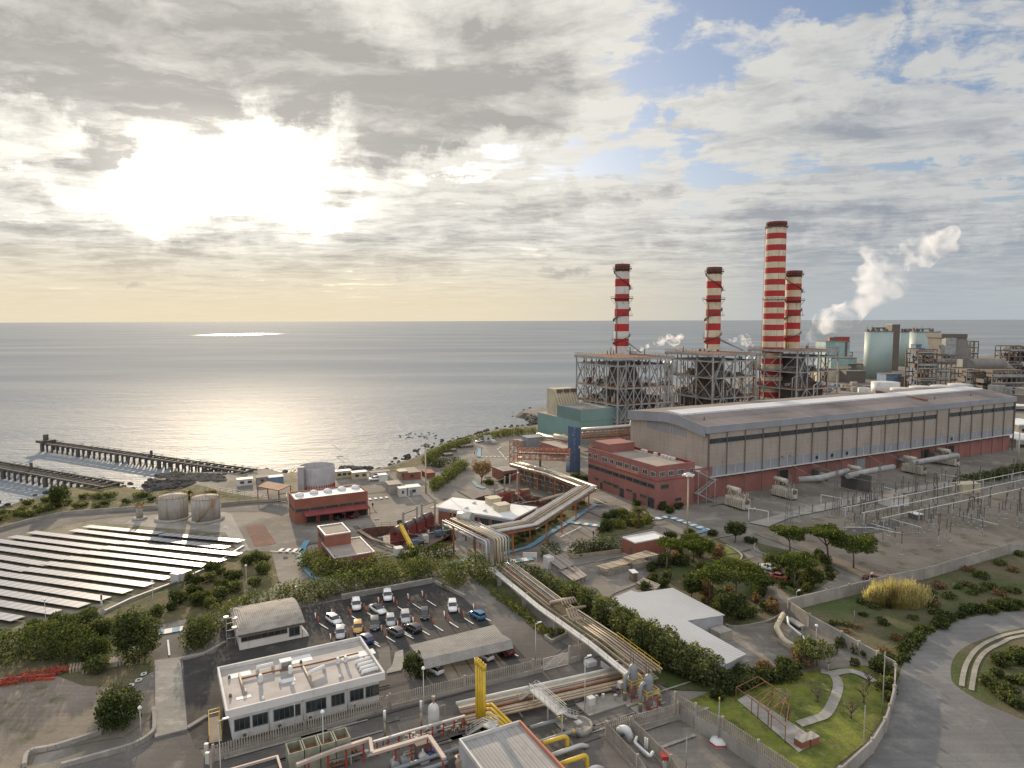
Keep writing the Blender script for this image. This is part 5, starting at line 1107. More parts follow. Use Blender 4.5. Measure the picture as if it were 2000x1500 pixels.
# ---------------- steam ----------------
scn.cycles.volume_bounces = 4; scn.cycles.volume_step_rate = 3.0; scn.cycles.volume_max_steps = 128
def steam(puffs, dist, label, dens, nsc, disp=6.0, vox=3.0, grow=1.25):
 m = bpy.data.materials.new('steam'); m.use_nodes = True; nt = m.node_tree; nt.nodes.clear(); S = NT(nt)
 pos = S.new('ShaderNodeNewGeometry').outputs['Position']; n_ = S.noise(pos, nsc, 4, 0.6, 0.6)
 v = S.new('ShaderNodeVolumePrincipled'); v.inputs['Color'].default_value = (0.96, 0.975, 1, 1); v.inputs['Anisotropy'].default_value = 0.3
 S.put(v.inputs['Density'], S.mul(S.rng(n_, 0.46, 0.66), dens)); o_ = S.new('ShaderNodeOutputMaterial'); nt.links.new(v.outputs[0], o_.inputs['Volume'])
 s = MB()
 for px, py, r in puffs:
  d = ray(px, py).normalized() * dist; c = CAM + d; k = r * grow * dist / F
  for i in range(3):
   q = c + Vector((random.uniform(-.5, .5), random.uniform(-.5, .5), random.uniform(-.4, .4))) * k; s.lathe(q, [(k * .6 * math.cos(a), k * .6 * math.sin(a)) for a in np.linspace(-1.5, 1.5, 7)], 12)
 o = s.build('steam_plume', m, label=label, cat='steam', kind='stuff')
 r_ = o.modifiers.new('r', 'REMESH'); r_.mode = 'VOXEL'; r_.voxel_size = vox; r_.use_smooth_shade = True
 tx_ = bpy.data.textures.new('puff', 'CLOUDS'); tx_.noise_scale = disp * 3.2; tx_.noise_depth = 4
 dm = o.modifiers.new('d', 'DISPLACE'); dm.texture = tx_; dm.strength = disp * 2.2; dm.mid_level = 0.45
 return o
random.seed(21)
steam([(1584, 660, 7), (1592, 648, 10), (1603, 636, 13), (1616, 625, 15), (1632, 620, 16), (1645, 640, 11), (1641, 655, 7), (1650, 610, 17), (1668, 597, 19), (1688, 580, 20), (1706, 570, 20), (1722, 555, 18), (1700, 540, 16), (1712, 512, 16), (1735, 540, 18), (1690, 495, 12), (1742, 510, 18), (1762, 525, 18), (1778, 495, 22), (1760, 560, 12), (1798, 488, 22), (1806, 512, 14), (1818, 468, 20), (1835, 470, 15), (1848, 455, 13), (1838, 485, 16), (1850, 488, 9), (1820, 500, 12)], 760, 'large white steam plume drifting up and right from the teal boiler house', 0.12, 0.045, 10, 3.0, 1.6)
steam([(1240, 682, 3), (1252, 680, 4), (1266, 678, 5), (1282, 672, 6), (1296, 665, 8), (1308, 660, 8), (1318, 668, 7), (1328, 658, 5)], 400, 'small white steam cloud right of the leftmost chimney', 0.5, .28, 2.2, .6, 1.5)
steam([(1425, 665, 3), (1436, 664, 4), (1448, 662, 5), (1455, 670, 6), (1462, 660, 5), (1468, 672, 5)], 430, 'small white steam cloud right of the middle short chimney', 0.5, .28, 2.2, .6, 1.5)
steam([(1016, 962, 4), (1022, 956, 4), (1029, 950, 4), (1034, 944, 2.5)], 255, 'faint steam wisp rising from the screen pit under the trestle', 0.12, .3, .6, .4)
# ---------------- pipes and racks ----------------
def offset(pts, off, dz=0.0):
 out = []
 for i, p in enumerate(pts):
  def nrm(d): d = Vector((d.x, d.y, 0)); return Vector((-d.y, d.x, 0)).normalized() if d.length > 1e-4 else None
  n0 = nrm(pts[i] - pts[i - 1]) if i else None; n1 = nrm(pts[i + 1] - pts[i]) if i < len(pts) - 1 else None
  n0 = n0 or n1; n1 = n1 or n0; n_ = (n0 + n1).normalized(); k = min(2.0, 1 / max(.4, n_.dot(n0))); out.append(Vector(p) + n_ * off * k + ZX * dz)
 return out
def run(par, pts, offs, r, m, name='pipe', dz=0.0, n=8):
 for i, o_ in enumerate(offs):
  rr = r[i % len(r)] if isinstance(r, (list, tuple)) else r; mm = m[i % len(m)] if isinstance(m, (list, tuple)) else m
  MB().tube(offset(pts, o_, dz + rr), rr, n).build(name, mm, par)
def posts(par, pts, offs, step, w_, m, z_to=-.2, name='post', cross=None):
 for a, b in zip(pts, pts[1:]):
  a = Vector(a); b = Vector(b); L_ = (b - a).length; k = max(1, int(L_ / step))
  for i in range(k):
   p = a.lerp(b, (i + .5) / k); d = (b - a); n_ = Vector((-d.y, d.x, 0)).normalized()
   for o_ in offs: q = p + n_ * o_; MB().beam((q.x, q.y, 0), (q.x, q.y, q.z + z_to), w_).build(name, m, par)
   s = MB(); s.beam(p + n_ * (min(offs) - .5) + ZX * z_to, p + n_ * (max(offs) + .5) + ZX * z_to, .25, .3); s.build('cross_beam', cross or m, par)
def truss(par, a, b, wd, h, n, m, name='truss'):
 a = Vector(a); b = Vector(b); d = (b - a); nn = Vector((-d.y, d.x, 0)).normalized() * wd; s = MB(); q = lambda t, j, k: a + d * t + nn * j + ZX * h * k
 for j in (0, 1):
  for k in (0, 1): s.beam(q(0, j, k), q(1, j, k), .28)
  for i in range(n + 1): s.beam(q(i / n, j, 0), q(i / n, j, 1), .2)
  for i in range(n): s.beam(q(i / n, j, i % 2), q((i + 1) / n, j, (i + 1) % 2), .16)
 for i in range(n + 1):
  for k in (0, 1): s.beam(q(i / n, 0, k), q(i / n, 1, k), .18)
 s.build(name, m, par)
tr = W3((1008, 906, 6.5), (1078, 925, 6.5), (1148, 951, 6.5), (1034, 1023, 6.5), (950, 1038, 6.5))
t = empty('pipe_trestle', Vector((tr[2].x, tr[2].y, 0)), 'raised angular pipe trestle with silver pipes on orange legs', 'pipe trestle')
run(t, tr, [-2.6, -2.1, -1.6, 1.5, 2.0, 2.5], [.26, .22, .2], [M_alu, M_pale, M_steel])
run(t, tr, [-2.55, -2.0, 2.55], .18, M_alu, dz=-.8);
for i, (a, b) in enumerate(zip(tr, tr[1:])):
 s = MB(); d = (b - a); nn = Vector((-d.y, d.x, 0)).normalized(); s.box(a - nn * .9 + ZX * (.05 + i * .004), d, nn * 1.8, ZX * .25); s.build('walkway', M_tan, t)
 s = MB(); s.beam(a - nn * 2.8 - ZX * .4, b - nn * 2.8 - ZX * .4, .25, .5); s.beam(a + nn * 2.8 - ZX * .4, b + nn * 2.8 - ZX * .4, .25, .5); s.build('girder', M_rusty, t)
 s = MB(); s.tube([a - nn * .5 + ZX * .5, b - nn * .5 + ZX * .5], .25, 8); s.tube([a + nn * .4 + ZX * .5, b + nn * .4 + ZX * .5], .2, 8); s.build('pipe', M_tan, t)
posts(t, tr, [-2.3, 2.3], 9, .35, M_osteel)
s = MB(); c = tr[2];
for p_ in (W3((1058, 978, 6.9), (1100, 986, 6.9))): pass
p0, p1 = W3((1055, 977, 6.9), (1100, 965, 6.9)); s.tube([p0, p1], .45, 8); s.build('cross_pipe', M_tan, t)
bd = W3((886, 1014, 7.2), (972, 1054, 7.2)); g0 = Vector((bd[1].x, bd[1].y, 0)); t = empty('pipe_arch', g0, 'bundle of parallel pipes crossing above and bending straight down to the rack', 'pipe bundle')
dd = (bd[1] - bd[0]).normalized()
for i in range(9):
 o_ = -3.2 + i * .78; rr = .25 if i in (3, 4, 5, 6) else .18
 if i == 2: continue
 pp = offset(bd, o_, rr); e = pp[1]; pp = [pp[0] - ZX * 1.5, pp[0], e - dd * .4, e + dd * .05 - ZX * .25, Vector((e.x, e.y, 1.4)) + dd * .1]
 MB().tube(pp, rr, 8).build('pipe', [M_pale, M_steel, M_tan, M_tan, M_cream, M_cream, M_alu, M_pale, M_steel][i], t)
run(t, bd, [-2.9, -2.5, 2.9], .16, M_steel, dz=-1.0)
posts(t, bd, [-3, 3], 7, .4, M_rusty); s = MB(); q = W3((905, 1040, 0), (925, 1050, 0))
for q_ in W3((884, 1044, 0), (893, 1050, 0), (910, 1056, 0), (925, 1062, 0), (938, 1068, 0)): MB().beam(q_, q_ + ZX * 6.5, .45).build('leg', random.choice([M_conc, M_osteel, M_rusty]), t)
MB().cyl(*W3((896, 1008, 8), (922, 1012, 8)), 1.3, n=14).build('drum', M_alu, t)
lr = W3((978, 1104, 3.2), (1004, 1124, 3.2), (1080, 1184, 3.2), (1126, 1215, 3.2), (1180, 1252, 3.2), (1262, 1316, 3.2))
t = empty('pipe_rack', Vector((lr[2].x, lr[2].y, 0)), 'long low pipe rack running to the vertical separators with tan pipes', 'pipe rack')
a_, b_ = lr[:3], lr[3:]
run(t, a_, [-.6, 0, .6, 1.2, 1.8, 2.4], [.22, .15, .2, .12, .2, .17], [M_tan, M_rusty, M_tan, M_tan, M_alu, M_tan]); run(t, b_, [-.2, .4, 1.0, 1.7], [.2, .14, .2, .16], M_tan); run(t, lr, [3.0], .14, M_cream)
d = (lr[3] - lr[2]).normalized(); nn = Vector((-d.y, d.x, 0))
for i in range(6):   # expansion loops
 o_ = -.6 + i * .6; p = lr[2] + nn * o_; q = lr[3] + nn * o_; pp = [p + ZX * .24, p + ZX * .9, p + nn * 2.2 + d * .3 + ZX * .9, p + nn * 2.2 + d * 1.2 + ZX * .24]
 MB().tube(pp, .24, 8).build('expansion_loop', M_tan, t)
 if i < 4: k = q + nn * .2; MB().tube([k + ZX * .24, k - d * 1.6 + ZX * .24, k - d * 2.6 + ZX * 1.5, k - d * 2.6 + nn * 2.4 + ZX * 1.2], .24, 8).build('expansion_loop', M_tan, t)
s = MB(); wl = offset(lr, -2.6);
for a, b in zip(wl, wl[1:]): d = b - a; n2 = Vector((-d.y, d.x, 0)).normalized(); s.box(a - n2 * .55 - ZX * .25, d, n2 * 1.1, ZX * .25)
s.build('cable_walkway', M_pale, t)
s = MB(); rail(s, offset(lr, -3.15), 1.0, .05, 2, 3); s.build('railing', M_steel, t)
s = MB()
for o_ in (-2.0, -.9, 2.7):
 w2 = offset(lr, o_, -.3)
 for a, b in zip(w2, w2[1:]): s.beam(a, b, .2, .45)
s.build('girder', M_tan, t)
posts(t, lr, [-1.9, 2.3], 11, .8, M_conc, z_to=-.5); s = MB(); rail(s, offset(lr[4:], 2.6), 1.1, .06, 2, 2); s.build('yellow_railing', M_yel, t)
bl_ = W3((1275, 1318, .9), (905, 1404, .9))
t = empty('pipe_bundle', Vector((bl_[1].x, bl_[1].y, 0)), 'wide bundle of tan pipes running left from the separators at knee height', 'pipe bundle')
run(t, bl_, [-2.1, -1.5, -.9, -.3, .3, .9, 1.5], [.22, .16, .22, .14, .22, .2, .18], [M_steel, M_tan, M_rusty, M_tan, M_tan, M_tan, M_tan])
run(t, bl_, [-3.4, -2.9], [.28, .18], [M_pale, M_steel], dz=.2); run(t, bl_, [-1.8, -1.2, 0], .12, M_dsteel, dz=-.5)
d = bl_[1] - bl_[0]; nn = Vector((-d.y, d.x, 0)).normalized()
if (nn.y < 0): nn = -nn
s = MB(); s.box(bl_[0] + nn * 2.0 + ZX * .3, d, nn * 1.1, ZX * .22); s.build('duct_cover', M_tan, t)
posts(t, bl_, [-3.2, 2.3], 5, .25, M_dsteel, z_to=-.1)
def stairs(name, pts, wd, label, m=M_pale, par=None):
 t = par or empty(name, Vector((pts[0].x, pts[0].y, 0)), label, 'stairs'); s = MB(); r_ = MB()
 for a, b in zip(pts, pts[1:]):
  d = b - a; h = Vector((d.x, d.y, 0)); nn = Vector((-h.y, h.x, 0)).normalized() * wd / 2; k = max(2, int(d.length / .35))
  for sg_ in (-1, 1): s.beam(a + nn * sg_, b + nn * sg_, .1, .28); rail(r_, [a + nn * sg_, b + nn * sg_], 1.1, .07, 3, 1.4)
  if abs(d.z) > .3:
   for i in range(k): p = a.lerp(b, (i + .5) / k); s.box(p - nn, nn * 2, h.normalized() * .28, ZX * .05)
  else: s.box(a - nn - ZX * .03, nn * 2, d, ZX * .08)
 s.build('steps', m, t); r_.build('handrail', m, t)
 return t
st = stairs('crossing_stairs', W3((1008, 1372, 0), (1042, 1346, 3.2), (1098, 1394, 3.2), (1122, 1402, .2)), 1.5, 'pale steel stairs and footbridge climbing over the tan pipe bundle')
for p_ in W3((1042, 1346, 3.1), (1098, 1394, 3.1), (1070, 1370, 3.1)): MB().beam((p_.x, p_.y, 0), p_, .18).build('leg', M_pale, st)
stairs('yellow_stairs', W3((918, 1432, 0), (950, 1412, 3.0), (968, 1420, 3.0)), 1.5, 'steel stairs with thin handrails at the foot of the yellow vents', M_pale)
for i, (x, yt) in enumerate(((932, 1291), (937, 1294), (941.5, 1299), (946, 1303))):
 b = G(x, 1416 + i * 3); h_ = hgt(b, yt); t = empty('vent_pipe', b, ['tall yellow vent pipe, leftmost and highest of the four', 'tall yellow vent pipe, second from the left', 'tall yellow vent pipe, third from the left', 'tall yellow vent pipe, rightmost and nearest'][i], 'vent pipe', 'four yellow vent pipes')
 MB().cyl(b, b + ZX * (h_ - .4), .24, n=12).build('pipe', M_yel, t); MB().lathe(b + ZX * (h_ - .4), [(.24, 0), (.36, .05), (.36, 1.1 - .3), (.30, .8), (.30, .3)], 12).build('hood', M_yel, t)
 if i == 0: e = G(946, 1425); MB().beam(b + ZX * h_ * .72, Vector((e.x, e.y, h_ * .62)), .09).build('tie_bar', M_red, t)
 y = empty('yellow_pipe', b, ['yellow pipe elbowing off the vents, highest', 'yellow pipe elbowing off the vents, second', 'yellow pipe elbowing off the vents, third', 'yellow pipe elbowing off the vents, lowest'][i], 'pipe', 'four yellow pipes bending from the vents')
 q = W3((948, 1378 + i * 8, 2.8), (960 - i * 1, 1375 + i * 9, 2.8), (998 - i * 6, 1412 + i * 3, 2.8)); q = [q[0], q[0].lerp(q[1], .8), q[1], q[1].lerp(q[2], .06), q[2], q[2] - ZX * 2.6 + (q[2] - q[1]).normalized() * .3]; MB().tube(q, .22, 10).build('pipe', M_yel, y)
for i, (x, yb, yt, lab) in enumerate(((1236, 1367, 1297, 'grey vertical separator vessel on the left, further back'), (1266, 1389, 1317, 'grey vertical separator vessel on the right, nearer'))):
 b = G(x, yb); h_ = hgt(b, yt); t = empty('separator_vessel', b, lab, 'pressure vessel', 'two grey vertical separators'); r = .68
 MB().lathe(b, [(r * .5, 0), (r * .5, .8), (r, 1.1), (r, h_ - .7), (r * .85, h_ - .3), (r * .4, h_), (.05, h_ + .05)], 20).build('vessel', M_grey, t)
 e = b - UX * 1.5; MB().tube([b + ZX * (h_ * .78), b - UX * .9 + ZX * (h_ * .80), b - UX * 1.3 + ZX * (h_ * .76), e + ZX * (h_ * .66), e + ZX * .05], .28, 10).build('inlet_pipe', M_grey, t)
 MB().cyl(e + ZX * h_ * .26, e + ZX * (h_ * .26 + .3), .30, n=12).build('yellow_band', M_yel, t)
 MB().tube([b + ZX * h_ * .4, b + UX * 1.5 + ZX * h_ * .42, b + UX * 2.2 + ZX * h_ * .35, b + UX * 2.2 + ZX * .1], .24, 10).build('outlet_pipe', M_grey, t); MB().cyl(b + UX * 2.2 + ZX * h_ * .2, b + UX * 2.2 + ZX * (h_ * .2 + .3), .26, n=12).build('yellow_band', M_yel, t)
 s = MB(); s.tube([b + ZX * h_, b + ZX * (h_ + 1.6)], .08, 6); s.tube([b + ZX * (h_ + .5), b + ZX * (h_ + .6) - UX * .5, b - UX * .5 + ZX * (h_ + 2.2)], .07, 6); s.build('relief_pipe', M_dsteel, t)
 s = MB()
 for a_, c_ in ((-1, -1), (1, -1), (1, 1), (-1, 1)): s.beam(b + UX * a_ * .95 + VX * c_ * .95, b + UX * a_ * .95 + VX * c_ * .95 + ZX * h_ * .42, .14)
 for z in (.9, h_ * .42): s.beam(b + (-UX - VX) * .95 + ZX * z, b + (UX - VX) * .95 + ZX * z, .12); s.beam(b + (-UX + VX) * .95 + ZX * z, b + (UX + VX) * .95 + ZX * z, .12)
 s.build('support_frame', M_red, t)
 s = MB(); c_ = [b + (-UX - VX) * 1.1, b + (UX - VX) * 1.1, b + (UX + VX) * 1.1, b + (-UX + VX) * 1.1]; c_ = [p + ZX * h_ * .45 for p in c_]; rail(s, c_ + [c_[0]], 1.1, .06, 2, 1.0); s.build('guard_rail', M_yel, t)
 MB().cbox(b - ZX * 0, 4.2, 3.2, .34, ax=UX).build('plinth', M_conc, t)
pb = G(1150, 1402); t = empty('instrument_pad', pb, 'concrete pad with grey cabinets and instrument stands before the pipe bundle', 'equipment pad'); MB().gbox(pb, 8.5, 3.6, 0, .35).build('pad', M_conc, t)
for i, (u, v, w_, h_, m_) in enumerate(((.5, .6, 1.1, 2.4, M_pale), (2.6, 2.0, .5, 1.6, M_steel), (4, 2.2, .4, 1.4, M_pale), (5.5, 1.2, .6, 1.3, M_steel), (7.4, 2.4, 1.0, 2.2, M_pale), (6.2, 2.6, .5, 1.9, M_dsteel))): s = MB(); q = pb + UX * u + VX * v; s.gbox(q, w_, w_ * .8, .36 + h_ * .4, h_); s.beam(q + UX * w_ / 2 + VX * .3 + ZX * .36, q + UX * w_ / 2 + VX * .3 + ZX * h_ * .5, .15); s.build('cabinet', m_, t)
q = G(1129, 1425); s = MB(); s.lathe(q, [(2.1, 0), (2.1, .9), (1.8, .9), (1.8, .5), (.1, .45)], 24); t = empty('round_basin', q, 'low round concrete basin with a small grey box on it', 'basin'); s.build('ring', M_conc, t); MB().cbox(q + ZX * .95, 1.0, .8, .25, ax=UX).build('box', M_pale, t)
t = empty('pipe_bridge', G(1000, 925), 'orange steel pipe bridge from its corner tower to the blue tower', 'pipe bridge')
pA, pB = W3((1012, 897, 8.5), (1112, 900, 8.5)); truss(t, pA, pB, 3.2, 3.6, 9, M_osteel); d = (pB - pA); nn = Vector((-d.y, d.x, 0)).normalized()
for k in range(4): MB().tube([pA + nn * (.5 + .7 * k) + ZX * (.5 + 1.4 * (k % 2)), pB + nn * (.5 + .7 * k) + ZX * (.5 + 1.4 * (k % 2))], .28, 8).build('pipe', [M_alu, M_rusty, M_tan, M_pale][k], t)
q = G(1004, 925); s = MB()
for a_ in (0, 3.4):
 for b_2 in (0, 3.4): s.beam(q + UX * a_ + VX * b_2, q + UX * a_ + VX * b_2 + ZX * 12, .3)
for z in (3, 6, 9, 12):
 for b_2 in (0, 3.4): s.beam(q + VX * b_2 + ZX * z, q + UX * 3.4 + VX * b_2 + ZX * z, .22); s.beam(q + UX * b_2 + ZX * z, q + UX * b_2 + VX * 3.4 + ZX * z, .22)
 s.beam(q + ZX * (z - 3), q + UX * 3.4 + ZX * z, .16); s.beam(q + ZX * z, q + VX * 3.4 + ZX * (z - 3), .16)
s.build('corner_tower', M_osteel, t)
for x_ in (1055,): b = G(x_, 935); MB().beam(b, b + ZX * 13, .8).build('pier', M_dsteel, t)
t = empty('pipe_bridge', G(1180, 880), 'orange steel pipe bridge between the blue tower and the turbine hall', 'pipe bridge')
pA, pB = W3((1136, 860, 6), (1236, 853, 8)); truss(t, pA, pB, 4, 4.2, 12, M_osteel); pC = G(1236, 820, 14)
MB().tube([pA + ZX * 4.6, pB + ZX * 4.8 - (pB - pA) * .06, pC + ZX * .5, pC + UX * 4 + ZX * 1.5], .8, 12).build('main_duct', M_alu, t)
for k in range(4): MB().tube([pA + ZX * (1 + k) + Vector((0, .6 * k, 0)), pB + ZX * (1 + k) + Vector((0, .6 * k, 0))], .35, 8).build('pipe', [M_rusty, M_tan, M_alu, M_rusty][k], t)
for f in (.2, .5, .8): p_ = pA.lerp(pB, f); MB().beam((p_.x, p_.y, 0), p_, .6).build('leg', M_osteel, t)
t = empty('pipe_group', G(1080, 868), 'cream horizontal pipes and vessels left of the blue tower', 'pipework')
for i, (x0, y0, x1, y1, z) in enumerate(((1062, 852, 1110, 860, 5), (1083, 850, 1112, 856, 7), (1050, 848, 1080, 853, 4), (1060, 866, 1108, 872, 3))): MB().cyl(*W3((x0, y0, z), (x1, y1, z)), .8, n=12).build('pipe', M_cream if i % 2 else M_alu, t)
for x_, y_ in ((1050, 866), (1065, 872), (1080, 876)): b = G(x_, y_); MB().beam(b, b + ZX * 5.5, .35).build('leg', M_osteel, t)
q = G(1102, 873); MB().lathe(q, [(1.4, 0), (1.4, 5), (.8, 5.8), (.1, 6)], 14).build('vessel', M_tan, t)
t = empty('intake_screens', G(810, 1070), 'row of brown covered intake screens sunk in the large pit', 'intake machinery')
a, b = W3((778, 1066, -1), (850, 1030, -1)); d = (b - a); L_ = d.length; d /= L_; nn = Vector((-d.y, d.x, 0))
for i in range(4):
 p = a + d * L_ * i / 4; MB().box(p, d * (L_ / 4 - .6), nn * 2.6, ZX * 3.6).build('screen_housing', M_dkred, t); MB().cyl(p + nn * 1.3 + ZX * 3.6, p + nn * 1.3 + d * (L_ / 4 - .6) + ZX * 3.6, 1.1, n=10).build('hood', mat('brown_hood', (.13, .085, .08), None, .3, .5), t)
random.seed(5)
for i in range(26):
 p = a - nn * 0 + d * random.uniform(0, L_) + nn * random.choice([random.uniform(3, 8), random.uniform(-6, -1)]) + ZX * random.uniform(-1, 1); q = p + Vector((random.uniform(-3, 3), random.uniform(-3, 3), random.uniform(0, 2)))
 MB().tube([p, q, q + ZX * random.uniform(-.8, 1)], random.uniform(.1, .3), 6).build('pipework', random.choice([M_steel, M_rusty, M_dsteel, M_pale]), t)
for i in range(8): p = a + d * random.uniform(0, L_) + nn * random.choice([4, 6, -3, -5]) + ZX * .1; MB().cbox(p, random.uniform(.8, 2), random.uniform(.8, 1.6), random.uniform(.8, 2.2), ax=UX).build('machine', random.choice([M_pale, M_steel, mat('machine_green', (.12, .25, .2), None, .5, .6), M_fblue]), t)
MB().prism([a - d * 3 - nn * 7, b + d * 2 - nn * 7, b + d * 2 + nn * 9, a - d * 3 + nn * 9], -1.6, -1.2).build('deck', M_dsteel, t)
t = empty('intake_screens', G(1000, 985), 'cluster of intake machinery sunk in the small pit below the trestle', 'intake machinery')
for i in range(22):
 p = G(random.uniform(945, 1050), random.uniform(972, 988), -1); q = p + Vector((random.uniform(-3, 3), random.uniform(-3, 3), random.uniform(0, 2.5))); MB().tube([p, q, q + ZX * random.uniform(-.8, .5)], random.uniform(.12, .4), 6).build('pipework', random.choice([M_steel, M_rusty, M_dsteel]), t)
for i in range(7): p = G(965 + i * 10, 984 - i * 2, -1.4); MB().cbox(p, 3.2, 2, random.uniform(2, 3.4), ax=UX).build('machine', random.choice([M_dkred, M_rusty, M_dsteel]), t)
for ps, lab in ((((786, 1053, 1000), (813, 1038, 989)), 'grey hoist frame over the left of the large pit'), (((822, 1034, 984), (848, 1022, 975)), 'grey hoist frame over the right of the large pit'), (((965, 975, 938), (984, 968, 931)), 'grey hoist frame left of the slim lamp mast'), (((994, 968, 927), (1009, 962, 920)), 'leaning hoist frame under the orange corner tower')):
 A_ = [G(x, yb) for x, yb, yt in ps]; hs = [hgt(g, yt) for g, (x, yb, yt) in zip(A_, ps)]; t = empty('hoist_frame', A_[0], lab, 'hoist frame', 'grey hoist frames')
 for g, h_ in zip(A_, hs): MB().beam(g - ZX * 1.5, g + ZX * h_ + UX * .4, .5).build('post', M_conc, t)
 for f in (.9, .35): MB().beam(A_[0] + ZX * hs[0] * f, A_[1] + ZX * hs[1] * f, .25).build('beam', M_dsteel, t)
q = G(806, 1086); t = empty('mobile_crane', q, 'yellow mobile crane with raised boom reaching over the large pit', 'crane')
e = G(784, 1070, 0); tip = Vector((e.x, e.y, 0)) + ZX * hgt(e, 1028); MB().beam(q + ZX * 1.8, tip, .9, .9).build('boom', M_yel, t); MB().beam(q.lerp(tip, .45) + ZX * .5, tip + (tip - q) * .12, .55).build('inner_boom', M_yel, t); MB().beam(tip + (tip - q) * .1, tip + (tip - q) * .16 + ZX * .3, 1.0).build('boom_head', M_black, t)
MB().cbox(q - UX * 1.5, 5, 2.4, 1.4, ax=UX).build('chassis', M_dsteel, t); MB().cbox(q - UX * 3.6 + ZX * 1.0, 2.0, 2.2, 1.8, ax=UX).build('cab', M_wwall, t)
for sx in (-3.2, -.8, .6):
 for sy in (-1.25, 1.25): c_ = q + UX * sx + VX * sy + ZX * .55; MB().cyl(c_ - VX * .2, c_ + VX * .2, .55, n=12).build('wheel', M_black, t)
p0, p1 = W3((1015, 945, 0), (1130, 985, 0)); p1 = G(1128, 978); s = MB(); d = p1 - p0; L_ = d.length; d /= L_; nn = Vector((-d.y, d.x, 0))
t = empty('baffle_wall', p0, 'dark latticed wall on thin posts below the upper arm of the trestle', 'wall')
for i in range(22):
 for k in range(3): s.box(p0 + d * (L_ * i / 22) + ZX * (.3 + k * 1.7) - nn * (.25 * ((i + k) % 2)), d * (L_ / 22 * .9), nn * .25, ZX * 1.5)
s.build('panels', M_dsteel, t); s = MB()
for i in range(9): s.beam(p0 + d * L_ * i / 8 - nn * .6, p0 + d * L_ * i / 8 - nn * .6 + ZX * 6, .3)
s.build('posts', M_rusty, t)
# ---------------- white office in front ----------------
M_oroof = mat('office_roof', (0.40, 0.37, 0.345), (0.29, 0.265, 0.245), 0.25, 0.8, fine=0.2, lo=.3, hi=.7)
c = G(441, 1389, 5.0); lu = along(c, UX, px=752); lv = along(c, VX, px=424); o = Vector((c.x, c.y, 0))
t = empty('office', o, 'long white flat roofed office with dark windows behind the comb fence', 'building')
i_ = .75
MB().gbox(o + (UX + VX) * i_, lu - 2 * i_, lv - i_ - .3, 0, 3.9).build('wall', M_wwall, t)
MB().gbox(o + (UX + VX) * .3, lu - .6, lv - .6, 3.9, 4.45).build('roof', M_oroof, t)
s = MB(); s.gbox(o, lu, .3, 3.85, 5.0); s.gbox(o + VX * (lv - .3), lu, .3, 3.85, 5.0); s.gbox(o + VX * .3, .3, lv - .6, 3.85, 5.0); s.gbox(o + VX * .3 + UX * (lu - .3), .3, lv - .6, 3.85, 5.0); s.build('parapet', M_wwall, t)
wo_ = o + (UX + VX) * i_
X = lambda px: tx(wo_, UX, 400 + px / 3.75, 2.5)
for a, b, n in ((215, 330, 3), (348, 462, 3), (503, 700, 5), (740, 888, 4), (926, 1022, 3), (1062, 1162, 3), (1177, 1275, 3)): window(t, wo_, UX, -VX, X(a), X(b), 1.35, 3.05, n=n)
for a in (470, 720, 1045): MB().cyl(wo_ + UX * X(a) - VX * .08, wo_ + UX * X(a) - VX * .08 + ZX * 3.85, .06, n=6).build('downpipe', M_pale, t)
for a in (262, 520, 745, 1070): q = wo_ + UX * X(a) - VX * .4; s = MB(); s.box(q + ZX * .35, UX * .95, VX * .35, ZX * .7); s.build('air_conditioner', M_pale, t); MB().cyl(q + UX * .42 - VX * .005 + ZX * .7, q + UX * .42 - VX * .03 + ZX * .7, .26, n=12).build('fan_grille', M_dsteel, t)
rz = 4.46; RP = lambda px, py: G(px, py, rz)
pts_ = [RP(472, 1329), RP(530, 1315), RP(600, 1302), RP(640, 1293), RP(700, 1278)]
MB().tube([p + ZX * .25 for p in pts_], .13, 8).build('roof_pipe', M_rusty, t)
for a, b in (((467, 1318), (478, 1360)), ((592, 1303), (611, 1342))): MB().tube([RP(*a) + ZX * .2, RP(*b) + ZX * .2], .16, 8).build('roof_pipe', M_tan, t)
def fan(x, y, k=1.0):
 q = RP(x, y); s = MB(); s.cyl(q, q + ZX * .7 * k, .32 * k, n=12); s.tube([q + ZX * .7 * k, q + ZX * 1.15 * k, q + ZX * 1.15 * k - VX * .9 * k], .3 * k, 10); s.build('roof_fan', M_wroof, t)
fan(509, 1334); fan(567, 1317); fan(660, 1297, .8); fan(675, 1294, .8)
for x0, y0, x1, y1 in ((503, 1312, 533, 1305), (605, 1322, 633, 1310)): a, b = RP(x0, y0), RP(x1, y1); MB().tube([a + ZX * .1, a + ZX * .7, b + ZX * .7, b + ZX * .1], .3, 10).build('roof_duct', M_wroof, t)
for i in range(4): a, b = RP(696 + i * 4, 1299 + i * 6.5), RP(722 + i * 5, 1291 + i * 6.5); MB().tube([a + ZX * .1, a + ZX * .5, b + ZX * .5, b + ZX * .1], .27, 10).build('roof_duct', M_wroof, t)
q = RP(548, 1310); s = MB(); s.gbox(q, .15, 1.2, rz, rz + 1.3); s.gbox(q + UX * 1.6, .15, 1.2, rz, rz + 1.3); s.gbox(q + UX * .15, 1.45, 1.2, rz + 1.15, rz + 1.3); s.gbox(q + UX * .15 + VX * 1.1, 1.45, .1, rz, rz + 1.15); s.build('roof_hood', M_wroof, t)
for x, y in ((448, 1325), (450, 1361), (588, 1295), (711, 1288), (480, 1352), (547, 1334), (664, 1324), (514, 1366)): q = RP(x, y); MB().lathe(q, [(.22, 0), (.22, .25), (.1, .5)], 8).build('roof_vent', M_dsteel if x in (448, 450, 588, 711) else M_wroof, t)
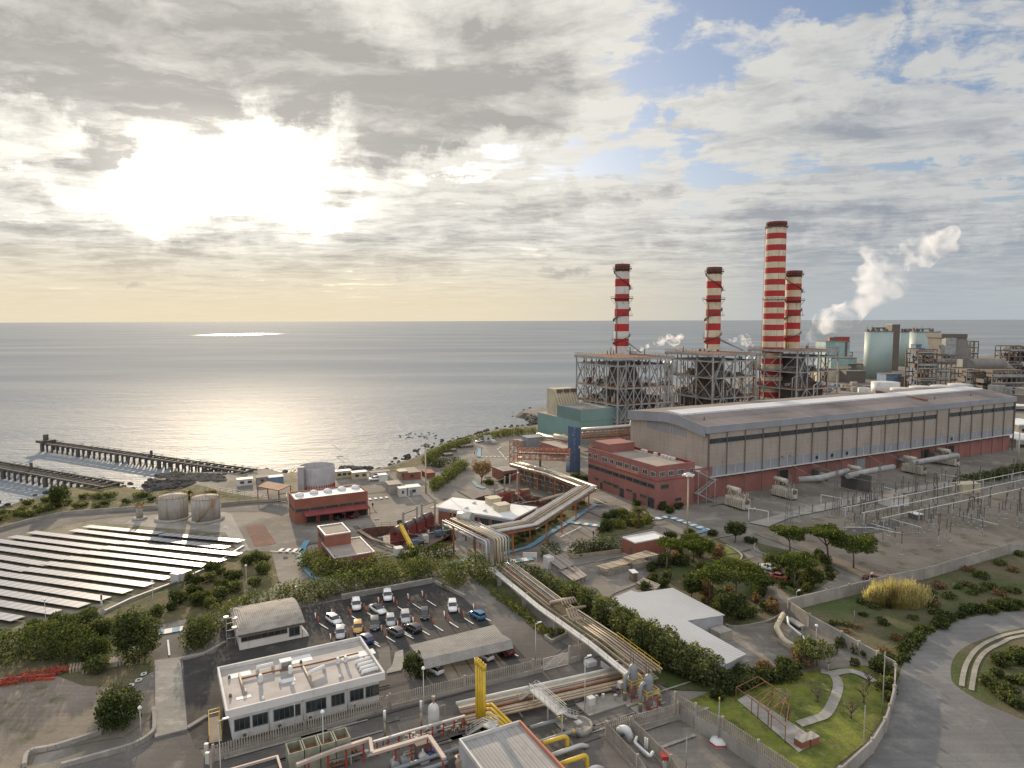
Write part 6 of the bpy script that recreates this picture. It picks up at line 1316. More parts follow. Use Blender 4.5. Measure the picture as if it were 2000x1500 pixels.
for x, y, a, b in ((447, 1327, 3.2, 1.6), (548, 1336, 2.2, 1.2), (560, 1300, 4, 2.2), (668, 1291, 5.5, 1.8), (462, 1368, 2, .8)): q = RP(x, y); MB().gbox(q, a, b, rz + .005, rz + .02).build('roof_patch', M_wroof, t)
a_, b_ = G(423, 1404, 1.0), G(436, 1448, .2); s = MB(); nn = -UX * 2.2
t = empty('access_ramp', b_, 'tan access ramp with yellow railings at the end of the white office', 'ramp'); s.hexa([G(409, 1452, 0), G(433, 1447, 0), G(428, 1398, 0), G(408, 1402, 0), G(409, 1452, .2), G(433, 1447, .2), G(428, 1398, 1.0), G(408, 1402, 1.0)]); s.build('deck', M_tan, t)
s = MB(); rail(s, [G(409, 1452, .2), G(408, 1402, 1.0), G(430, 1396, 1.0)], 1.1, .07, 2, 1.5); rail(s, [G(433, 1447, .2), G(428, 1402, 1.0)], 1.1, .07, 2, 1.5); s.build('railing', M_yel, t)
# ---------------- guard house ----------------
c = G(468, 1271); h = 3.0; lu = tx(c, UX, 590, 1); e = along(c + ZX * h, VX, px=452.5); o = Vector((c.x, c.y, 0))
t = empty('guard_house', o, 'small white building with weathered curved roof and dark window strip beside the car park', 'building')
MB().gbox(o, lu, e, 0, h).build('wall', M_wwall, t); MB().gbox(o - (UX + VX) * .06, lu + .12, e + .12, h - .55, h).build('dark_band', M_dsteel, t)
window(t, o, UX, -VX, .3, lu - 2.6, 1.5, 2.4, n=7, m=M_dsteel); window(t, o, UX, -VX, lu - 2.3, lu - .4, .7, 2.4, n=2, m=M_dsteel)
M_gr = mat('weathered_fibre_roof', (0.40, 0.36, 0.31), (0.27, 0.24, 0.205), 0.35, 0.9, fine=0.25, streak=.5, stcol=(.15, .135, .12), wave=(UX, .35, .05), lo=.3, hi=.7)
s = MB(); K = 8; ov = .5; prev = None; apex = h + 1.1
for i in range(K + 1):
 f = i / K; v = -ov + (e + 2 * ov) * f; z = h + .05 + 1.05 * math.sin(math.pi * f) ** .8
 a = o - UX * ov + VX * v + ZX * z; b = o + UX * (lu + ov) + VX * v + ZX * z
 hip = 2.6 * (1 - abs(2 * f - 1)); a = a + UX * hip * .9
 if prev: s.face([prev[0], prev[1], b, a]); s.face([prev[0] - ZX * .12, a - ZX * .12, b - ZX * .12, prev[1] - ZX * .12])
 prev = (a, b);
 if i == 0: first = a
 if i == K: last = a
apx = o - UX * ov + UX * 2.6 * .9 + VX * e / 2 + ZX * (h + 1.1); arc = []
for i in range(K + 1): f = i / K; v = -ov + (e + 2 * ov) * f; hip = 2.6 * (1 - abs(2 * f - 1)); arc.append(o - UX * ov + VX * v + ZX * (h + .05 + 1.05 * math.sin(math.pi * f) ** .8) + UX * hip * .9)
s.face(arc[::-1]); s.build('roof', M_gr, t)
s = MB(); q = o + UX * (lu + .1); s.hexa([q, q + UX * 1.2, q + UX * 1.2 + VX * 2.4, q + VX * 2.4, q + ZX * 1.6, q + UX * .1 + ZX * 1.6, q + UX * .1 + VX * 2.4 + ZX * 1.6, q + VX * 2.4 + ZX * 1.6]); s.build('side_fin', M_wwall, t)
mz = G(452, 1262); t2 = empty('antenna_rack', mz, 'small steel rack with two dish antennas at the end of the guard house', 'antenna rack'); s = MB()
for dx in (-.7, .7): s.beam(mz + UX * dx, mz + UX * dx + ZX * 5.6, .09)
for z in (1.5, 3, 4.3, 5.3): s.beam(mz - UX * .7 + ZX * z, mz + UX * .7 + ZX * z, .08)
s.build('frame', M_steel, t2)
for dx, z in ((-.7, 5.4), (.7, 4.9), (.6, 3.2)): q = mz + UX * dx - VX * .2 + ZX * z; s = MB(); s.lathe(q, [(.05, 0), (.4, .05), (.45, .35)], 12); s.build('dish', M_pale, t2)
# ---------------- carport ----------------
M_corr = mat('corrugated_roof', (0.40, 0.375, 0.34), (0.31, 0.29, 0.26), 0.3, 0.8, fine=0.12, wave=(UX, .38, .14), streak=.3, stcol=(.2, .18, .16))
def carport(P, label, posts_=6):
 A = [G(*p) for p in P['l']]; B = [G(*p) for p in P['r']]; t = empty('carport', Vector((A[-1].x, A[-1].y, 0)), label, 'carport')
 for i in range(len(A) - 1):
  s = MB(); s.hexa([A[i] - ZX * .06, B[i] - ZX * .06, B[i + 1] - ZX * .06, A[i + 1] - ZX * .06, A[i], B[i], B[i + 1], A[i + 1]]); s.build(['roof_back', 'roof_front', 'valance'][i], M_corr, t)
 for i in range(posts_):
  f = (i + .3) / posts_; a = A[1].lerp(B[1], f); MB().cyl((a.x, a.y, 0), a - ZX * .1, .09, n=8).build('post', M_steel, t)
  q0 = A[0].lerp(B[0], f); q1 = A[2].lerp(B[2], f); MB().beam(q0 - ZX * .15, q1 - ZX * .2, .12).build('rafter', M_steel, t)
 return t
carport({'l': [(800, 1260, 2.7), (816, 1279, 3.1), (827, 1287, 3.2), (829, 1307, 2.3)], 'r': [(966, 1220, 2.7), (980, 1238, 3.1), (999, 1249, 3.2), (1003, 1266, 2.3)]}, 'long corrugated carport with a bent down front edge beside the car park')
# ---------------- warehouse with grey roof ----------------
M_war = mat('warehouse_roof', (0.40, 0.40, 0.405), (0.35, 0.35, 0.355), 0.05, 0.5, fine=0.06, wave=(VX, .55, .02), spec=.6)
t = empty('warehouse', G(1330, 1290), 'big warehouse with L shaped pale grey ribbed roof behind the shrubs', 'building')
rp = [(x, y, 3.6) for x, y in ((1169, 1179), (1232, 1153), (1247, 1157), (1314, 1148), (1416, 1201), (1342, 1212), (1458, 1277), (1412, 1300), (1330, 1262))]
R_ = W3(*rp); ctr = sum(R_, Vector()) / len(R_); wl = [ctr + (p - ctr) * .965 for p in R_]
def tess(name, P, z0, z1, m, par):
 s = MB(); loop = [Vector((p.x, p.y, 0)) for p in P]; k = s.addv([(p.x, p.y, z1) for p in P] + [(p.x, p.y, z0) for p in P]); n = len(P)
 for a in tessellate_polygon([loop]):
  x, y, z = [loop[i] for i in a]
  if (y - x).cross(z - x).z < 0: a = (a[0], a[2], a[1])
  s.addf([k + i for i in a]); s.addf([k + n + i for i in reversed(a)])
 for i in range(n): j = (i + 1) % n; s.addf((k + i, k + n + i, k + n + j, k + j))
 return s.build(name, m, par)
tess('roof', R_, 3.45, 3.6, M_war, t); tess('wall', wl, 0, 3.45, mat('warehouse_wall', (.36, .37, .37), None, .2, .8, streak=.2), t)
MB().gbox(G(1406, 1256), 3, 2.5, 0, 1.8).build('side_box', M_conc, t)
# ---------------- timber or slab stacks and low walls in the yard ----------------
def slabs(pts, h, label, m=M_conc, top=None):
 P = W3(*pts); t = empty('flat_stack', Vector((P[0].x, P[0].y, 0)), label, 'storage shelter'); c_ = sum(P, Vector()) / 4
 MB().prism([c_ + (p - c_) * .85 for p in P], 0, h * .55).build('base', m, t); s = MB(); n = 6
 for i in range(n):
  a, b = P[0].lerp(P[1], i / n), P[0].lerp(P[1], (i + .9) / n); c2, d2 = P[3].lerp(P[2], (i + .9) / n), P[3].lerp(P[2], i / n); s.prism([a, b, c2, d2], h - .2 + .05 * (i % 2), h + .05 * (i % 2))
 s.build('slabs', top or M_roof, t)
 for f in (0.05, .35, .65, .95):
  for a, b in ((P[0], P[1]), (P[3], P[2])): q = c_ + (a.lerp(b, f) - c_) * .9; MB().beam((q.x, q.y, 0), (q.x, q.y, h - .2), .16).build('post', m, t)
slabs([(1064, 1088, 2), (1096, 1083, 2), (1122, 1102, 2), (1096, 1112, 2)], 2, 'low shelter with weathered slab roof by the white guard cabin')
slabs([(1090, 1112, 1.6), (1121, 1103, 1.6), (1147, 1124, 1.6), (1120, 1135, 1.6)], 1.6, 'low shelter with weathered slab roof, nearer one')
slabs([(1163, 1105, 1.8), (1216, 1092, 1.8), (1237, 1098, 1.8), (1184, 1112, 1.8)], 1.8, 'long rack of pale slabs in the yard, left half', top=M_tan)
slabs([(1216, 1088, 2.6), (1262, 1075, 2.6), (1288, 1083, 2.6), (1236, 1094, 2.6)], 2.6, 'long rack of pale slabs in the yard, right half, before the brick store', top=M_tan)
slabs([(1243, 1138, 1.2), (1256, 1128, 1.2), (1290, 1142, 1.2), (1280, 1152, 1.2)], 1.2, 'stack of timbers behind the grey roof')
a, b = G(1058, 1082), G(1122, 1133); s = MB(); s.beam(a + ZX * 1.1, b + ZX * 1.1, .3, 2.2); s.build('retaining_wall', M_conc, label='low concrete wall left of the slab roofed shelters', cat='wall')
a, b = G(1112, 1092), G(1212, 1080); s = MB(); s.beam(a + ZX * .5, b + ZX * .5, .3, 1.0); s.build('low_wall', M_tan, label='low tan wall below the clipped hedge', cat='wall')
t, q = simple('guard_cabin', (1070, 1100 - 8), 2.6, 1082, 1061, M_wwall, M_wroof, 'small white guard cabin at the entrance below the dashed crossing')
s = MB(); q = G(1035, 1098); s.cbox(q + ZX * 1.2, 3.4, .15, 1.2); s.beam(q - Vector((1.5, 0, 0)), q - Vector((1.5, 0, -1.3)), .1); s.beam(q + Vector((1.5, 0, 0)), q + Vector((1.5, 0, 1.3)), .1); s.build('notice_board', M_wwall, label='white notice board beside the crossing at the yard entrance', cat='sign')
# ---------------- comb fences ----------------
def comb(pts, hw, hp, label, pale=M_conc, gap=.34, wt=.35):
 P = gp(pts); t = empty('comb_fence', P[0], label, 'fence')
 for a, b in zip(P, P[1:]):
  d = b - a; L_ = d.length; d /= L_; nn = Vector((-d.y, d.x, 0))
  MB().box(a - nn * wt / 2, d * L_, nn * wt, ZX * hw).build('base_wall', M_conc, t); s = MB(); k = int(L_ / gap)
  for i in range(k): q = a + d * (i + .3) * gap - nn * .05; s.box(q + ZX * hw, d * gap * .5, nn * .12, ZX * (hp + random.uniform(-.03, .03)))
  s.beam(a + ZX * (hw + .25) + nn * .12, b + ZX * (hw + .25) + nn * .12, .1, .12); s.build('pales', pale, t)
  for i in range(int(L_ / 12) + 1): q = a + d * min(L_, i * 12.0); MB().beam(q, q + ZX * (hw + hp + .25), .3).build('post', M_conc, t)
 return t
M_pales = mat('fence_pales', (.36, .32, .27), (.26, .235, .20), .6, .9, fine=.2)
comb([(417, 1488), (760, 1388)], .7, 1.5, 'comb like concrete fence in front of the white office', M_pales)
comb([(762, 1387), (1058, 1313)], .8, 1.6, 'comb like concrete fence below the carport', M_pales)
comb([(1112, 1297), (1174, 1279)], 1.1, 1.9, 'short comb like fence right of the wire gate', M_pales)
comb([(1184, 1444), (1345, 1400)], .8, 1.7, 'comb like fence in front of the grey separators', M_pales)
comb([(1186, 1446), (1245, 1512), (1290, 1580)], .6, 1.9, 'comb like fence left of the white bent pipe', M_pales)
comb([(1232, 1432), (1310, 1510), (1330, 1540)], .4, 1.9, 'comb like fence right of the white bent pipe', M_pales)
comb([(1318, 1398), (1355, 1420)], 1.8, 1.7, 'first stepped bay of the comb fence on the retaining wall', M_pales)
comb([(1358, 1424), (1410, 1452), (1480, 1500), (1620, 1600)], 2.0, 1.7, 'long comb fence on the retaining wall beside the garden', M_pales)
a, b = G(1061, 1311), G(1109, 1299); t = empty('wire_gate', a, 'pale wire mesh double gate between the comb fences', 'gate'); d = b - a
for i in (0, 1):
 p, q = a.lerp(b, i * .5 + .01), a.lerp(b, i * .5 + .49); s = MB(); s.beam(p, p + ZX * 2.2, .1); s.beam(q, q + ZX * 2.2, .1); s.beam(p + ZX * .15, q + ZX * .15, .08); s.beam(p + ZX * 2.15, q + ZX * 2.15, .08); s.beam(p + ZX * .2, q + ZX * 2.1, .06)
 for k in range(14): u = p.lerp(q, k / 14); s.beam(u + ZX * .15, u + ZX * 2.15, .03)
 for k in range(6): s.beam(p + ZX * (.3 + k * .3), q + ZX * (.3 + k * .3), .03)
 s.build('gate_leaf', M_pale, t)
def wall_run(pts, h, label, z=0):
 P = gp(pts); t = empty('perimeter_wall', P[0], label, 'wall')
 for a, b in zip(P, P[1:]):
  L_ = (b - a).length; n = max(1, int(L_ / 6))
  s = MB(); s.beam(a + ZX * h / 2, b + ZX * h / 2, .25, h); s.build('panels', M_conc, t)
  for i in range(n): q = a.lerp(b, i / n); MB().beam(q, q + ZX * (h + .25), .42).build('pier', M_conc, t)
 return t
wall_run([(2600, 1092), (2000, 1083), (1967, 1083), (1900, 1103), (1813, 1130), (1733, 1146), (1700, 1155), (1613, 1176), (1540, 1194)], 2.6, 'long concrete perimeter wall between the substation and the meadow')
wall_run([(1540, 1196), (1580, 1224), (1643, 1260), (1677, 1280), (1713, 1300), (1748, 1320)], 2.4, 'concrete perimeter wall sloping down right between meadow and garden')
wall_run([(1748, 1322), (1746, 1365), (1737, 1403), (1728, 1430), (1703, 1472), (1640, 1530), (1560, 1600)], 2.0, 'concrete garden wall curving along the bend of the road')
# ---------------- gas station building and pipes at the bottom ----------------
M_gsr = mat('gas_roof', (.36, .345, .33), (.29, .28, .265), .15, .7, fine=.1, wave=(VX * 0 + UX * 0 + Vector((VX.x, VX.y, 0)).cross(ZX), .9, .10), streak=.2)
cTL = G(896, 1444, 3.6); lu = along(cTL, UX, px=1016); lv = -30; o = Vector((cTL.x, cTL.y, 0))
t = empty('gas_station_building', o - VX * 4, 'grey ribbed roof building cut off by the bottom edge, with pale parapet', 'building')
MB().gbox(o - VX * 30, lu, 30, 0, 3.1).build('wall', mat('gas_wall', (.45, .44, .43), None, .3, .7, streak=.2), t); MB().gbox(o - VX * 29.7 + UX * .25, lu - .5, 29.4, 3.1, 3.2).build('roof', M_gsr, t)
s = MB(); s.gbox(o - VX * 30, .22, 30, 2.9, 3.7); s.gbox(o - VX * .22 + UX * .22, lu - .44, .22, 2.9, 3.7); s.build('parapet', M_pale, t); s = MB(); s.gbox(o - VX * 30 + UX * (lu - .22), .24, 30, 2.9, 3.7); s.build('parapet_edge', M_orange, t)
def pipe(pts, r, m, label, cat='pipe', n=10, group=None, name='pipe'):
 P = W3(*pts); Q = [P[0]]
 for i in range(1, len(P) - 1):
  d0 = (P[i - 1] - P[i]); d1 = (P[i + 1] - P[i]); k = min(.45 * d0.length, .45 * d1.length, r * 2.2); a = P[i] + d0.normalized() * k; b = P[i] + d1.normalized() * k
  for j in range(5): u = j / 4; Q.append(a.lerp(P[i], u).lerp(P[i].lerp(b, u), u))
 Q.append(P[-1]); s = MB(); s.tube(Q, r, n); return s.build(name, m, label=label, cat=cat, group=group)
pipe([(1035, 1422, 1.5), (1098, 1403, 1.5), (1105, 1412, .2)], .3, M_grey, 'upper blue grey pipe with yellow band right of the ribbed roof building'); pipe([(1040, 1455, 1.5), (1125, 1426, 1.5), (1131, 1438, .2)], .3, M_grey, 'lower blue grey pipe with yellow band right of the ribbed roof building')
for a, b in (((1091, 1405.2, 1.5), (1095, 1404, 1.5)), ((1117, 1428.7, 1.5), (1121, 1427.4, 1.5))): s = MB(); s.cyl(*W3(a, b), .34, n=12); s.build('pipe_band', M_yel, label='yellow band round the %s blue grey pipe' % ('upper' if a[0] < 1100 else 'lower'), cat='pipe band')
pipe([(1060, 1452, 2.4), (1108, 1437, 2.4), (1107, 1472, .1)], .3, M_yel, 'upper yellow bent pipe right of the ribbed roof building'); pipe([(1090, 1494, 2.6), (1146, 1474, 2.6), (1147, 1512, .1)], .3, M_yel, 'lower yellow bent pipe right of the ribbed roof building')
pipe([(1075, 1476, 1.0), (1135, 1455, 1.0), (1148, 1458, .1)], .3, M_pale, 'white pipe with a valve between the two yellow bent pipes'); pipe([(1130, 1512, 1.0), (1165, 1497, 1.0), (1178, 1502, .1)], .28, M_pale, 'short white pipe below the lower yellow pipe')
pipe([(1212, 1432, .1), (1211, 1424, 1.6), (1225, 1424, 2.0), (1232, 1448, .1)], .55, M_wroof, 'thick white arched pipe between the comb fences');
pipe([(1244, 1440, .9), (1239, 1450, .9), (1270, 1478, .9), (1276, 1468, 1.2)], .22, M_wroof, 'white pipe with upturned ends between the comb fences'); pipe([(1250, 1463, .3), (1266, 1477, .3)], .22, M_wroof, 'short white pipe lying between the comb fences')
for i, x in enumerate((1260, 1264)): q = G(x, 1468 + i * 2); s = MB(); s.cyl(q, q + ZX * 2.0, .12, n=8); s.build('vent_stub', M_wroof, label='%s of two small upright white pipes between the comb fences' % ('left' if i == 0 else 'right'), cat='pipe')
q = G(1300, 1500); t = empty('hydrant_box', q, 'small red roofed box on a post at the bottom right of the pipe yard', 'box'); MB().cbox(q, .7, .7, 1.4).build('case', M_pale, t); MB().cbox(q + ZX * 1.41, 1.2, 1.2, .5).build('roof', M_red, t)
def duct(pts, w_, h_, m, label, post_at=(), pm=M_red):
 P = W3(*pts); t = empty('boxed_pipeline', Vector((P[0].x, P[0].y, 0)), label, 'pipeline')
 for i, (a, b) in enumerate(zip(P, P[1:])): MB().beam(a, b, w_ - i * .01, h_ - i * .01).build('duct', m, t)
 for f in post_at: i = int(f); p = P[i].lerp(P[i + 1], f - i); MB().beam((p.x, p.y, 0), p - ZX * h_ * .4, .2).build('post', pm, t)
 return t
M_salm = mat('salmon_duct', (.50, .40, .33), (.42, .335, .28), .5, .7, fine=.1)
duct([(579, 1494, 3.0), (655, 1465, 3.0), (723, 1443, 3.0), (727, 1470, 3.0)], .45, .4, M_salm, 'pale boxed pipe rising over the four tanks at the bottom left', (.3, .8, 1.3, 1.8))
duct([(727, 1471, 3.0), (838, 1438, 3.0), (868, 1482, 3.0)], .55, .35, M_salm, 'pale boxed pipe with an elbow on red posts at the bottom centre', (.4, .68, .97, 1.9))
duct([(729, 1449, 2.2), (800, 1428, 2.2), (908, 1398, 2.2)], .3, .25, M_pale, 'long thin pale pipe on many red posts', (.1, .4, .7, 1.0, 1.2, 1.4, 1.6, 1.8, 1.98)); duct([(640, 1490, 1.2), (730, 1464, 1.2), (900, 1412, 1.2)], .16, .16, M_steel, 'thin low steel pipe under the pale pipe with red posts', (.5, 1.3, 1.8), M_steel)
random.seed(77)
for i in range(46):
 f = random.random(); x = 640 + f * 270; y = 1487 - f * 76 + random.uniform(2, 20); q = G(x, y); k = random.random()
 s = MB()
 if k < .45: s.cyl(q + ZX * .5, q + ZX * .5 + UX * random.uniform(.8, 2.4), .18, n=8); s.cyl(q + ZX * .5, q + ZX * 1.2, .1, n=6); s.cyl(q + ZX * 1.2, q + ZX * 1.26, .3, n=10)
 else: s.tube([q, q + ZX * random.uniform(.5, 1.4), q + ZX * random.uniform(.5, 1.4) + UX * random.uniform(-.8, .8)], random.uniform(.05, .14), 6)
 s.build('valve', random.choice([M_dsteel, M_steel, M_pale, M_rusty]), label='small valve or pipe stub along the thin pipe with red posts', cat='valve', group='valves along the thin pipe')
for i, (x, y, w_, m_) in enumerate(((790, 1495, 1.3, M_grey), (826, 1486, 1.5, M_pale), (838, 1482, .9, mat('valve_blue', (.06, .07, .22), None, 1, .5)), (851, 1478, .9, MATS['valve_blue']), (880, 1492, 1.6, M_dsteel), (895, 1496, 1.4, M_tan), (770, 1500, 1.2, M_steel))):
 q = G(x, y); s = MB(); s.cyl(q + ZX * .6 - VX * w_ / 2, q + ZX * .6 + VX * w_ / 2, w_ * .38, n=14); s.cyl(q + ZX * .6 + VX * .1, q + ZX * (1.2 + w_ * .3), .12, n=8); s.cyl(q + ZX * .6 - VX * (w_ / 2 + .1), q + ZX * .6 - VX * w_ / 2, w_ * .48, n=14); s.build('flanged_valve', m_, label=['grey flanged valve at the bottom edge', 'pale flanged valve under the elbowed duct', 'left dark blue flanged valve', 'right dark blue flanged valve', 'dark flanged valve left of the ribbed roof building', 'tan flanged valve left of the ribbed roof building', 'steel flanged valve furthest left at the bottom edge'][i], cat='valve')
for i, (a, b) in enumerate((((760, 1506, .6), (900, 1460, .6)), ((800, 1512, .6), (910, 1478, .6)))): pipe([a, b], .28, M_grey, ['blue grey pipe running into the ribbed roof building, upper', 'blue grey pipe running into the ribbed roof building, lower'][i])
q = G(827, 1478); s = MB(); s.cbox(q, 2.2, .8, 2.0, ax=UX); s.build('control_cabinet', M_dsteel, label='dark control cabinet under the elbowed duct', cat='cabinet')
q = G(847.5, 1430); h_ = hgt(q, 1373); t = empty('pressure_tank', q, 'white upright pressure tank behind the thin pipe with red posts', 'tank'); r_ = 9.7 * (q - CAM).length / F; MB().lathe(q, [(r_ * .9, 0), (r_, .2), (r_, h_ - .9), (r_ * .85, h_ - .45), (r_ * .4, h_ - .1), (.05, h_)], 20).build('shell', M_pale, t); s = MB(); s.cyl(q + ZX * h_, q + ZX * (h_ + .7), .15, n=8); s.cbox(q + ZX * (h_ + .6), .5, .5, .4); s.tube([q + UX * r_ + ZX * (h_ - .8), q + UX * (r_ + .9) + ZX * (h_ - .7), q + UX * (r_ + .9) + ZX * .1], .06, 6); s.build('fittings', M_tan, t)
for i, (x, y, yt) in enumerate(((752, 1440, 1388), (823, 1420, 1369))): q = G(x, y); t = empty('rusty_standpipe', q, ['rusty white standpipe on the dark yard, left of the pressure tank', 'rusty white standpipe just left of the pressure tank'][i], 'standpipe'); h_ = hgt(q, yt); MB().cyl(q, q + ZX * h_ * .6, .14, n=8).build('lower_pipe', M_tan, t); MB().cyl(q + ZX * h_ * .6, q + ZX * h_, .2, n=8).build('upper_pipe', M_pale, t)
M_moss = mat('mossy_concrete', (.30, .29, .22), (.19, .20, .14), .8, .95, fine=.3, lo=.3, hi=.7)
p0 = G(557, 1452, 3.6); L4 = along(p0, UX, px=677); dd_ = L4 / 4
for i in range(4):
 o = Vector((p0.x, p0.y, 0)) + UX * dd_ * i - VX * 2.6; lu_ = dd_ - .12; t = empty('concrete_tank', o, ['open mossy concrete tank, leftmost of four in a row', 'open mossy concrete tank, second of four in a row', 'open mossy concrete tank, third of four in a row', 'open mossy concrete tank, rightmost of four in a row'][i], 'tank', 'four open concrete tanks')
 MB().gbox(o, lu_, 2.6, 0, 2.6).build('body', M_moss, t); s = MB(); s.gbox(o, lu_, .15, 2.6, 3.6); s.gbox(o + VX * 2.45, lu_, .15, 2.6, 3.6); s.gbox(o + VX * .15, .15, 2.3, 2.6, 3.6); s.gbox(o + VX * .15 + UX * (lu_ - .15), .15, 2.3, 2.6, 3.6); s.build('rim', M_moss, t); MB().gbox(o + (UX + VX) * .15, lu_ - .3, 2.3, 2.601, 2.65).build('silt', M_rusty, t)
t, q = simple('pale_edged_store', (470, 1560), 2.6, 600, 380, M_wwall, M_dark, 'low building with dark roof and pale edge at the bottom left', trim=M_salm) if False else (None, None)
c_ = G(543, 1476, 2.6); o = Vector((c_.x, c_.y, 0)); t = empty('low_dark_roof_building', o - VX * 6, 'low building with dark roof and pale edge cut by the bottom edge', 'building'); MB().gbox(o - UX * 12 - VX * 12, 12, 12, 0, 2.4).build('wall', M_wwall, t); MB().gbox(o - UX * 11.8 - VX * 11.8, 11.6, 11.6, 2.4, 2.45).build('roof', M_dark, t); s = MB(); s.gbox(o - UX * 12 - VX * .25, 12, .25, 2.3, 2.75); s.gbox(o - UX * .25 - VX * 12, .27, 11.75, 2.3, 2.75); s.build('edge', M_salm, t)
q = G(405, 1490);
for i, (x, y) in enumerate(((404, 1474), (406, 1492))): q = G(x, y); s = MB(); s.cbox(q, .5, .4, 1.6); s.build('entry_post', M_pale, label=['white intercom post at the fence corner, further', 'white intercom post at the fence corner, nearer'][i], cat='post')
q = G(1153, 1300); s = MB(); s.cbox(q, 1.8, 1.4, .9, ax=UX); s.build('bulk_bag', M_wroof, label='white bulk bag on the asphalt behind the pipe bundle', cat='bag')
q = G(1173, 1303); s = MB(); s.hexa([q, q + UX * .3 - VX * .3, q - VX * 2.4 + UX * .3, q - VX * 2.4, q + ZX * 1.1, q + UX * .15 + ZX * 1.1, q - VX * 2.4 + UX * .15 + ZX * 1.1, q - VX * 2.4 + ZX * 1.1]); s.build('barrier_block', M_pale, label='striped concrete barrier block beside the white bag', cat='barrier')
q = G(1403, 1452); t = empty('mast_on_block', q, 'thin yellow tipped mast standing in a white block with red stripes', 'mast'); s = MB(); s.lathe(q, [(1.3, 0), (1.2, .5), (.6, .8)], 6); s.build('block', M_wroof, t); MB().cyl(q + ZX * .8, q + ZX * hgt(q, 1362), .07, n=6).build('pole', M_steel, t); MB().cyl(q + ZX * (hgt(q, 1362) - .5), q + ZX * (hgt(q, 1362) + .01), .09, n=6).build('tip', M_yel, t); s = MB(); s.lathe(q, [(1.32, .1), (1.27, .35)], 6, cap=False); s.build('stripes', M_red, t)
for i, P in enumerate(([(1437, 1372), (1480, 1350), (1538, 1392), (1500, 1420)], [(1480, 1405), (1505, 1380), (1540, 1408), (1533, 1452)])):
 W_ = gp(P); h_ = 2.4; t = empty('pergola', W_[0], ['brown steel pergola frame over the shaded terrace, further one', 'brown steel pergola frame, nearer one beside the lawn'][i], 'pergola')
 for p in W_ + [W_[0].lerp(W_[3], .5), W_[1].lerp(W_[2], .5)]: MB().beam(p, p + ZX * h_, .1).build('post', M_rusty, t)
 s = MB();
 for a, b in zip(W_, W_[1:] + W_[:1]): s.beam(a + ZX * h_, b + ZX * h_, .1)
 for k in range(1, 4): s.beam(W_[0].lerp(W_[3], k / 4) + ZX * h_, W_[1].lerp(W_[2], k / 4) + ZX * h_, .07)
 s.build('beams', M_rusty, t)
flat('terrace', [(1440, 1370), (1460, 1358), (1600, 1450), (1560, 1472)], zp - .02, M_lconc)
for i, (x, y) in enumerate(((1566, 1458), (1584, 1452))): q = G(x, y); t = empty('brick_barbecue', q, ['left block of the brick barbecue on the terrace end', 'right block of the brick barbecue on the terrace end'][i], 'barbecue'); MB().cbox(q, 1.6, 1.3, 1.1, ax=UX).build('body', M_brick, t); MB().cbox(q + ZX * 1.101, 1.7, 1.4, .1, ax=UX).build('slab', M_conc, t)
pipe([(1530, 1200, 1.2), (1516, 1225, 1.2), (1530, 1250, 1.2), (1568, 1272, 1.2)], .5, M_cream, 'thick cream pipe curving below the corner of the concrete wall')
pipe([(1538, 1205, 1.4), (1540, 1220, 1.4), (1568, 1243, 1.4), (1580, 1260, 1.0)], .2, M_wroof, 'thin white pipe beside the thick cream pipe')
s = MB(); a, b = G(1540, 1215), G(1566, 1232); s.beam(a + ZX * .8, b + ZX * .8, 1.4, .25); s.beam(a, a + ZX * .7, .3); s.beam(b, b + ZX * .7, .3); s.build('concrete_bench', M_conc, label='concrete slab on legs by the curving pipes', cat='slab')
P = gp([(1064, 1247), (1078, 1257), (1106, 1243), (1102, 1233)]); s = MB()
for a, b in zip(P, P[1:] + P[:1]): s.beam(a + ZX * .35, b + ZX * .35, .3, .7)
s.build('planter', M_conc, label='angular concrete planter at the corner of the side road', cat='planter')
# ---------------- cars ----------------
M_tyre = M_black; M_rim = mat('rim', (.35, .35, .35), None, 1, .4, .6, fine=0); M_cglass = mat('car_glass', (.015, .018, .02), None, 1, .06, fine=0, spec=.9)
M_hl = mat('headlight', (.75, .75, .72), None, 1, .2, fine=0); M_tl = mat('taillight', (.35, .02, .02), None, 1, .3, fine=0)
def paint_mat(n, c):
 m = mat('car_' + n, c, c, 1, .25, .1, fine=0); m.node_tree.nodes['Principled BSDF'].inputs['Coat Weight'].default_value = .6; return m
KIND = {   # stations along x: (x, half width, sill z, belt z, roof z or None, roof half width)
 'hatch': (4.05, [(-2.0, .62, .45, .85, None), (-1.95, .76, .28, .93, None), (-1.75, .82, .22, .98, 1.40), (-1.1, .86, .2, .96, 1.49), (-.2, .87, .2, .94, 1.48), (.35, .87, .2, .93, 1.38), (.95, .86, .2, .92, None), (1.6, .82, .22, .84, None), (1.92, .72, .3, .72, None), (2.02, .55, .42, .60, None)]),
 'suv': (4.4, [(-2.2, .7, .5, .95, None), (-2.14, .84, .34, 1.04, None), (-1.9, .88, .28, 1.08, 1.56), (-1.2, .91, .26, 1.06, 1.66), (-.2, .92, .26, 1.03, 1.65), (.4, .92, .26, 1.02, 1.54), (1.0, .91, .26, 1.01, None), (1.75, .88, .28, .95, None), (2.1, .78, .36, .82, None), (2.2, .6, .48, .68, None)]),
 'sedan': (4.7, [(-2.33, .66, .45, .82, None), (-2.26, .82, .28, .95, None), (-1.6, .88, .2, 1.0, None), (-.9, .9, .2, .95, 1.34), (-.1, .9, .2, .92, 1.43), (.35, .9, .2, .91, 1.38), (1.05, .89, .2, .90, None), (1.8, .85, .22, .80, None), (2.2, .74, .3, .68, None), (2.34, .55, .42, .56, None)])}
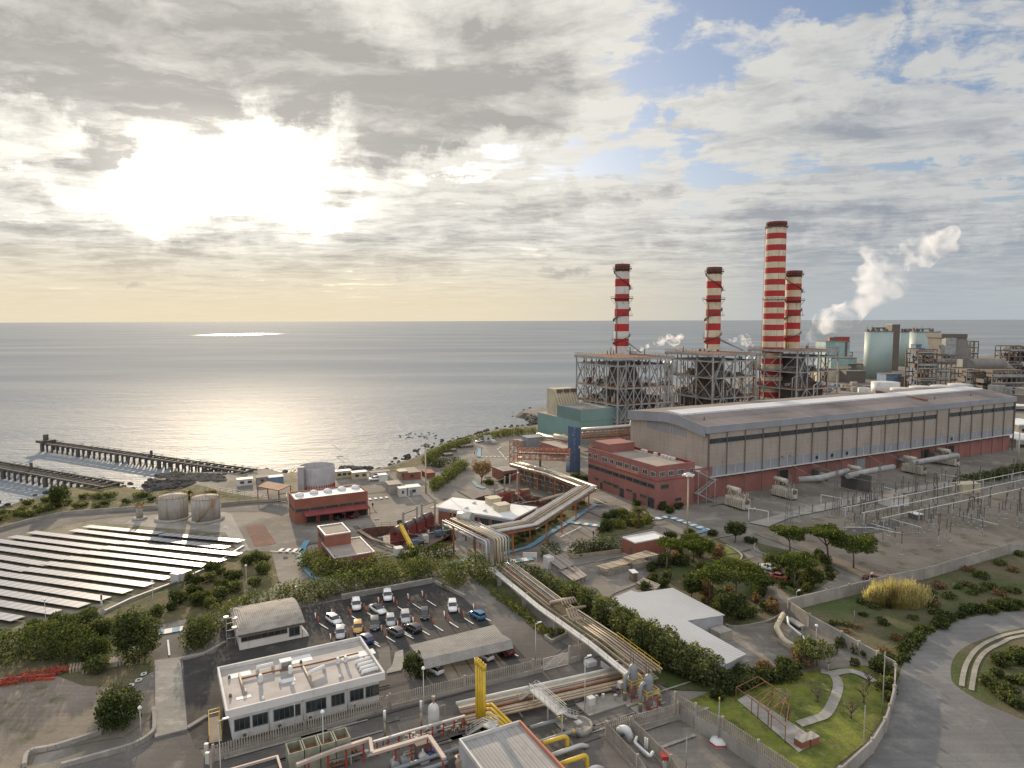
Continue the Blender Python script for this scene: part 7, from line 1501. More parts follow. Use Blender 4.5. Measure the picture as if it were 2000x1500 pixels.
def make_car(kind, m, loc, rz, label, group):
 L_, st = KIND[kind]; t = empty('parked_car', loc, label, 'car', group, rz); O = Vector((loc[0], loc[1], loc[2])); s = MB(); w3 = lambda x, y, z: (x + O.x, y + O.y, z + O.z)
 rings = []
 for x, hw, z0, z1, zr in st: rings.append(s.addv([w3(x, -hw * .9, z0), w3(x, -hw, (z0 + z1) * .5), w3(x, -hw * .95, z1), w3(x, hw * .95, z1), w3(x, hw, (z0 + z1) * .5), w3(x, hw * .9, z0)]))
 for a, b in zip(rings, rings[1:]):
  for j in range(6): j2 = (j + 1) % 6; s.addf((a + j, b + j, b + j2, a + j2), 0, True)
 s.addf([rings[0] + j for j in range(6)]); s.addf([rings[-1] + j for j in reversed(range(6))])
 s.build('body', m, t)
 R_ = [(x, hw * .78, z1, zr) for x, hw, z0, z1, zr in st if zr]; xs0 = st[[i for i, q in enumerate(st) if q[4]][0] - 1]; xs1 = st[[i for i, q in enumerate(st) if q[4]][-1] + 1]
 g = MB(); lo = [(xs0[0] + .05, xs0[1] * .80, xs0[3])] + [(x, hw * 1.14, z) for x, hw, z, zr in R_] + [(xs1[0], xs1[1] * .88, xs1[3])]
 hi = [(R_[0][0] + .02, R_[0][1], R_[0][3])] + [(x, hw, zr) for x, hw, z, zr in R_] + [(R_[-1][0] + .02, R_[-1][1], R_[-1][3])]
 a = [g.addv([w3(x, -h_, z - .02), w3(x2, -h2, z2), w3(x2, h2, z2), w3(x, h_, z - .02)]) for (x, h_, z), (x2, h2, z2) in zip(lo, hi)]
 for p, q in zip(a, a[1:]):
  for j in (0, 1, 2): g.addf((p + j, q + j, q + j + 1, p + j + 1), 0)
 g.addf((a[0], a[0] + 1, a[0] + 2, a[0] + 3)); g.addf((a[-1] + 3, a[-1] + 2, a[-1] + 1, a[-1])); g.build('windows', M_cglass, t)
 r_ = MB(); k = [r_.addv([w3(x, -hw * 1.01, zr + .012), w3(x, -hw * .5, zr + .045), w3(x, hw * .5, zr + .045), w3(x, hw * 1.01, zr + .012)]) for x, hw, z, zr in R_]
 for p, q in zip(k, k[1:]):
  for j in range(3): r_.addf((p + j, q + j, q + j + 1, p + j + 1), 0, True)
 x, hw, z, zr = R_[-2]
 for sg_ in (-1, 1): r_.beam(w3(x, sg_ * hw * 1.13, z), w3(x, sg_ * hw * 1.02, zr), .07, .07)
 r_.build('roof', M_cglass if 'black roof' in label else m, t)
 xf = L_ * .315
 for x in (-xf, xf):
  for sg_ in (-1, 1):
   hw = st[4][1]; w_ = MB(); w_.cyl(w3(x, sg_ * (hw - .2), .32), w3(x, sg_ * (hw + .015), .32), .33, n=14); wh = w_.build('wheel', M_tyre, t); r2 = MB(); r2.cyl(w3(x, sg_ * (hw + .016), .32), w3(x, sg_ * (hw + .035), .32), .2, n=10); r2.build('rim', M_rim, wh)
 for sg_ in (-1, 1):
  x1 = st[-2]; MB().box(w3(x1[0] - .12, sg_ * x1[1] * .82 - .16, x1[3] - .10), (.14, 0, 0), (0, .32, 0), (0, 0, .11)).build('headlight', M_hl, t)
  x0 = st[1]; MB().box(w3(x0[0] - .02, sg_ * x0[1] * .86 - .12, x0[3] - .14), (.08, 0, 0), (0, .24, 0), (0, 0, .16)).build('taillight', M_tl, t)
  MB().box(w3(st[5][0] + .15, sg_ * (st[5][1] + .06) - .09, st[5][3]), (.18, 0, 0), (0, .18, 0), (0, 0, .13)).build('mirror', m, t)
 MB().box(w3(st[-1][0] - .03, -.26, .42), (.05, 0, 0), (0, .52, 0), (0, 0, .12)).build('number_plate', M_wroof, t)
 return t
WH = paint_mat('white', (.74, .74, .74)); SI = paint_mat('silver', (.42, .43, .44)); GY = paint_mat('grey', (.09, .095, .10)); BK = paint_mat('black', (.02, .022, .024)); YE = paint_mat('yellow', (.55, .30, .06)); BL = paint_mat('blue', (.03, .17, .33)); DB = paint_mat('dark_blue', (.02, .05, .15)); RD = paint_mat('red', (.30, .02, .02)); DR = paint_mat('dark_red', (.12, .012, .02))
gcp = 'cars in the fenced car park'
CARS = [('hatch', WH, 652, 1217, (640, 1208), (666, 1225), 'white hatchback parked aslant at the left of the car park', gcp),
 ('suv', WH, 696, 1188, (695, 1178), (697, 1198), 'white car facing down beside the orange posts, second from the left in the back row', gcp),
 ('sedan', WH, 738, 1196, (725, 1188), (752, 1205), 'white sedan with black roof parked aslant', gcp),
 ('suv', WH, 757, 1170, (756, 1160), (758, 1180), 'white car furthest back in the car park', gcp),
 ('hatch', SI, 665, 1243, (665, 1233), (665, 1253), 'silver car half hidden by the office roof corner', gcp),
 ('hatch', YE, 699, 1232, (699, 1222), (699, 1242), 'yellow car behind the office roof', gcp),
 ('suv', GY, 732, 1226, (732, 1216), (732, 1236), 'dark grey car facing down right of the yellow car', gcp),
 ('hatch', SI, 763, 1219, (762, 1209), (764, 1229), 'silver car in the middle row between two grey cars', gcp),
 ('suv', SI, 792, 1213, (791, 1203), (793, 1223), 'tall silver car in the middle row above the black hatchback', gcp),
 ('hatch', GY, 772, 1240, (785, 1247), (759, 1232), 'dark grey hatchback seen from behind in the near row', gcp),
 ('hatch', BK, 807, 1233, (819, 1240), (794, 1226), 'black hatchback seen from behind, right of the dark grey hatchback', gcp),
 ('hatch', BK, 829.5, 1206, (829, 1197), (830, 1216), 'black car facing down right of the tall silver car', gcp),
 ('suv', WH, 884, 1191, (883, 1182), (885, 1201), 'white car facing down at the right of the car park', gcp),
 ('hatch', BL, 932, 1207, (944, 1214), (919, 1200), 'bright blue hatchback at the right end of the car park', gcp),
 ('hatch', DB, 714, 1254, (725, 1262), (703, 1246), 'dark blue car partly hidden by the office roof corner', gcp),
 ('hatch', WH, 847, 1313, (857, 1319), (835, 1306), 'white car under the left end of the carport', gcp),
 ('hatch', WH, 945, 1286, (955, 1292), (932, 1279), 'white car under the right half of the carport', gcp),
 ('hatch', DR, 986, 1277, (996, 1283), (974, 1270), 'dark red car under the right end of the carport', gcp),
 ('sedan', WH, 1500, 1113, (1513, 1117), (1487, 1109), 'white sedan parked under the pines, upper of two', None),
 ('sedan', RD, 1517, 1131, (1532, 1134), (1502, 1128), 'red car parked under the pines, lower of two', None),
 ('hatch', DR, 1703, 1135, (1712, 1137), (1694, 1133), 'dark red car behind the concrete wall', None),
 ('hatch', DR, 691, 1011, (686, 1014), (697, 1009), 'dark red car under the workshop canopy', None),
 ('hatch', BK, 663, 1014, (658, 1017), (669, 1012), 'dark car under the workshop canopy', None),
 ('suv', WH, 732, 939, (738, 938), (726, 939), 'white van like car beside the site cabins', None),
 ('hatch', WH, 936, 864, (941, 863), (931, 865), 'white car by the shore hedge near the grey kiosk', None)]
for kd, m, x, y, rr, ff, lab, gr in CARS:
 p = G(x, y); d = G(*ff) - G(*rr); make_car(kd, m, (p.x, p.y, zp * .5 if y > 1150 and x < 1100 else .1), math.atan2(d.y, d.x), lab, gr)
# ---------------- orange posts and bay lines ----------------
pc = [(85, 385, 1), (105, 422, 2), (237, 350, 1), (258, 358, 0), (383, 325, 0), (408, 355, 2), (530, 295, 0), (553, 325, 2), (670, 240, 1), (698, 270, 0), (811, 235, 1), (836, 268, 2), (946, 205, 1), (974, 238, 2), (1078, 180, 1), (1108, 208, 2), (225, 580, 1), (387, 545, 0), (543, 525, 0), (570, 560, 2), (697, 500, 1), (727, 545, 2), (848, 460, 1), (879, 490, 2), (993, 425, 1), (1027, 440, 0), (1139, 400, 1), (1172, 440, 2), (1283, 370, 1), (1315, 410, 2), (1419, 340, 1), (1455, 375, 2), (1555, 300, 1), (1590, 312, 0)]
M_opost = mat('orange_post', (.42, .10, .04), (.34, .09, .04), 1, .6, fine=.1)
q = empty('bollard', (0, 0, 0), 'orange post marking a bay in the car park', 'bollard', 'orange posts in the car park'); MB().cyl((0, 0, 0), (0, 0, 1.35), .10, n=8).build('post', M_opost, q); MB().cyl((0, 0, 1.351), (0, 0, 1.42), .11, n=8).build('cap', M_rusty, q)
ln = MB(); first = True
for x, y, k in pc:
 X_, Y_ = 600 + x / 4.762, 1130 + y / 4.762; p = G(X_, Y_); o_ = q if first else copy_tree(q); first = False; o_.location = (p.x, p.y, .02)
 if k == 1: a = G(X_, Y_); b = G(X_ - 2.2, Y_ - 12); strip(ln, [a, b], .22, zp + .005)
 if k == 2: a = G(X_ + 1, Y_ + .5); b = G(X_ + 19, Y_ + 12); strip(ln, [a, b], .22, zp + .005)
for a, b in (((308, 420), (352, 447)), ((735, 318), (795, 352)), ((890, 515), (990, 570)), ((1060, 490), (1138, 535)), ((585, 590), (677, 645)), ((1655, 378), (1707, 405)), ((1890, 695), (1962, 733))):
 strip(ln, [G(600 + a[0] / 4.762, 1130 + a[1] / 4.762), G(600 + b[0] / 4.762, 1130 + b[1] / 4.762)], .22, zp + .005)
ln.build('parking_lines', M_white, kind='structure')
flat('pale_walkway', [(754, 1315), (766, 1302), (772, 1276), (787, 1271), (790, 1300), (783, 1312), (755, 1318)], zp + .01, M_lconc)
# ---------------- lamps ----------------
def lamp(x, yb, yt, label, r=.09, head='globe', m=M_pale, group=None):
 p = G(x, yb); h_ = hgt(p, yt); t = empty('street_lamp', p, label, 'street lamp', group); MB().cyl(p, p + ZX * (h_ - .3), r, r * .6, 8).build('pole', m, t)
 if head == 'globe': MB().lathe(p + ZX * (h_ - .4), [(.08, 0), (.26, .1), (.28, .3), (.15, .45), (.02, .5)], 10).build('lamp_head', M_lamp, t)
 elif head == 'arm': s = MB(); s.tube([p + ZX * (h_ - .35), p + ZX * (h_ - .05), p + ZX * h_ + UX * .6], .06, 6); s.build('arm', m, t); MB().box(p + ZX * (h_ - .05) + UX * .5, UX * .7, VX * .3, ZX * .14).build('lamp_head', M_lamp, t)
 else:
  s = MB(); s.lathe(p + ZX * (h_ - 1.2), [(.3, 0), (1.3, .3), (1.3, .6), (.6, 1.1), (.1, 1.3)], 14); s.build('lamp_head', M_pale if head == 'big' else M_dsteel, t)
  for i in range(6): a_ = i * 1.05; c_ = p + ZX * (h_ - .9) + Vector((math.cos(a_), math.sin(a_), 0)) * 1.35; MB().cbox(c_, .5, .5, .45).build('floodlight', M_lamp if head == 'big' else M_steel, t)
 return t
lamp(1342, 1050, 923, 'tall cream lamp mast with a white disc head before the pink offices', .28, 'big', M_cream)
lamp(832, 963, 866, 'tall lamp mast with dark floodlights near the shore', .3, 'dark', M_cream); lamp(1012, 1015, 922, 'slim brown lamp mast in the middle of the screen pits', .2, 'globe', M_rusty)
lamp(482, 1155, 1103, 'thin lamp post among shrubs beside the solar field', .07); lamp(300, 1195, 1134, 'thin lamp post below the solar field', .07); lamp(91, 1235, 1170, 'thin lamp post in front of the lower solar rows', .06)
lamp(276, 1440, 1380, 'thin lamp post right of the round shrub', .07); lamp(577, 1440, 1333, 'tall lamp post in front of the white office', .08); lamp(633, 1500, 1388, 'lamp post with white head over the concrete tanks', .08)
lamp(828, 1395, 1303, 'tall lamp post by the left end of the carport', .08, 'globe'); lamp(1046, 1290, 1218, 'lamp post at the edge of the side road', .08, 'arm'); lamp(1142, 1393, 1284, 'tall lamp post standing between fence gate and pipe bundle', .08, 'arm')
lamp(432, 1530, 1408, 'lamp post with curled head below the access ramp', .08, 'arm'); lamp(1593, 1270, 1220, 'white headed lamp post inside the sloping perimeter wall', .06, 'globe'); lamp(1555, 1180, 1155, 'white headed lamp at the corner of the perimeter wall', .06, 'arm'); lamp(1698, 1148, 1121, 'white headed lamp behind the yellow reeds', .06, 'arm')
lamp(1168, 1440, 1372 - 8, 'thin grey lamp post beside the pipe bundle', .05, 'arm') if False else None
for x, y, yt, lab in ((1723, 1395, 1272, 'thin bare pole inside the garden wall, upper'), (1686, 1470, 1378, 'thin bare pole at the foot of the lawn'), (1668, 1215, 1193, 'short pale marker post in the brown meadow'), (1862, 1148, 1139, 'short pale marker post in the green meadow'), (1340, 1500, 1440, 'thin pole by the retaining wall')):
 p = G(x, y); s = MB(); s.cyl(p, p + ZX * hgt(p, yt), .07, n=6); s.build('pole', M_conc, label=lab, cat='pole')
p = G(201, 1222); t = empty('striped_pole', p, 'red and white pole on a grey base at the corner of the solar field', 'pole'); MB().cyl(p, p + ZX * 3.4, .35, n=10).build('base', M_conc, t); MB().cyl(p + ZX * 3.4, p + ZX * hgt(p, 1168), .16, n=8).build('shaft', M_wroof, t); MB().cyl(p + ZX * 5.2, p + ZX * 6.2, .175, n=8).build('red_band', M_red, t)
# ---------------- people ----------------
def person(x, y, rz, top, legs, label, hair=(.03, .02, .015)):
 p = G(x, y, .12 if x > 1100 else .05); ms = [mat('cloth_%d' % int(top[0] * 1000 + top[2] * 10), top, top, 1, .9, fine=0), mat('trousers_%d' % int(legs[0] * 1000), legs, legs, 1, .9, fine=0), mat('skin', (.42, .25, .18), None, 1, .6, fine=0), mat('hair', hair, hair, 1, .8, fine=0)]
 v = [(0, 0, .95), (0, 0, 1.2), (0, 0, 1.45), (0, 0, 1.52), (0, .01, 1.6), (0, .01, 1.68), (.09, 0, .9), (.10, .04, .5), (.10, .0, .08), (.10, .13, .04), (-.09, 0, .9), (-.10, -.02, .5), (-.10, -.10, .08), (-.10, .03, .04), (.19, 0, 1.42), (.25, -.02, 1.14), (.25, .08, .9), (.25, .12, .80), (-.19, 0, 1.42), (-.25, -.02, 1.14), (-.25, .08, .9), (-.25, .12, .80)]
 e = [(0, 1), (1, 2), (2, 3), (3, 4), (4, 5), (0, 6), (6, 7), (7, 8), (8, 9), (0, 10), (10, 11), (11, 12), (12, 13), (2, 14), (14, 15), (15, 16), (16, 17), (2, 18), (18, 19), (19, 20), (20, 21)]
 r_ = [.16, .14, .16, .055, .09, .095, .10, .065, .05, .04, .10, .065, .05, .04, .065, .045, .035, .03, .065, .045, .035, .03]
 me = bpy.data.meshes.new('person'); me.from_pydata(v, e, []); o = bpy.data.objects.new('person', me); COL.objects.link(o); o.location = p; o.rotation_euler.z = rz
 md = o.modifiers.new('skin', 'SKIN');
 for i, q in enumerate(r_): me.skin_vertices[0].data[i].radius = (q, q)
 me.skin_vertices[0].data[0].use_root = True; o.modifiers.new('sub', 'SUBSURF').levels = 1
 dg = bpy.context.evaluated_depsgraph_get(); dg.update(); m2 = bpy.data.meshes.new_from_object(o.evaluated_get(dg)); o.modifiers.clear(); o.data = m2; m2.materials.clear()
 for m_ in ms: m2.materials.append(m_)
 for f in m2.polygons:
  z = f.center.z; f.material_index = 1 if z < .93 and abs(f.center.x) < .2 else 3 if z > 1.66 or (z > 1.56 and f.center.y < -.02) else 2 if z > 1.5 or (z < .86 and abs(f.center.x) > .2) else 0; f.use_smooth = True
 tag(o, label, 'person'); return o
person(1159, 1048, 2.6, (.03, .03, .035), (.02, .02, .03), 'person in dark clothes standing alone at the road edge by the crossing')
person(1164, 1042, 1.2, (.20, .04, .04), (.03, .03, .04), 'person in a dark red top walking beside the palm garden')
person(1168, 1047, 2.0, (.30, .30, .30), (.05, .05, .08), 'person in a pale top next to the red topped walker')
person(728, 992, 3.0, (.03, .03, .03), (.02, .02, .02), 'person in dark clothes standing right of the red workshop'); person(927, 877 + 12, 1.0, (.03, .03, .04), (.02, .02, .03), 'person in dark clothes on the wide road near the blue line')
person(1474, 1000, .5, (.5, .5, .5), (.03, .03, .04), 'person in a white top beside the nearest transformer')
# ---------------- solar field ----------------
M_pv = mat('solar_glass', (.50, .51, .53), (.42, .43, .46), .1, .42, .0, fine=.04, spec=.12)
nt = M_pv.node_tree; S_ = NT(nt); b_ = nt.nodes['Principled BSDF']; pos = S_.new('ShaderNodeNewGeometry').outputs['Position']
rows = [((168, 1027), (315, 1041)), ((317, 1042.5), (472, 1056)), ((142, 1034.5), (290, 1052)), ((290, 1050.5), (444, 1069)), ((60, 1038.5), (241, 1060)), ((236, 1058.5), (467, 1082)), ((23, 1047), (207, 1070)), ((202, 1068), (435, 1095)), ((-60, 1048), (171, 1079)), ((166, 1077.5), (402, 1104)), ((-80, 1059), (134, 1090)), ((128, 1088), (366, 1116)), ((-100, 1072), (94, 1102)), ((88, 1098.5), (329, 1129)), ((-110, 1084), (54, 1113)), ((47, 1110), (292, 1142)), ((-120, 1100), (9, 1121)), ((3, 1120), (250, 1155)), ((-120, 1118), (207, 1169)), ((-120, 1137), (165, 1182)), ((-120, 1158), (110, 1195)), ((-120, 1181), (36, 1208))]
rd = (G(402, 1104, 1.4) - G(166, 1077.5, 1.4)); rd.z = 0; rd.normalize(); sn = Vector((-rd.y, rd.x, 0))
if sn.y < 0: sn = -sn
sx = S_.mul(S_.v('DOT_PRODUCT', pos, tuple(rd), out=1), 1 / 1.05); fr = S_.m('FRACT', S_.add(sx, 1000)); seam = S_.m('LESS_THAN', fr, .10)
odd = S_.m('LESS_THAN', S_.m('FRACT', S_.mul(S_.m('FLOOR', S_.add(sx, 1000)), .5)), .25)
c0 = S_.mix(S_.mul(odd, .5), (.36, .37, .39), (.14, .15, .19)); c0 = S_.mix(S_.mul(S_.rng(S_.noise(pos, .06, 3), .58, .66), .5), c0, (.22, .23, .28)); S_.put(b_.inputs['Base Color'], S_.mix(S_.mul(seam, .8), c0, (.12, .12, .13)))
for i, (a, b) in enumerate(rows):
 A = G(a[0], a[1], .7); B_ = G(b[0], b[1], .7); k = i
 t = empty('solar_table', Vector((A.x, A.y, 0)).lerp(Vector((B_.x, B_.y, 0)), .5), 'long tilted row of pale shining solar panels in the solar field', 'solar panels', 'rows of solar panels')
 d = Vector((B_.x - A.x, B_.y - A.y, 0)); L_ = d.length; d /= L_; A = Vector((A.x, A.y, 0)); dep = 2.9
 zl, zh = .55, .80    # low edge to sea, high edge nearer
 s = MB(); p = A - sn * dep / 2; q = A + sn * dep / 2
 s.hexa([p + ZX * (zh - .08), p + d * L_ + ZX * (zh - .08), q + d * L_ + ZX * (zl - .08), q + ZX * (zl - .08), p + ZX * zh, p + d * L_ + ZX * zh, q + d * L_ + ZX * zl, q + ZX * zl]); s.build('panel_surface', M_pv, t)
 n = max(2, int(L_ / 9)); s = MB();
 for j in range(n):
  c = A + d * L_ * (j + .5) / n; MB().beam(c, c + ZX * .6, .16).build('post', M_steel, t); s.beam(c - sn * 1.4 + ZX * .68, c + sn * 1.4 + ZX * .5, .1); MB().cbox(c + sn * .1, 1.0, .7, .2).build('footing', M_conc, t)
 s.build('rafters', M_steel, t)
q = G(343, 1136); s = MB(); s.cbox(q, 2.2, .8, 1.9, ax=rd); s.build('inverter_cabinet', M_pale, label='pale inverter cabinet at the end of a solar row, left one', cat='cabinet'); q = G(352, 1134); s = MB(); s.cbox(q, 2.0, .8, 1.8, ax=rd); s.build('inverter_cabinet', M_pale, label='pale inverter cabinet at the end of a solar row, right one', cat='cabinet')
s = MB(); P = gp([(476, 1068), (412, 1108), (345, 1138), (255, 1172), (205, 1196)])
for a, b in zip(P, P[1:]): s.beam(a + ZX * .3, b + ZX * .3, .5, .3)
s.build('cable_tray', M_steel, label='long low cable tray along the edge of the solar field', cat='cable tray')
# ---------------- tanks ----------------
M_tank = mat('rusty_white_tank', (.37, .345, .31), (.28, .255, .22), .2, .8, streak=.85, stcol=(.20, .10, .055), fine=.12, grid=(0, 1.9, .1, .15))
def tank(x0, x1, yb, yt, label, cone=.9, open_=False, m=M_tank, stair=0):
 a, b = G(x0, yb), G(x1, yb); r = (b - a).length / 2; c = (a + b) / 2 ; c = c + Vector((c.x, c.y, 0)).normalized() * r * .15; f = c - Vector((c.x, c.y, 0)).normalized() * r; h_ = hgt(f, yt); t = empty('storage_tank', c, label, 'storage tank')
 if open_: MB().lathe(c, [(r, 0), (r, h_), (r - .12, h_), (r - .12, 1)], 40, cap=False).build('shell', m, t); MB().lathe(c + ZX * 1, [(r - .12, 0), (.1, .1)], 40, cap=False).build('floor', M_dsteel, t)
 else: MB().lathe(c, [(r, 0), (r, h_), (.1, h_ + cone)], 36).build('shell', m, t); MB().lathe(c, [(r + 1.1, 0), (r + 1.1, .45), (r + .1, .5)], 36).build('plinth', M_conc, t)
 s = MB(); n = 28
 for i in range(n):
  if open_ : break
  e = Vector((math.cos(6.283 * i / n), math.sin(6.283 * i / n), 0)) * r; e2 = Vector((math.cos(6.283 * (i + 1) / n), math.sin(6.283 * (i + 1) / n), 0)) * r
  s.beam(c + e + ZX * h_, c + e + ZX * (h_ + 1.1), .07); s.beam(c + e + ZX * (h_ + 1.1), c + e2 + ZX * (h_ + 1.1), .07); s.beam(c + e + ZX * h_, c + e2 + ZX * h_, .14)
 if not open_: s.build('rim_railing', mat('rusty_yellow', (.36, .24, .10), (.24, .13, .06), 1, .8), t)
 if stair:
  s = MB(); th0 = -1.9
  for i in range(16):
   a0 = th0 + i * .09 * stair; e = Vector((math.cos(a0), math.sin(a0), 0)); e2 = Vector((math.cos(a0 + .09 * stair), math.sin(a0 + .09 * stair), 0)); s.beam(c + e * (r + .4) + ZX * h_ * i / 16, c + e2 * (r + .4) + ZX * h_ * (i + 1) / 16, .8, .15); s.beam(c + e * (r + .8) + ZX * (h_ * i / 16 + 1.1), c + e2 * (r + .8) + ZX * (h_ * (i + 1) / 16 + 1.1), .08)
  s.build('spiral_stairs', MATS.get('rusty_yellow') or M_rusty, t)
 return t, c, r, h_
tank(313, 366, 1013, 975, 'rusty white storage tank with conical roof, left of the pair'); tank(377, 429, 1016, 977, 'rusty white storage tank with conical roof and stairs, right of the pair', stair=1)
tank(267, 279, 1014, 992, 'very small slim rusty tank left of the storage tanks', .3)
M_bt = mat('grey_mauve_tank', (.36, .34, .34), (.30, .285, .285), .3, .75, streak=.5, stcol=(.22, .12, .08), fine=.1)
_, c, r, h_ = tank(586.5, 654, 955, 916, 'big open topped grey tank by the shore', open_=True, m=M_bt)
cd_ = -Vector((c.x, c.y, 0)).normalized(); rt_ = Vector((-cd_.y, cd_.x, 0)); rt_ = rt_ if rt_.x > 0 else -rt_
t = empty('tank_stair_tower', c + cd_ * r * .7 - rt_ * (r * .95), 'yellow stairs and grey shaft clinging to the big open tank', 'stairs'); b0 = c + cd_ * r * .80 - rt_ * r * .85; MB().cbox(b0, 2.0, 2.0, h_ + .8).build('shaft', M_bt, t); s = MB()
for k in range(4): z0, z1 = h_ * k / 4, h_ * (k + 1) / 4; a0 = b0 - rt_ * (2 + 1.8 * (k % 2)); a1 = b0 - rt_ * (2 + 1.8 * ((k + 1) % 2)); s.beam(a0 + ZX * z0, a1 + ZX * z1, .8, .2); s.beam(a0 + ZX * (z0 + 1), a1 + ZX * (z1 + 1), .1)
s.build('flights', M_yel, t); s = MB()
for i in range(14): e = cd_ * math.cos(i * .14 - .6) + rt_ * math.sin(i * .14 - .6); s.beam(c + e * (r + .1), c + e * (r + .1) + ZX * 2.2, .25)
s.build('buttresses', M_red, t)
# ---------------- site cabins and sheds near the shore ----------------
def cabin(x0, x1, yb, yt, dep, m, label, roof=None, wins=2, name='site_cabin', cat='site cabin', group=None, door=None):
 a, b = G(x0, yb), G(x1, yb + (x1 - x0) * -.10); d = b - a; L_ = d.length; d /= L_; nn = Vector((-d.y, d.x, 0)); h_ = hgt(a, yt); t = empty(name, a, label, cat, group)
 MB().box(a, d * L_, nn * dep, ZX * h_).build('wall', m, t); MB().box(a - d * .15 - nn * .15 + ZX * (h_ + .002), d * (L_ + .3), nn * (dep + .3), ZX * .15).build('roof', roof or M_wroof, t)
 for i in range(wins): window(t, a, d, -nn, L_ * (i + .35) / wins, L_ * (i + .35) / wins + min(1.3, L_ * .25), h_ * .38, h_ * .75, n=2)
 if door: MB().box(a + d * L_ * door - nn * .04, d * 1.0, nn * .03, ZX * 2.0).build('door', M_grey, t)
 return t
cabin(464, 494, 950, 938, 3, M_wwall, 'white site cabin on the pale yard near the piers', M_tan); cabin(502, 524, 946, 934, 4, M_conc, 'grey site cabin left of the blue tarpaulin', M_roof, 1)
cabin(524, 554, 945, 934, 4, mat('tarp_blue', (.16, .26, .36), None, .5, .7), 'blue grey tarpaulin covered cabin behind the rusty canopy', MATS['tarp_blue'], 0)
cabin(656, 686, 935, 922, 3, M_cream, 'cream site cabin right of the big open tank', None, 3, group=None); cabin(689, 717, 937, 924, 3, M_cream, 'cream site cabin with dark frames, second right of the open tank', None, 2)
cabin(725, 762, 934, 924, 3, M_pale, 'long pale site cabin behind the white van', M_roof, 2); cabin(741, 757, 941, 929, 3, M_wwall, 'small pale box cabin in front of the long one', None, 0)
cabin(780, 795, 971, 955, 3, M_pale, 'narrow pale kiosk with a single window', None, 1); cabin(797, 822, 969, 953, 4, M_pale, 'pale grey cabin with yellow window and white door', M_wroof, 1, door=.15)
cabin(760, 784, 966, 948, 6, M_conc, 'dark roofed shed beside the pale kiosk', M_dsteel, 0, 'shed', 'shed'); cabin(790, 822, 938, 925, 9, M_brick, 'low shed with dark roof inside the storage pens', M_dsteel, 1, 'shed', 'shed'); cabin(833, 850, 935, 925, 6, M_brick, 'little pink shed beside the diagonal hedge', M_dkred, 0, 'shed', 'shed')
cabin(780, 796, 937, 922, 4, M_tan, 'small tan shed left of the storage pens', M_tan, 1, 'shed', 'shed')
cabin(947, 961, 863, 853, 4, M_wwall, 'grey kiosk by the shore hedge', M_conc, 1, 'kiosk', 'kiosk'); cabin(963, 968, 865, 861, 3, M_wwall, 'very small white box beside the grey kiosk', None, 0, 'box', 'box')
cabin(1032, 1062, 875, 856, 7, M_grey, 'grey equipment house left of the pink pump room', M_grey, 0, 'equipment_house', 'building'); cabin(1012, 1028, 874, 862, 5, M_conc, 'small concrete box left of the grey equipment house', M_conc, 0, 'equipment_box', 'box')
for i, (x0, x1, y) in enumerate(((869, 885, 892), (872, 892, 884), (900, 925, 876))): cabin(x0, x1, y, y - 4, 3, [M_dsteel, M_dsteel, M_dsteel][i], ['dark flatbed trailer near the short hedge', 'dark flatbed trailer behind the first', 'dark low trailer along the shore hedge'][i], M_roof, 0, 'trailer', 'trailer')
cabin(1236, 1245, 1150 - 12, 1120, 2, M_dsteel, 'dark green cabinet at the yard edge behind the shrubs', None, 0, 'cabinet', 'cabinet')
P = W3((503, 950, 4), (544, 958, 4), (567, 948, 4), (522, 940, 4)); t = empty('open_canopy', Vector((P[0].x, P[0].y, 0)), 'open canopy with rusty flat roof on thin red posts', 'canopy'); MB().prism(P, 3.8, 4.05).build('roof', M_rusty, t)
for p in P + [P[0].lerp(P[1], .5), P[3].lerp(P[2], .5)]: MB().beam((p.x, p.y, 0), (p.x, p.y, 3.8), .2).build('post', M_dkred, t)
def lowwall(pts, h_, label, m=M_conc):
 P = gp(pts); s = MB()
 for a, b in zip(P, P[1:]): s.beam(a + ZX * h_ / 2, b + ZX * h_ / 2, .35, h_)
 s.build('low_wall', m, label=label, cat='wall')
lowwall([(-120, 1064), (0, 1036), (57, 1020), (120, 1006), (155, 1003), (262, 995), (312, 992)], 1.0, 'low stone wall between the shore scrub and the service road'); lowwall([(432, 987), (500, 981), (560, 978)], .9, 'low wall right of the storage tanks')
P = gp([(405, 958), (430, 962), (500, 974), (560, 984), (560, 972)]); s = MB()
for a, b in zip(P, P[1:]): rail(s, [a, b], 1.8, .06, 3, 3)
s.build('mesh_fence', M_steel, label='thin mesh fence around the green strip beside the tanks', cat='fence')
P = gp([(300, 1197), (330, 1180), (420, 1140), (470, 1120)]); s = MB(); rail(s, P, 1.4, .05, 2, 3); s.build('rail_fence', M_rusty, label='thin rail fence among the shrubs beside the solar field', cat='fence')
P = gp([(697, 1040), (712, 1032), (745, 1028), (800, 1026), (860, 1028), (886, 1038)]); s = MB(); rail(s, P, 1.1, .06, 2, 2.5); s.build('pit_railing', M_rusty, label='thin railing round the back of the large pit', cat='railing')
P = gp([(697, 1040), (725, 1058), (775, 1075)]); s = MB(); s.tube([p + ZX * .8 for p in P], .25, 6); s.tube([p + ZX * .4 + UX for p in P], .25, 6); s.build('pit_pipes', M_tan, label='pair of tan pipes along the front rim of the large pit', cat='pipe')
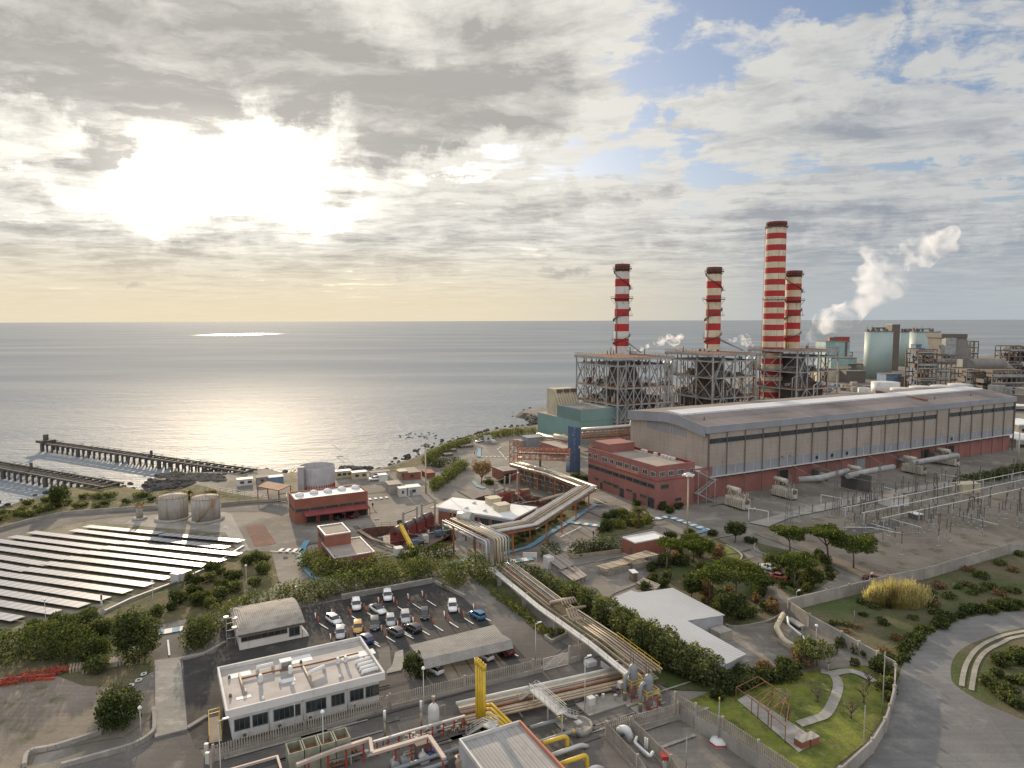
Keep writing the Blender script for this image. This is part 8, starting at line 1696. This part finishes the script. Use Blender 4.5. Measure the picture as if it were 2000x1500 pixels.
# ---------------- piers ----------------
def pier(a, b, wd, label, n, gap_rungs=True):
 A, B_ = G(a[0], a[1], .8), G(b[0], b[1], .8); d = B_ - A; L_ = d.length; d /= L_; nn = Vector((-d.y, d.x, 0)); t = empty('pier', Vector((B_.x, B_.y, 0)), label, 'pier', 'derelict concrete piers')
 for o_ in (-wd / 2, wd / 2): s = MB(); s.beam(A + nn * o_, B_ + nn * o_, .55, .6); s.build('deck_beam', M_cdark, t)
 s = MB()
 for i in range(n): p = A + d * L_ * (i + .5) / n; s.beam(p - nn * wd * .5, p + nn * wd * .5, .5, .35)
 s.build('cross_beams', M_cdark, t)
 for i in range(n):
  p = A + d * L_ * (i + .3) / n; s = MB()
  for o_ in (-wd / 2, wd / 2): s.beam((p + nn * o_) * 1 - ZX * 5, p + nn * o_ - ZX * .4, .6 if i % 7 else 1.2)
  s.beam(p - nn * (wd / 2 + .4) - ZX * .7, p + nn * (wd / 2 + .4) - ZX * .7, .8, .5); s.build('pile_bent', M_cdark, t)
 s = MB(); random.seed(n)
 for i in range(n):
  if random.random() < .6: p = A + d * L_ * (i + .5) / n + nn * wd * .5; s.beam(p, p + d * L_ / n * .8 + ZX * .9, .15); s.beam(p + ZX * .9, p + d * L_ / n + ZX * .9, .15)
 s.build('broken_rail', M_dsteel, t); MB().cbox(A + d * L_ * .55 + nn * wd * .3, .8, .8, 2.4).build('hut', M_cdark, t); MB().cbox(A, wd + 1, wd + 1, 1.2, ax=d).build('end_block', M_cdark, t); MB().cbox(A + ZX * 1.2, 1.6, 1.6, 2.6).build('end_post', M_cdark, t)
M_cdark = mat('wet_dark_concrete', (.10, .095, .085), (.06, .055, .05), .3, .85, fine=.3)
pier((90, 864), (492, 920), 5, 'derelict dark concrete pier, the longer and further one', 34); pier((-120, 887), (222, 948), 7, 'derelict dark concrete pier nearer the shore scrub', 30)
s = MB(); random.seed(31); n_r = 0
def rock(p, r):
 k = s.addv([p + Vector((r * random.uniform(.7, 1.1) * math.cos(a) * math.cos(b), r * random.uniform(.7, 1.1) * math.sin(a) * math.cos(b), r * .6 * math.sin(b))) for b in (-.5, .6) for a in (0, 1.25, 2.5, 3.8, 5.0)] + [p + ZX * r * .6])
 for i in range(5): j = (i + 1) % 5; s.addf((k + i, k + j, k + 5 + j, k + 5 + i)); s.addf((k + 5 + i, k + 5 + j, k + 10))
cw = gp(cst)
for a, b in zip(cw, cw[1:]):
 L_ = (b - a).length; dense = 1.4 if a.length < 420 else .35; d = (b - a); nn = Vector((-d.y, d.x, 0)).normalized()
 if a.length > 900: continue
 for i in range(int(L_ * dense)): rock(a.lerp(b, random.random()) + nn * random.uniform(-.5, 8) - ZX * random.uniform(.2, 3.0), random.uniform(.4, 1.5))
for i in range(420):
 f = random.random(); x = 308 + f * 130; y = 929 + f * 2 + random.uniform(-5, 9) * (1 if x > 330 else .4); rock(G(x, y) - ZX * random.uniform(0, .4), random.uniform(.5, 1.6))
for i in range(60): rock(G(random.uniform(665, 722), random.uniform(913, 917), -3) + ZX * .2, random.uniform(.6, 1.6))
for i in range(30): rock(G(random.uniform(780, 860), random.uniform(845, 858), -3) + ZX * .0, random.uniform(.4, .9))
s.build('shore_rocks', M_rock, kind='stuff', label='dark boulders tumbled along the water edge', cat='rocks')
# ---------------- transformers and substation ----------------
M_tr = mat('transformer_cream', (.50, .46, .38), (.42, .38, .31), .5, .7, fine=.12, streak=.3)
def transformer(x, y, label, sc_=1.0):
 p = G(x, y); t = empty('transformer', p, label, 'transformer', 'cream power transformers'); a, b = -VX, UX; P = lambda u, v, z: p + (a * u + b * v + ZX * z) * sc_
 MB().box(P(-4, -1.3, .5), a * 8 * sc_, b * 2.6 * sc_, ZX * 2.9 * sc_).build('tank', M_tr, t); MB().cyl(P(-4.3, .2, 5.6), P(.6, .2, 5.6), .75 * sc_, n=14).build('conservator', M_tr, t)
 for i in range(9): u = -3.6 + i * .9; s = MB(); s.box(P(u, -1.75, .7), a * .25 * sc_, b * .45 * sc_, ZX * 2.4 * sc_); s.build('rib', M_tr, t)
 for u in (-4.6, 3.9):
  for k in range(2): MB().cyl(P(u, -.2, 1.3 + k * 1.5), P(u + .6, -.2, 1.3 + k * 1.5), .7 * sc_, n=12).build('cooling_fan', M_dsteel if k else M_tr, t)
 for i, u in enumerate((1.2, 2.4, 3.6)): MB().lathe(P(u, 0, 3.4), [(.28, 0), (.18, .3), (.26, .5), (.16, .7), (.24, .9), (.14, 1.1), (.05, 2.4)], 10).build('bushing', M_tan, t)
 s = MB(); random.seed(int(x))
 for i in range(10): q = P(random.uniform(-4, 4), random.uniform(-1.2, 1.2), 3.4); s.tube([q, q + ZX * random.uniform(.6, 2), q + ZX * random.uniform(.6, 2) + a * random.uniform(-1.5, 1.5)], .12, 6)
 s.build('pipework', M_tr, t); s = MB()
 for u in (-3.3, -1, 1.2, 3.4): s.box(P(u, -1.2, 0), a * .5, b * 2.4, ZX * .5)
 s.build('feet', M_dsteel, t)
for x, y, lab in ((1440, 992, 'cream transformer nearest the pink offices'), (1532, 972, 'second cream transformer from the left, in front of the hall'), (1676, 946, 'cream transformer half hidden behind the dark blast wall'), (1785, 925, 'fourth cream transformer from the left'), (1850, 908, 'rightmost cream transformer under the pale duct')): transformer(x, y, lab)
a, b = G(1641, 962), G(1688, 956); a2 = G(1642, 950); s = MB(); d = (b - a).normalized() if False else -VX; h_ = 6.2; s.prism([G(1642, 952), G(1642, 952) - VX * 11, G(1642, 952) - VX * 11 + UX * .6, G(1642, 952) + UX * .6], 0, h_); s.build('blast_wall', mat('dark_blast_wall', (.10, .095, .085), None, .3, .9), label='dark blast wall between two transformers', cat='wall')
for i, (x, y) in enumerate(((1400, 958), (1492, 945), (1590, 942), (1745, 912), (1815, 905))):
 p = G(x, y); t = empty('switch_cubicle', p, ['dark boxed switchgear behind the first transformer', 'dark boxed switchgear behind the second transformer', 'dark boxed switchgear left of the blast wall', 'dark boxed switchgear behind the fourth transformer', 'dark boxed switchgear behind the fifth transformer'][i], 'switchgear'); MB().gbox(p - VX * 2, 5, 4, 2.2, 4.6).build('box', M_dsteel, t)
 for u in (0.3, 4.4): MB().beam(p + UX * u - VX * 1.8, p + UX * u - VX * 1.8 + ZX * 2.2, .3).build('leg', M_dsteel, t)
 MB().gbox(p - VX * 6, 1.6, 4, 3.0, 3.8).build('bus_duct', M_steel, t)
for i, pts in enumerate((((1560, 937, 5), (1600, 934, 6), (1655, 920, 6)), ((1655, 930, 5.5), (1700, 920, 6.5), (1745, 912, 6.5)), ((1780, 905, 6), (1830, 896, 6.5), (1870, 890, 6.5)))): pipe(pts, 1.0, M_steel, ['long grey bus duct between second transformer and blast wall', 'long grey bus duct right of the blast wall', 'long grey bus duct above the rightmost transformer'][i], 'duct')
M_lat = mat('lattice_grey', (.17, .165, .16), (.12, .11, .10), .5, .7, fine=.1)
def lattice(x, yb, yt, label, arm=True):
 p = G(x, yb); h_ = hgt(p, yt); t = empty('lattice_mast', p, label, 'lattice mast', 'thin lattice masts in the substation'); s = MB(); w_ = .8
 c = [(-1, -1), (1, -1), (1, 1), (-1, 1)]; n = int(h_ / 1.6)
 for a, b in c: s.beam(p + Vector((a * w_, b * w_, 0)), p + Vector((a * w_ * .25, b * w_ * .25, h_)), .09)
 for i in range(n):
  f0, f1 = i / n, (i + 1) / n; k0, k1 = w_ * (1 - .75 * f0), w_ * (1 - .75 * f1)
  for j in range(4): (a, b), (a2_, b2_) = c[j], c[(j + 1) % 4]; s.beam(p + Vector((a * k0, b * k0, h_ * f0)), p + Vector((a2_ * k1, b2_ * k1, h_ * f1)), .05)
 s.build('mast', M_lat, t)
 return t, p, h_
tw = []
for (x0, y0, t0), (x1, y1, t1), lab in (((1413, 958, 868), (1444, 952, 865), 'first'), ((1500, 950, 860), (1527, 945, 856), 'second'), ((1645, 925, 842), (1672, 920, 838), 'third'), ((1858, 890, 812), (1888, 884, 810), 'fourth')):
 A_ = lattice(x0, y0, t0, 'left lattice mast of the %s gantry before the hall wall' % lab); B_ = lattice(x1, y1, t1, 'right lattice mast of the %s gantry before the hall wall' % lab)
 s = MB(); a = A_[1] + ZX * A_[2] * .8; b = B_[1] + ZX * B_[2] * .8; s.beam(a, b, .12); s.beam(a - ZX * .8, b - ZX * .8, .12)
 for i in range(8): s.beam(a.lerp(b, i / 8) - ZX * .8 * (i % 2), a.lerp(b, (i + 1) / 8) - ZX * .8 * ((i + 1) % 2), .07)
 s.build('gantry_beam', M_lat, label='lattice beam joining the two masts of the %s gantry' % lab, cat='beam')
 M_ins = mat('green_insulator', (.04, .14, .12), None, 1, .4, fine=0)
 for i, f in enumerate((0, .5, 1)): p = a.lerp(b, f); s = MB(); s.cyl(p, p + UX * 3.2 - VX * 3.4 - ZX * 2.4, .16, n=6); s.build('insulator_string', M_ins, label='dark green insulator string hanging from the gantry before the hall', cat='insulator', group='green insulator strings')
for i, (x, yb, yt) in enumerate(((1540, 1024, 928), (1632, 1006, 908), (1715, 985, 905), (1788, 968, 900))): lattice(x, yb, yt, ['tall lattice mast behind the round street tree and pines', 'tall lattice mast left of the white gate frames', 'tall lattice mast before the pale equipment house', 'tall lattice mast near the middle of the busbars'][i])
post = empty('insulator_post', (0, 0, 0), 'slim grey insulator post standing on the substation gravel', 'insulator post', 'insulator posts in the substation'); MB().lathe((0, 0, 0), [(.09, 0), (.09, 2.6)], 8).build('stand', M_steel, post); MB().lathe((0, 0, 2.6), sum([[(.07, .0 + k * .3), (.14, .12 + k * .3)] for k in range(9)], []) + [(.2, 2.8), (.2, 2.95)], 8).build('insulator', M_dsteel, post); MB().cbox((0, 0, 0), .9, .9, .3).build('footing', M_conc, post)
ip = [(1560, 1020), (1586, 1018), (1611, 1013), (1643, 1008), (1664, 1005), (1690, 1000), (1700, 1003), (1722, 1000), (1668, 1038), (1690, 1042), (1712, 1036), (1735, 1048), (1762, 1044), (1798, 1010), (1804, 1040), (1822, 1030), (1835, 1040), (1855, 1058), (1780, 1042), (1747, 1068), (1760, 1085), (1832, 1068), (1848, 1052), (1880, 1035), (1918, 1046), (1825, 992), (1852, 985), (1900, 985), (1908, 1000), (1932, 990), (1950, 1018), (1965, 992), (1985, 1030), (1990, 1005), (1806, 962), (1824, 960), (1830, 962), (1845, 958), (1868, 955), (1865, 962), (1748, 975), (1760, 970)]
for i, (x, y) in enumerate(ip): p = G(x, y); o_ = post if i == 0 else copy_tree(post); o_.location = p; o_.scale = (1, 1, random.uniform(.8, 1.3))
random.seed(90)
for i in range(110):
 x = random.uniform(1650, 2010); y = 1000 - (x - 1650) * .16 + random.uniform(-14, 95) * (.6 + .4 * (x - 1650) / 360)
 p = G(x, y); o_ = copy_tree(post); o_.location = p; o_.scale = (1, 1, random.uniform(.8, 1.5))
for i, (a, b, xs) in enumerate((((1646, 992), (2080, 905), 7), ((1683, 1002), (2080, 920), 7), ((1722, 1012), (2080, 936), 6))):
 h_ = 6.5; A, B_ = G(a[0], a[1], h_), G(b[0], b[1], h_); t = empty('busbar', Vector((A.x, A.y, 0)), ['upper of the three long pale busbars over the substation', 'middle of the three long pale busbars over the substation', 'lower of the three long pale busbars over the substation'][i], 'busbar', 'three long pale busbars'); MB().cyl(A, B_, .13, n=8).build('tube', M_pale, t)
 for k in range(xs + 1): p = A.lerp(B_, k / xs * .98 + .01); MB().cyl((p.x, p.y, 0), p - ZX * .1, .13, n=6).build('support', M_steel, t); MB().cbox((p.x, p.y, 0), 1, 1, .3).build('footing', M_conc, t)
for i, pts in enumerate((((1647, 1030, 4.2), (1702, 1030, 4.2), (1762, 1042, 4.2)), ((1700, 1022, 4.2), (1742, 1034, 4.2)), ((1735, 1012, 4.2), (1800, 1030, 4.2)), ((1870, 1005, 3), (1950, 1025, 3)))): pipe(pts, .1, M_pale, ['thin pale bus tube low over the left of the gravel', 'short pale bus tube low over the left of the gravel', 'thin pale bus tube in the middle of the gravel', 'thin pale bus tube at the right of the gravel'][i], 'bus tube')
for i, (x0, y0, x1, y1, yt) in enumerate(((1462, 1015, 1500, 1022, 992), (1603, 982, 1645, 990, 966), (1715, 958, 1751, 968, 948), (1837, 938, 1881, 945, 926))):
 a, b = G(x0, y0), G(x1, y1); h_ = hgt(a, yt); t = empty('height_gate', a, ['white goal like height gate nearest the pines', 'white goal like height gate, second from the left', 'white goal like height gate, third from the left', 'white goal like height gate furthest right'][i], 'height gate', 'white height gates'); s = MB(); s.beam(a, a + ZX * h_, .16); s.beam(b, b + ZX * h_, .16); s.beam(a + ZX * h_, b + ZX * h_, .16); s.build('frame', M_white, t)
cabin(1740, 1775, 992, 975, 5, M_wwall, 'pale equipment cabin under the busbars', M_tan, 0, 'equipment_cabin', 'cabin'); cabin(1880, 1915, 966, 948, 4, M_cream, 'cream cabin before the dark hedge at the right', M_cream, 0, 'equipment_cabin', 'cabin'); cabin(1790, 1802, 1018, 1006, 3, M_dsteel, 'small dark cabinet in the middle of the substation', M_wroof, 0, 'cabinet', 'cabinet')
flat('substation_slab', [(1645, 1036), (1700, 1024), (1788, 1008), (1790, 1020), (1720, 1040), (1665, 1050)], zp, M_asph); flat('road_slab', [(1462, 1022), (1560, 996), (1640, 978), (1760, 955), (1900, 935), (1905, 943), (1770, 965), (1650, 990), (1545, 1012), (1500, 1030)], zp, M_lconc)
for i, (a, b) in enumerate((((1527, 862, 0), (1760, 930, 0)), ((1500, 866, 0), (1700, 950, 0)), ((1672, 845, 0), (1950, 930, 0)), ((1645, 848, 0), (1900, 960, 0)))):
 A, B_ = G(a[0] , 946 if a[0] < 1600 else 921), G(b[0], b[1] + 60); A = A + ZX * 13; B_ = B_ + ZX * 7; s = MB(); s.tube([A.lerp(B_, k / 8) - ZX * 3 * math.sin(math.pi * k / 8) for k in range(9)], .05, 4); s.build('overhead_wire', M_steel, label='thin overhead wire sagging from the gantries across the substation', cat='wire', group='overhead wires')
s = MB(); random.seed(8); P0 = G(60, 1318)
for i in range(900):
 x = random.uniform(-30, 128); y = 1333 - x * .20 + random.uniform(-11, 9) * (1 - abs(x - 50) / 110); a = G(x, y, random.uniform(.1, .6)); d = Vector((random.uniform(-1, 1), random.uniform(-1, 1), random.uniform(-.3, .3))); s.tube([a, a + d * .5, a + d * .9 + Vector((0, .2, .1))], .035, 3)
s.build('orange_netting', mat('orange_net', (.42, .07, .03), (.30, .05, .03), 1, .8), label='heap of tangled orange netting at the gravel yard corner', cat='netting', loc=P0)
for i, (a, b) in enumerate((((48, 1327), (108, 1322)), ((52, 1331), (106, 1328)), ((0, 1340), (36, 1333)))): s = MB(); s.beam(G(*a) + ZX * .25, G(*b) + ZX * .25, .3, .4); s.build('orange_pole_bundle', MATS['orange_net'], label=['upper bundle of orange poles lying on the gravel', 'lower bundle of orange poles lying on the gravel', 'short bundle of orange poles at the left edge'][i], cat='poles')
for i, (x, y) in enumerate(((150, 1312), (160, 1318), (135, 1316), (200, 1308), (214, 1305))): s = MB(); q = G(x, y); [s.box(q + UX * k * .45, UX * .3, VX * 2.2, ZX * (.5 + .1 * i)) for k in range(5)]; s.build('pallet_stack', M_conc if i > 2 else M_tan, label=['grey pallets beside the orange netting, middle', 'grey pallets beside the orange netting, nearer', 'grey pallets beside the orange netting, left', 'flat slab pile under the small tree', 'flat slab pile right of the small tree'][i], cat='pallets')
M_wl = M_white
for x, y, w_ in ((255, 1344, 9), (270, 1334, 10), (280, 1322, 8)): P = gp([(x - w_ / 2, y), (x + w_ / 2, y - 2), (x + w_ / 2 + 2, y - 7), (x - w_ / 2 + 2, y - 5), (x - w_ / 2, y)]); strip(MB(), P, .25, zp).build('painted_box', M_white, kind='structure')
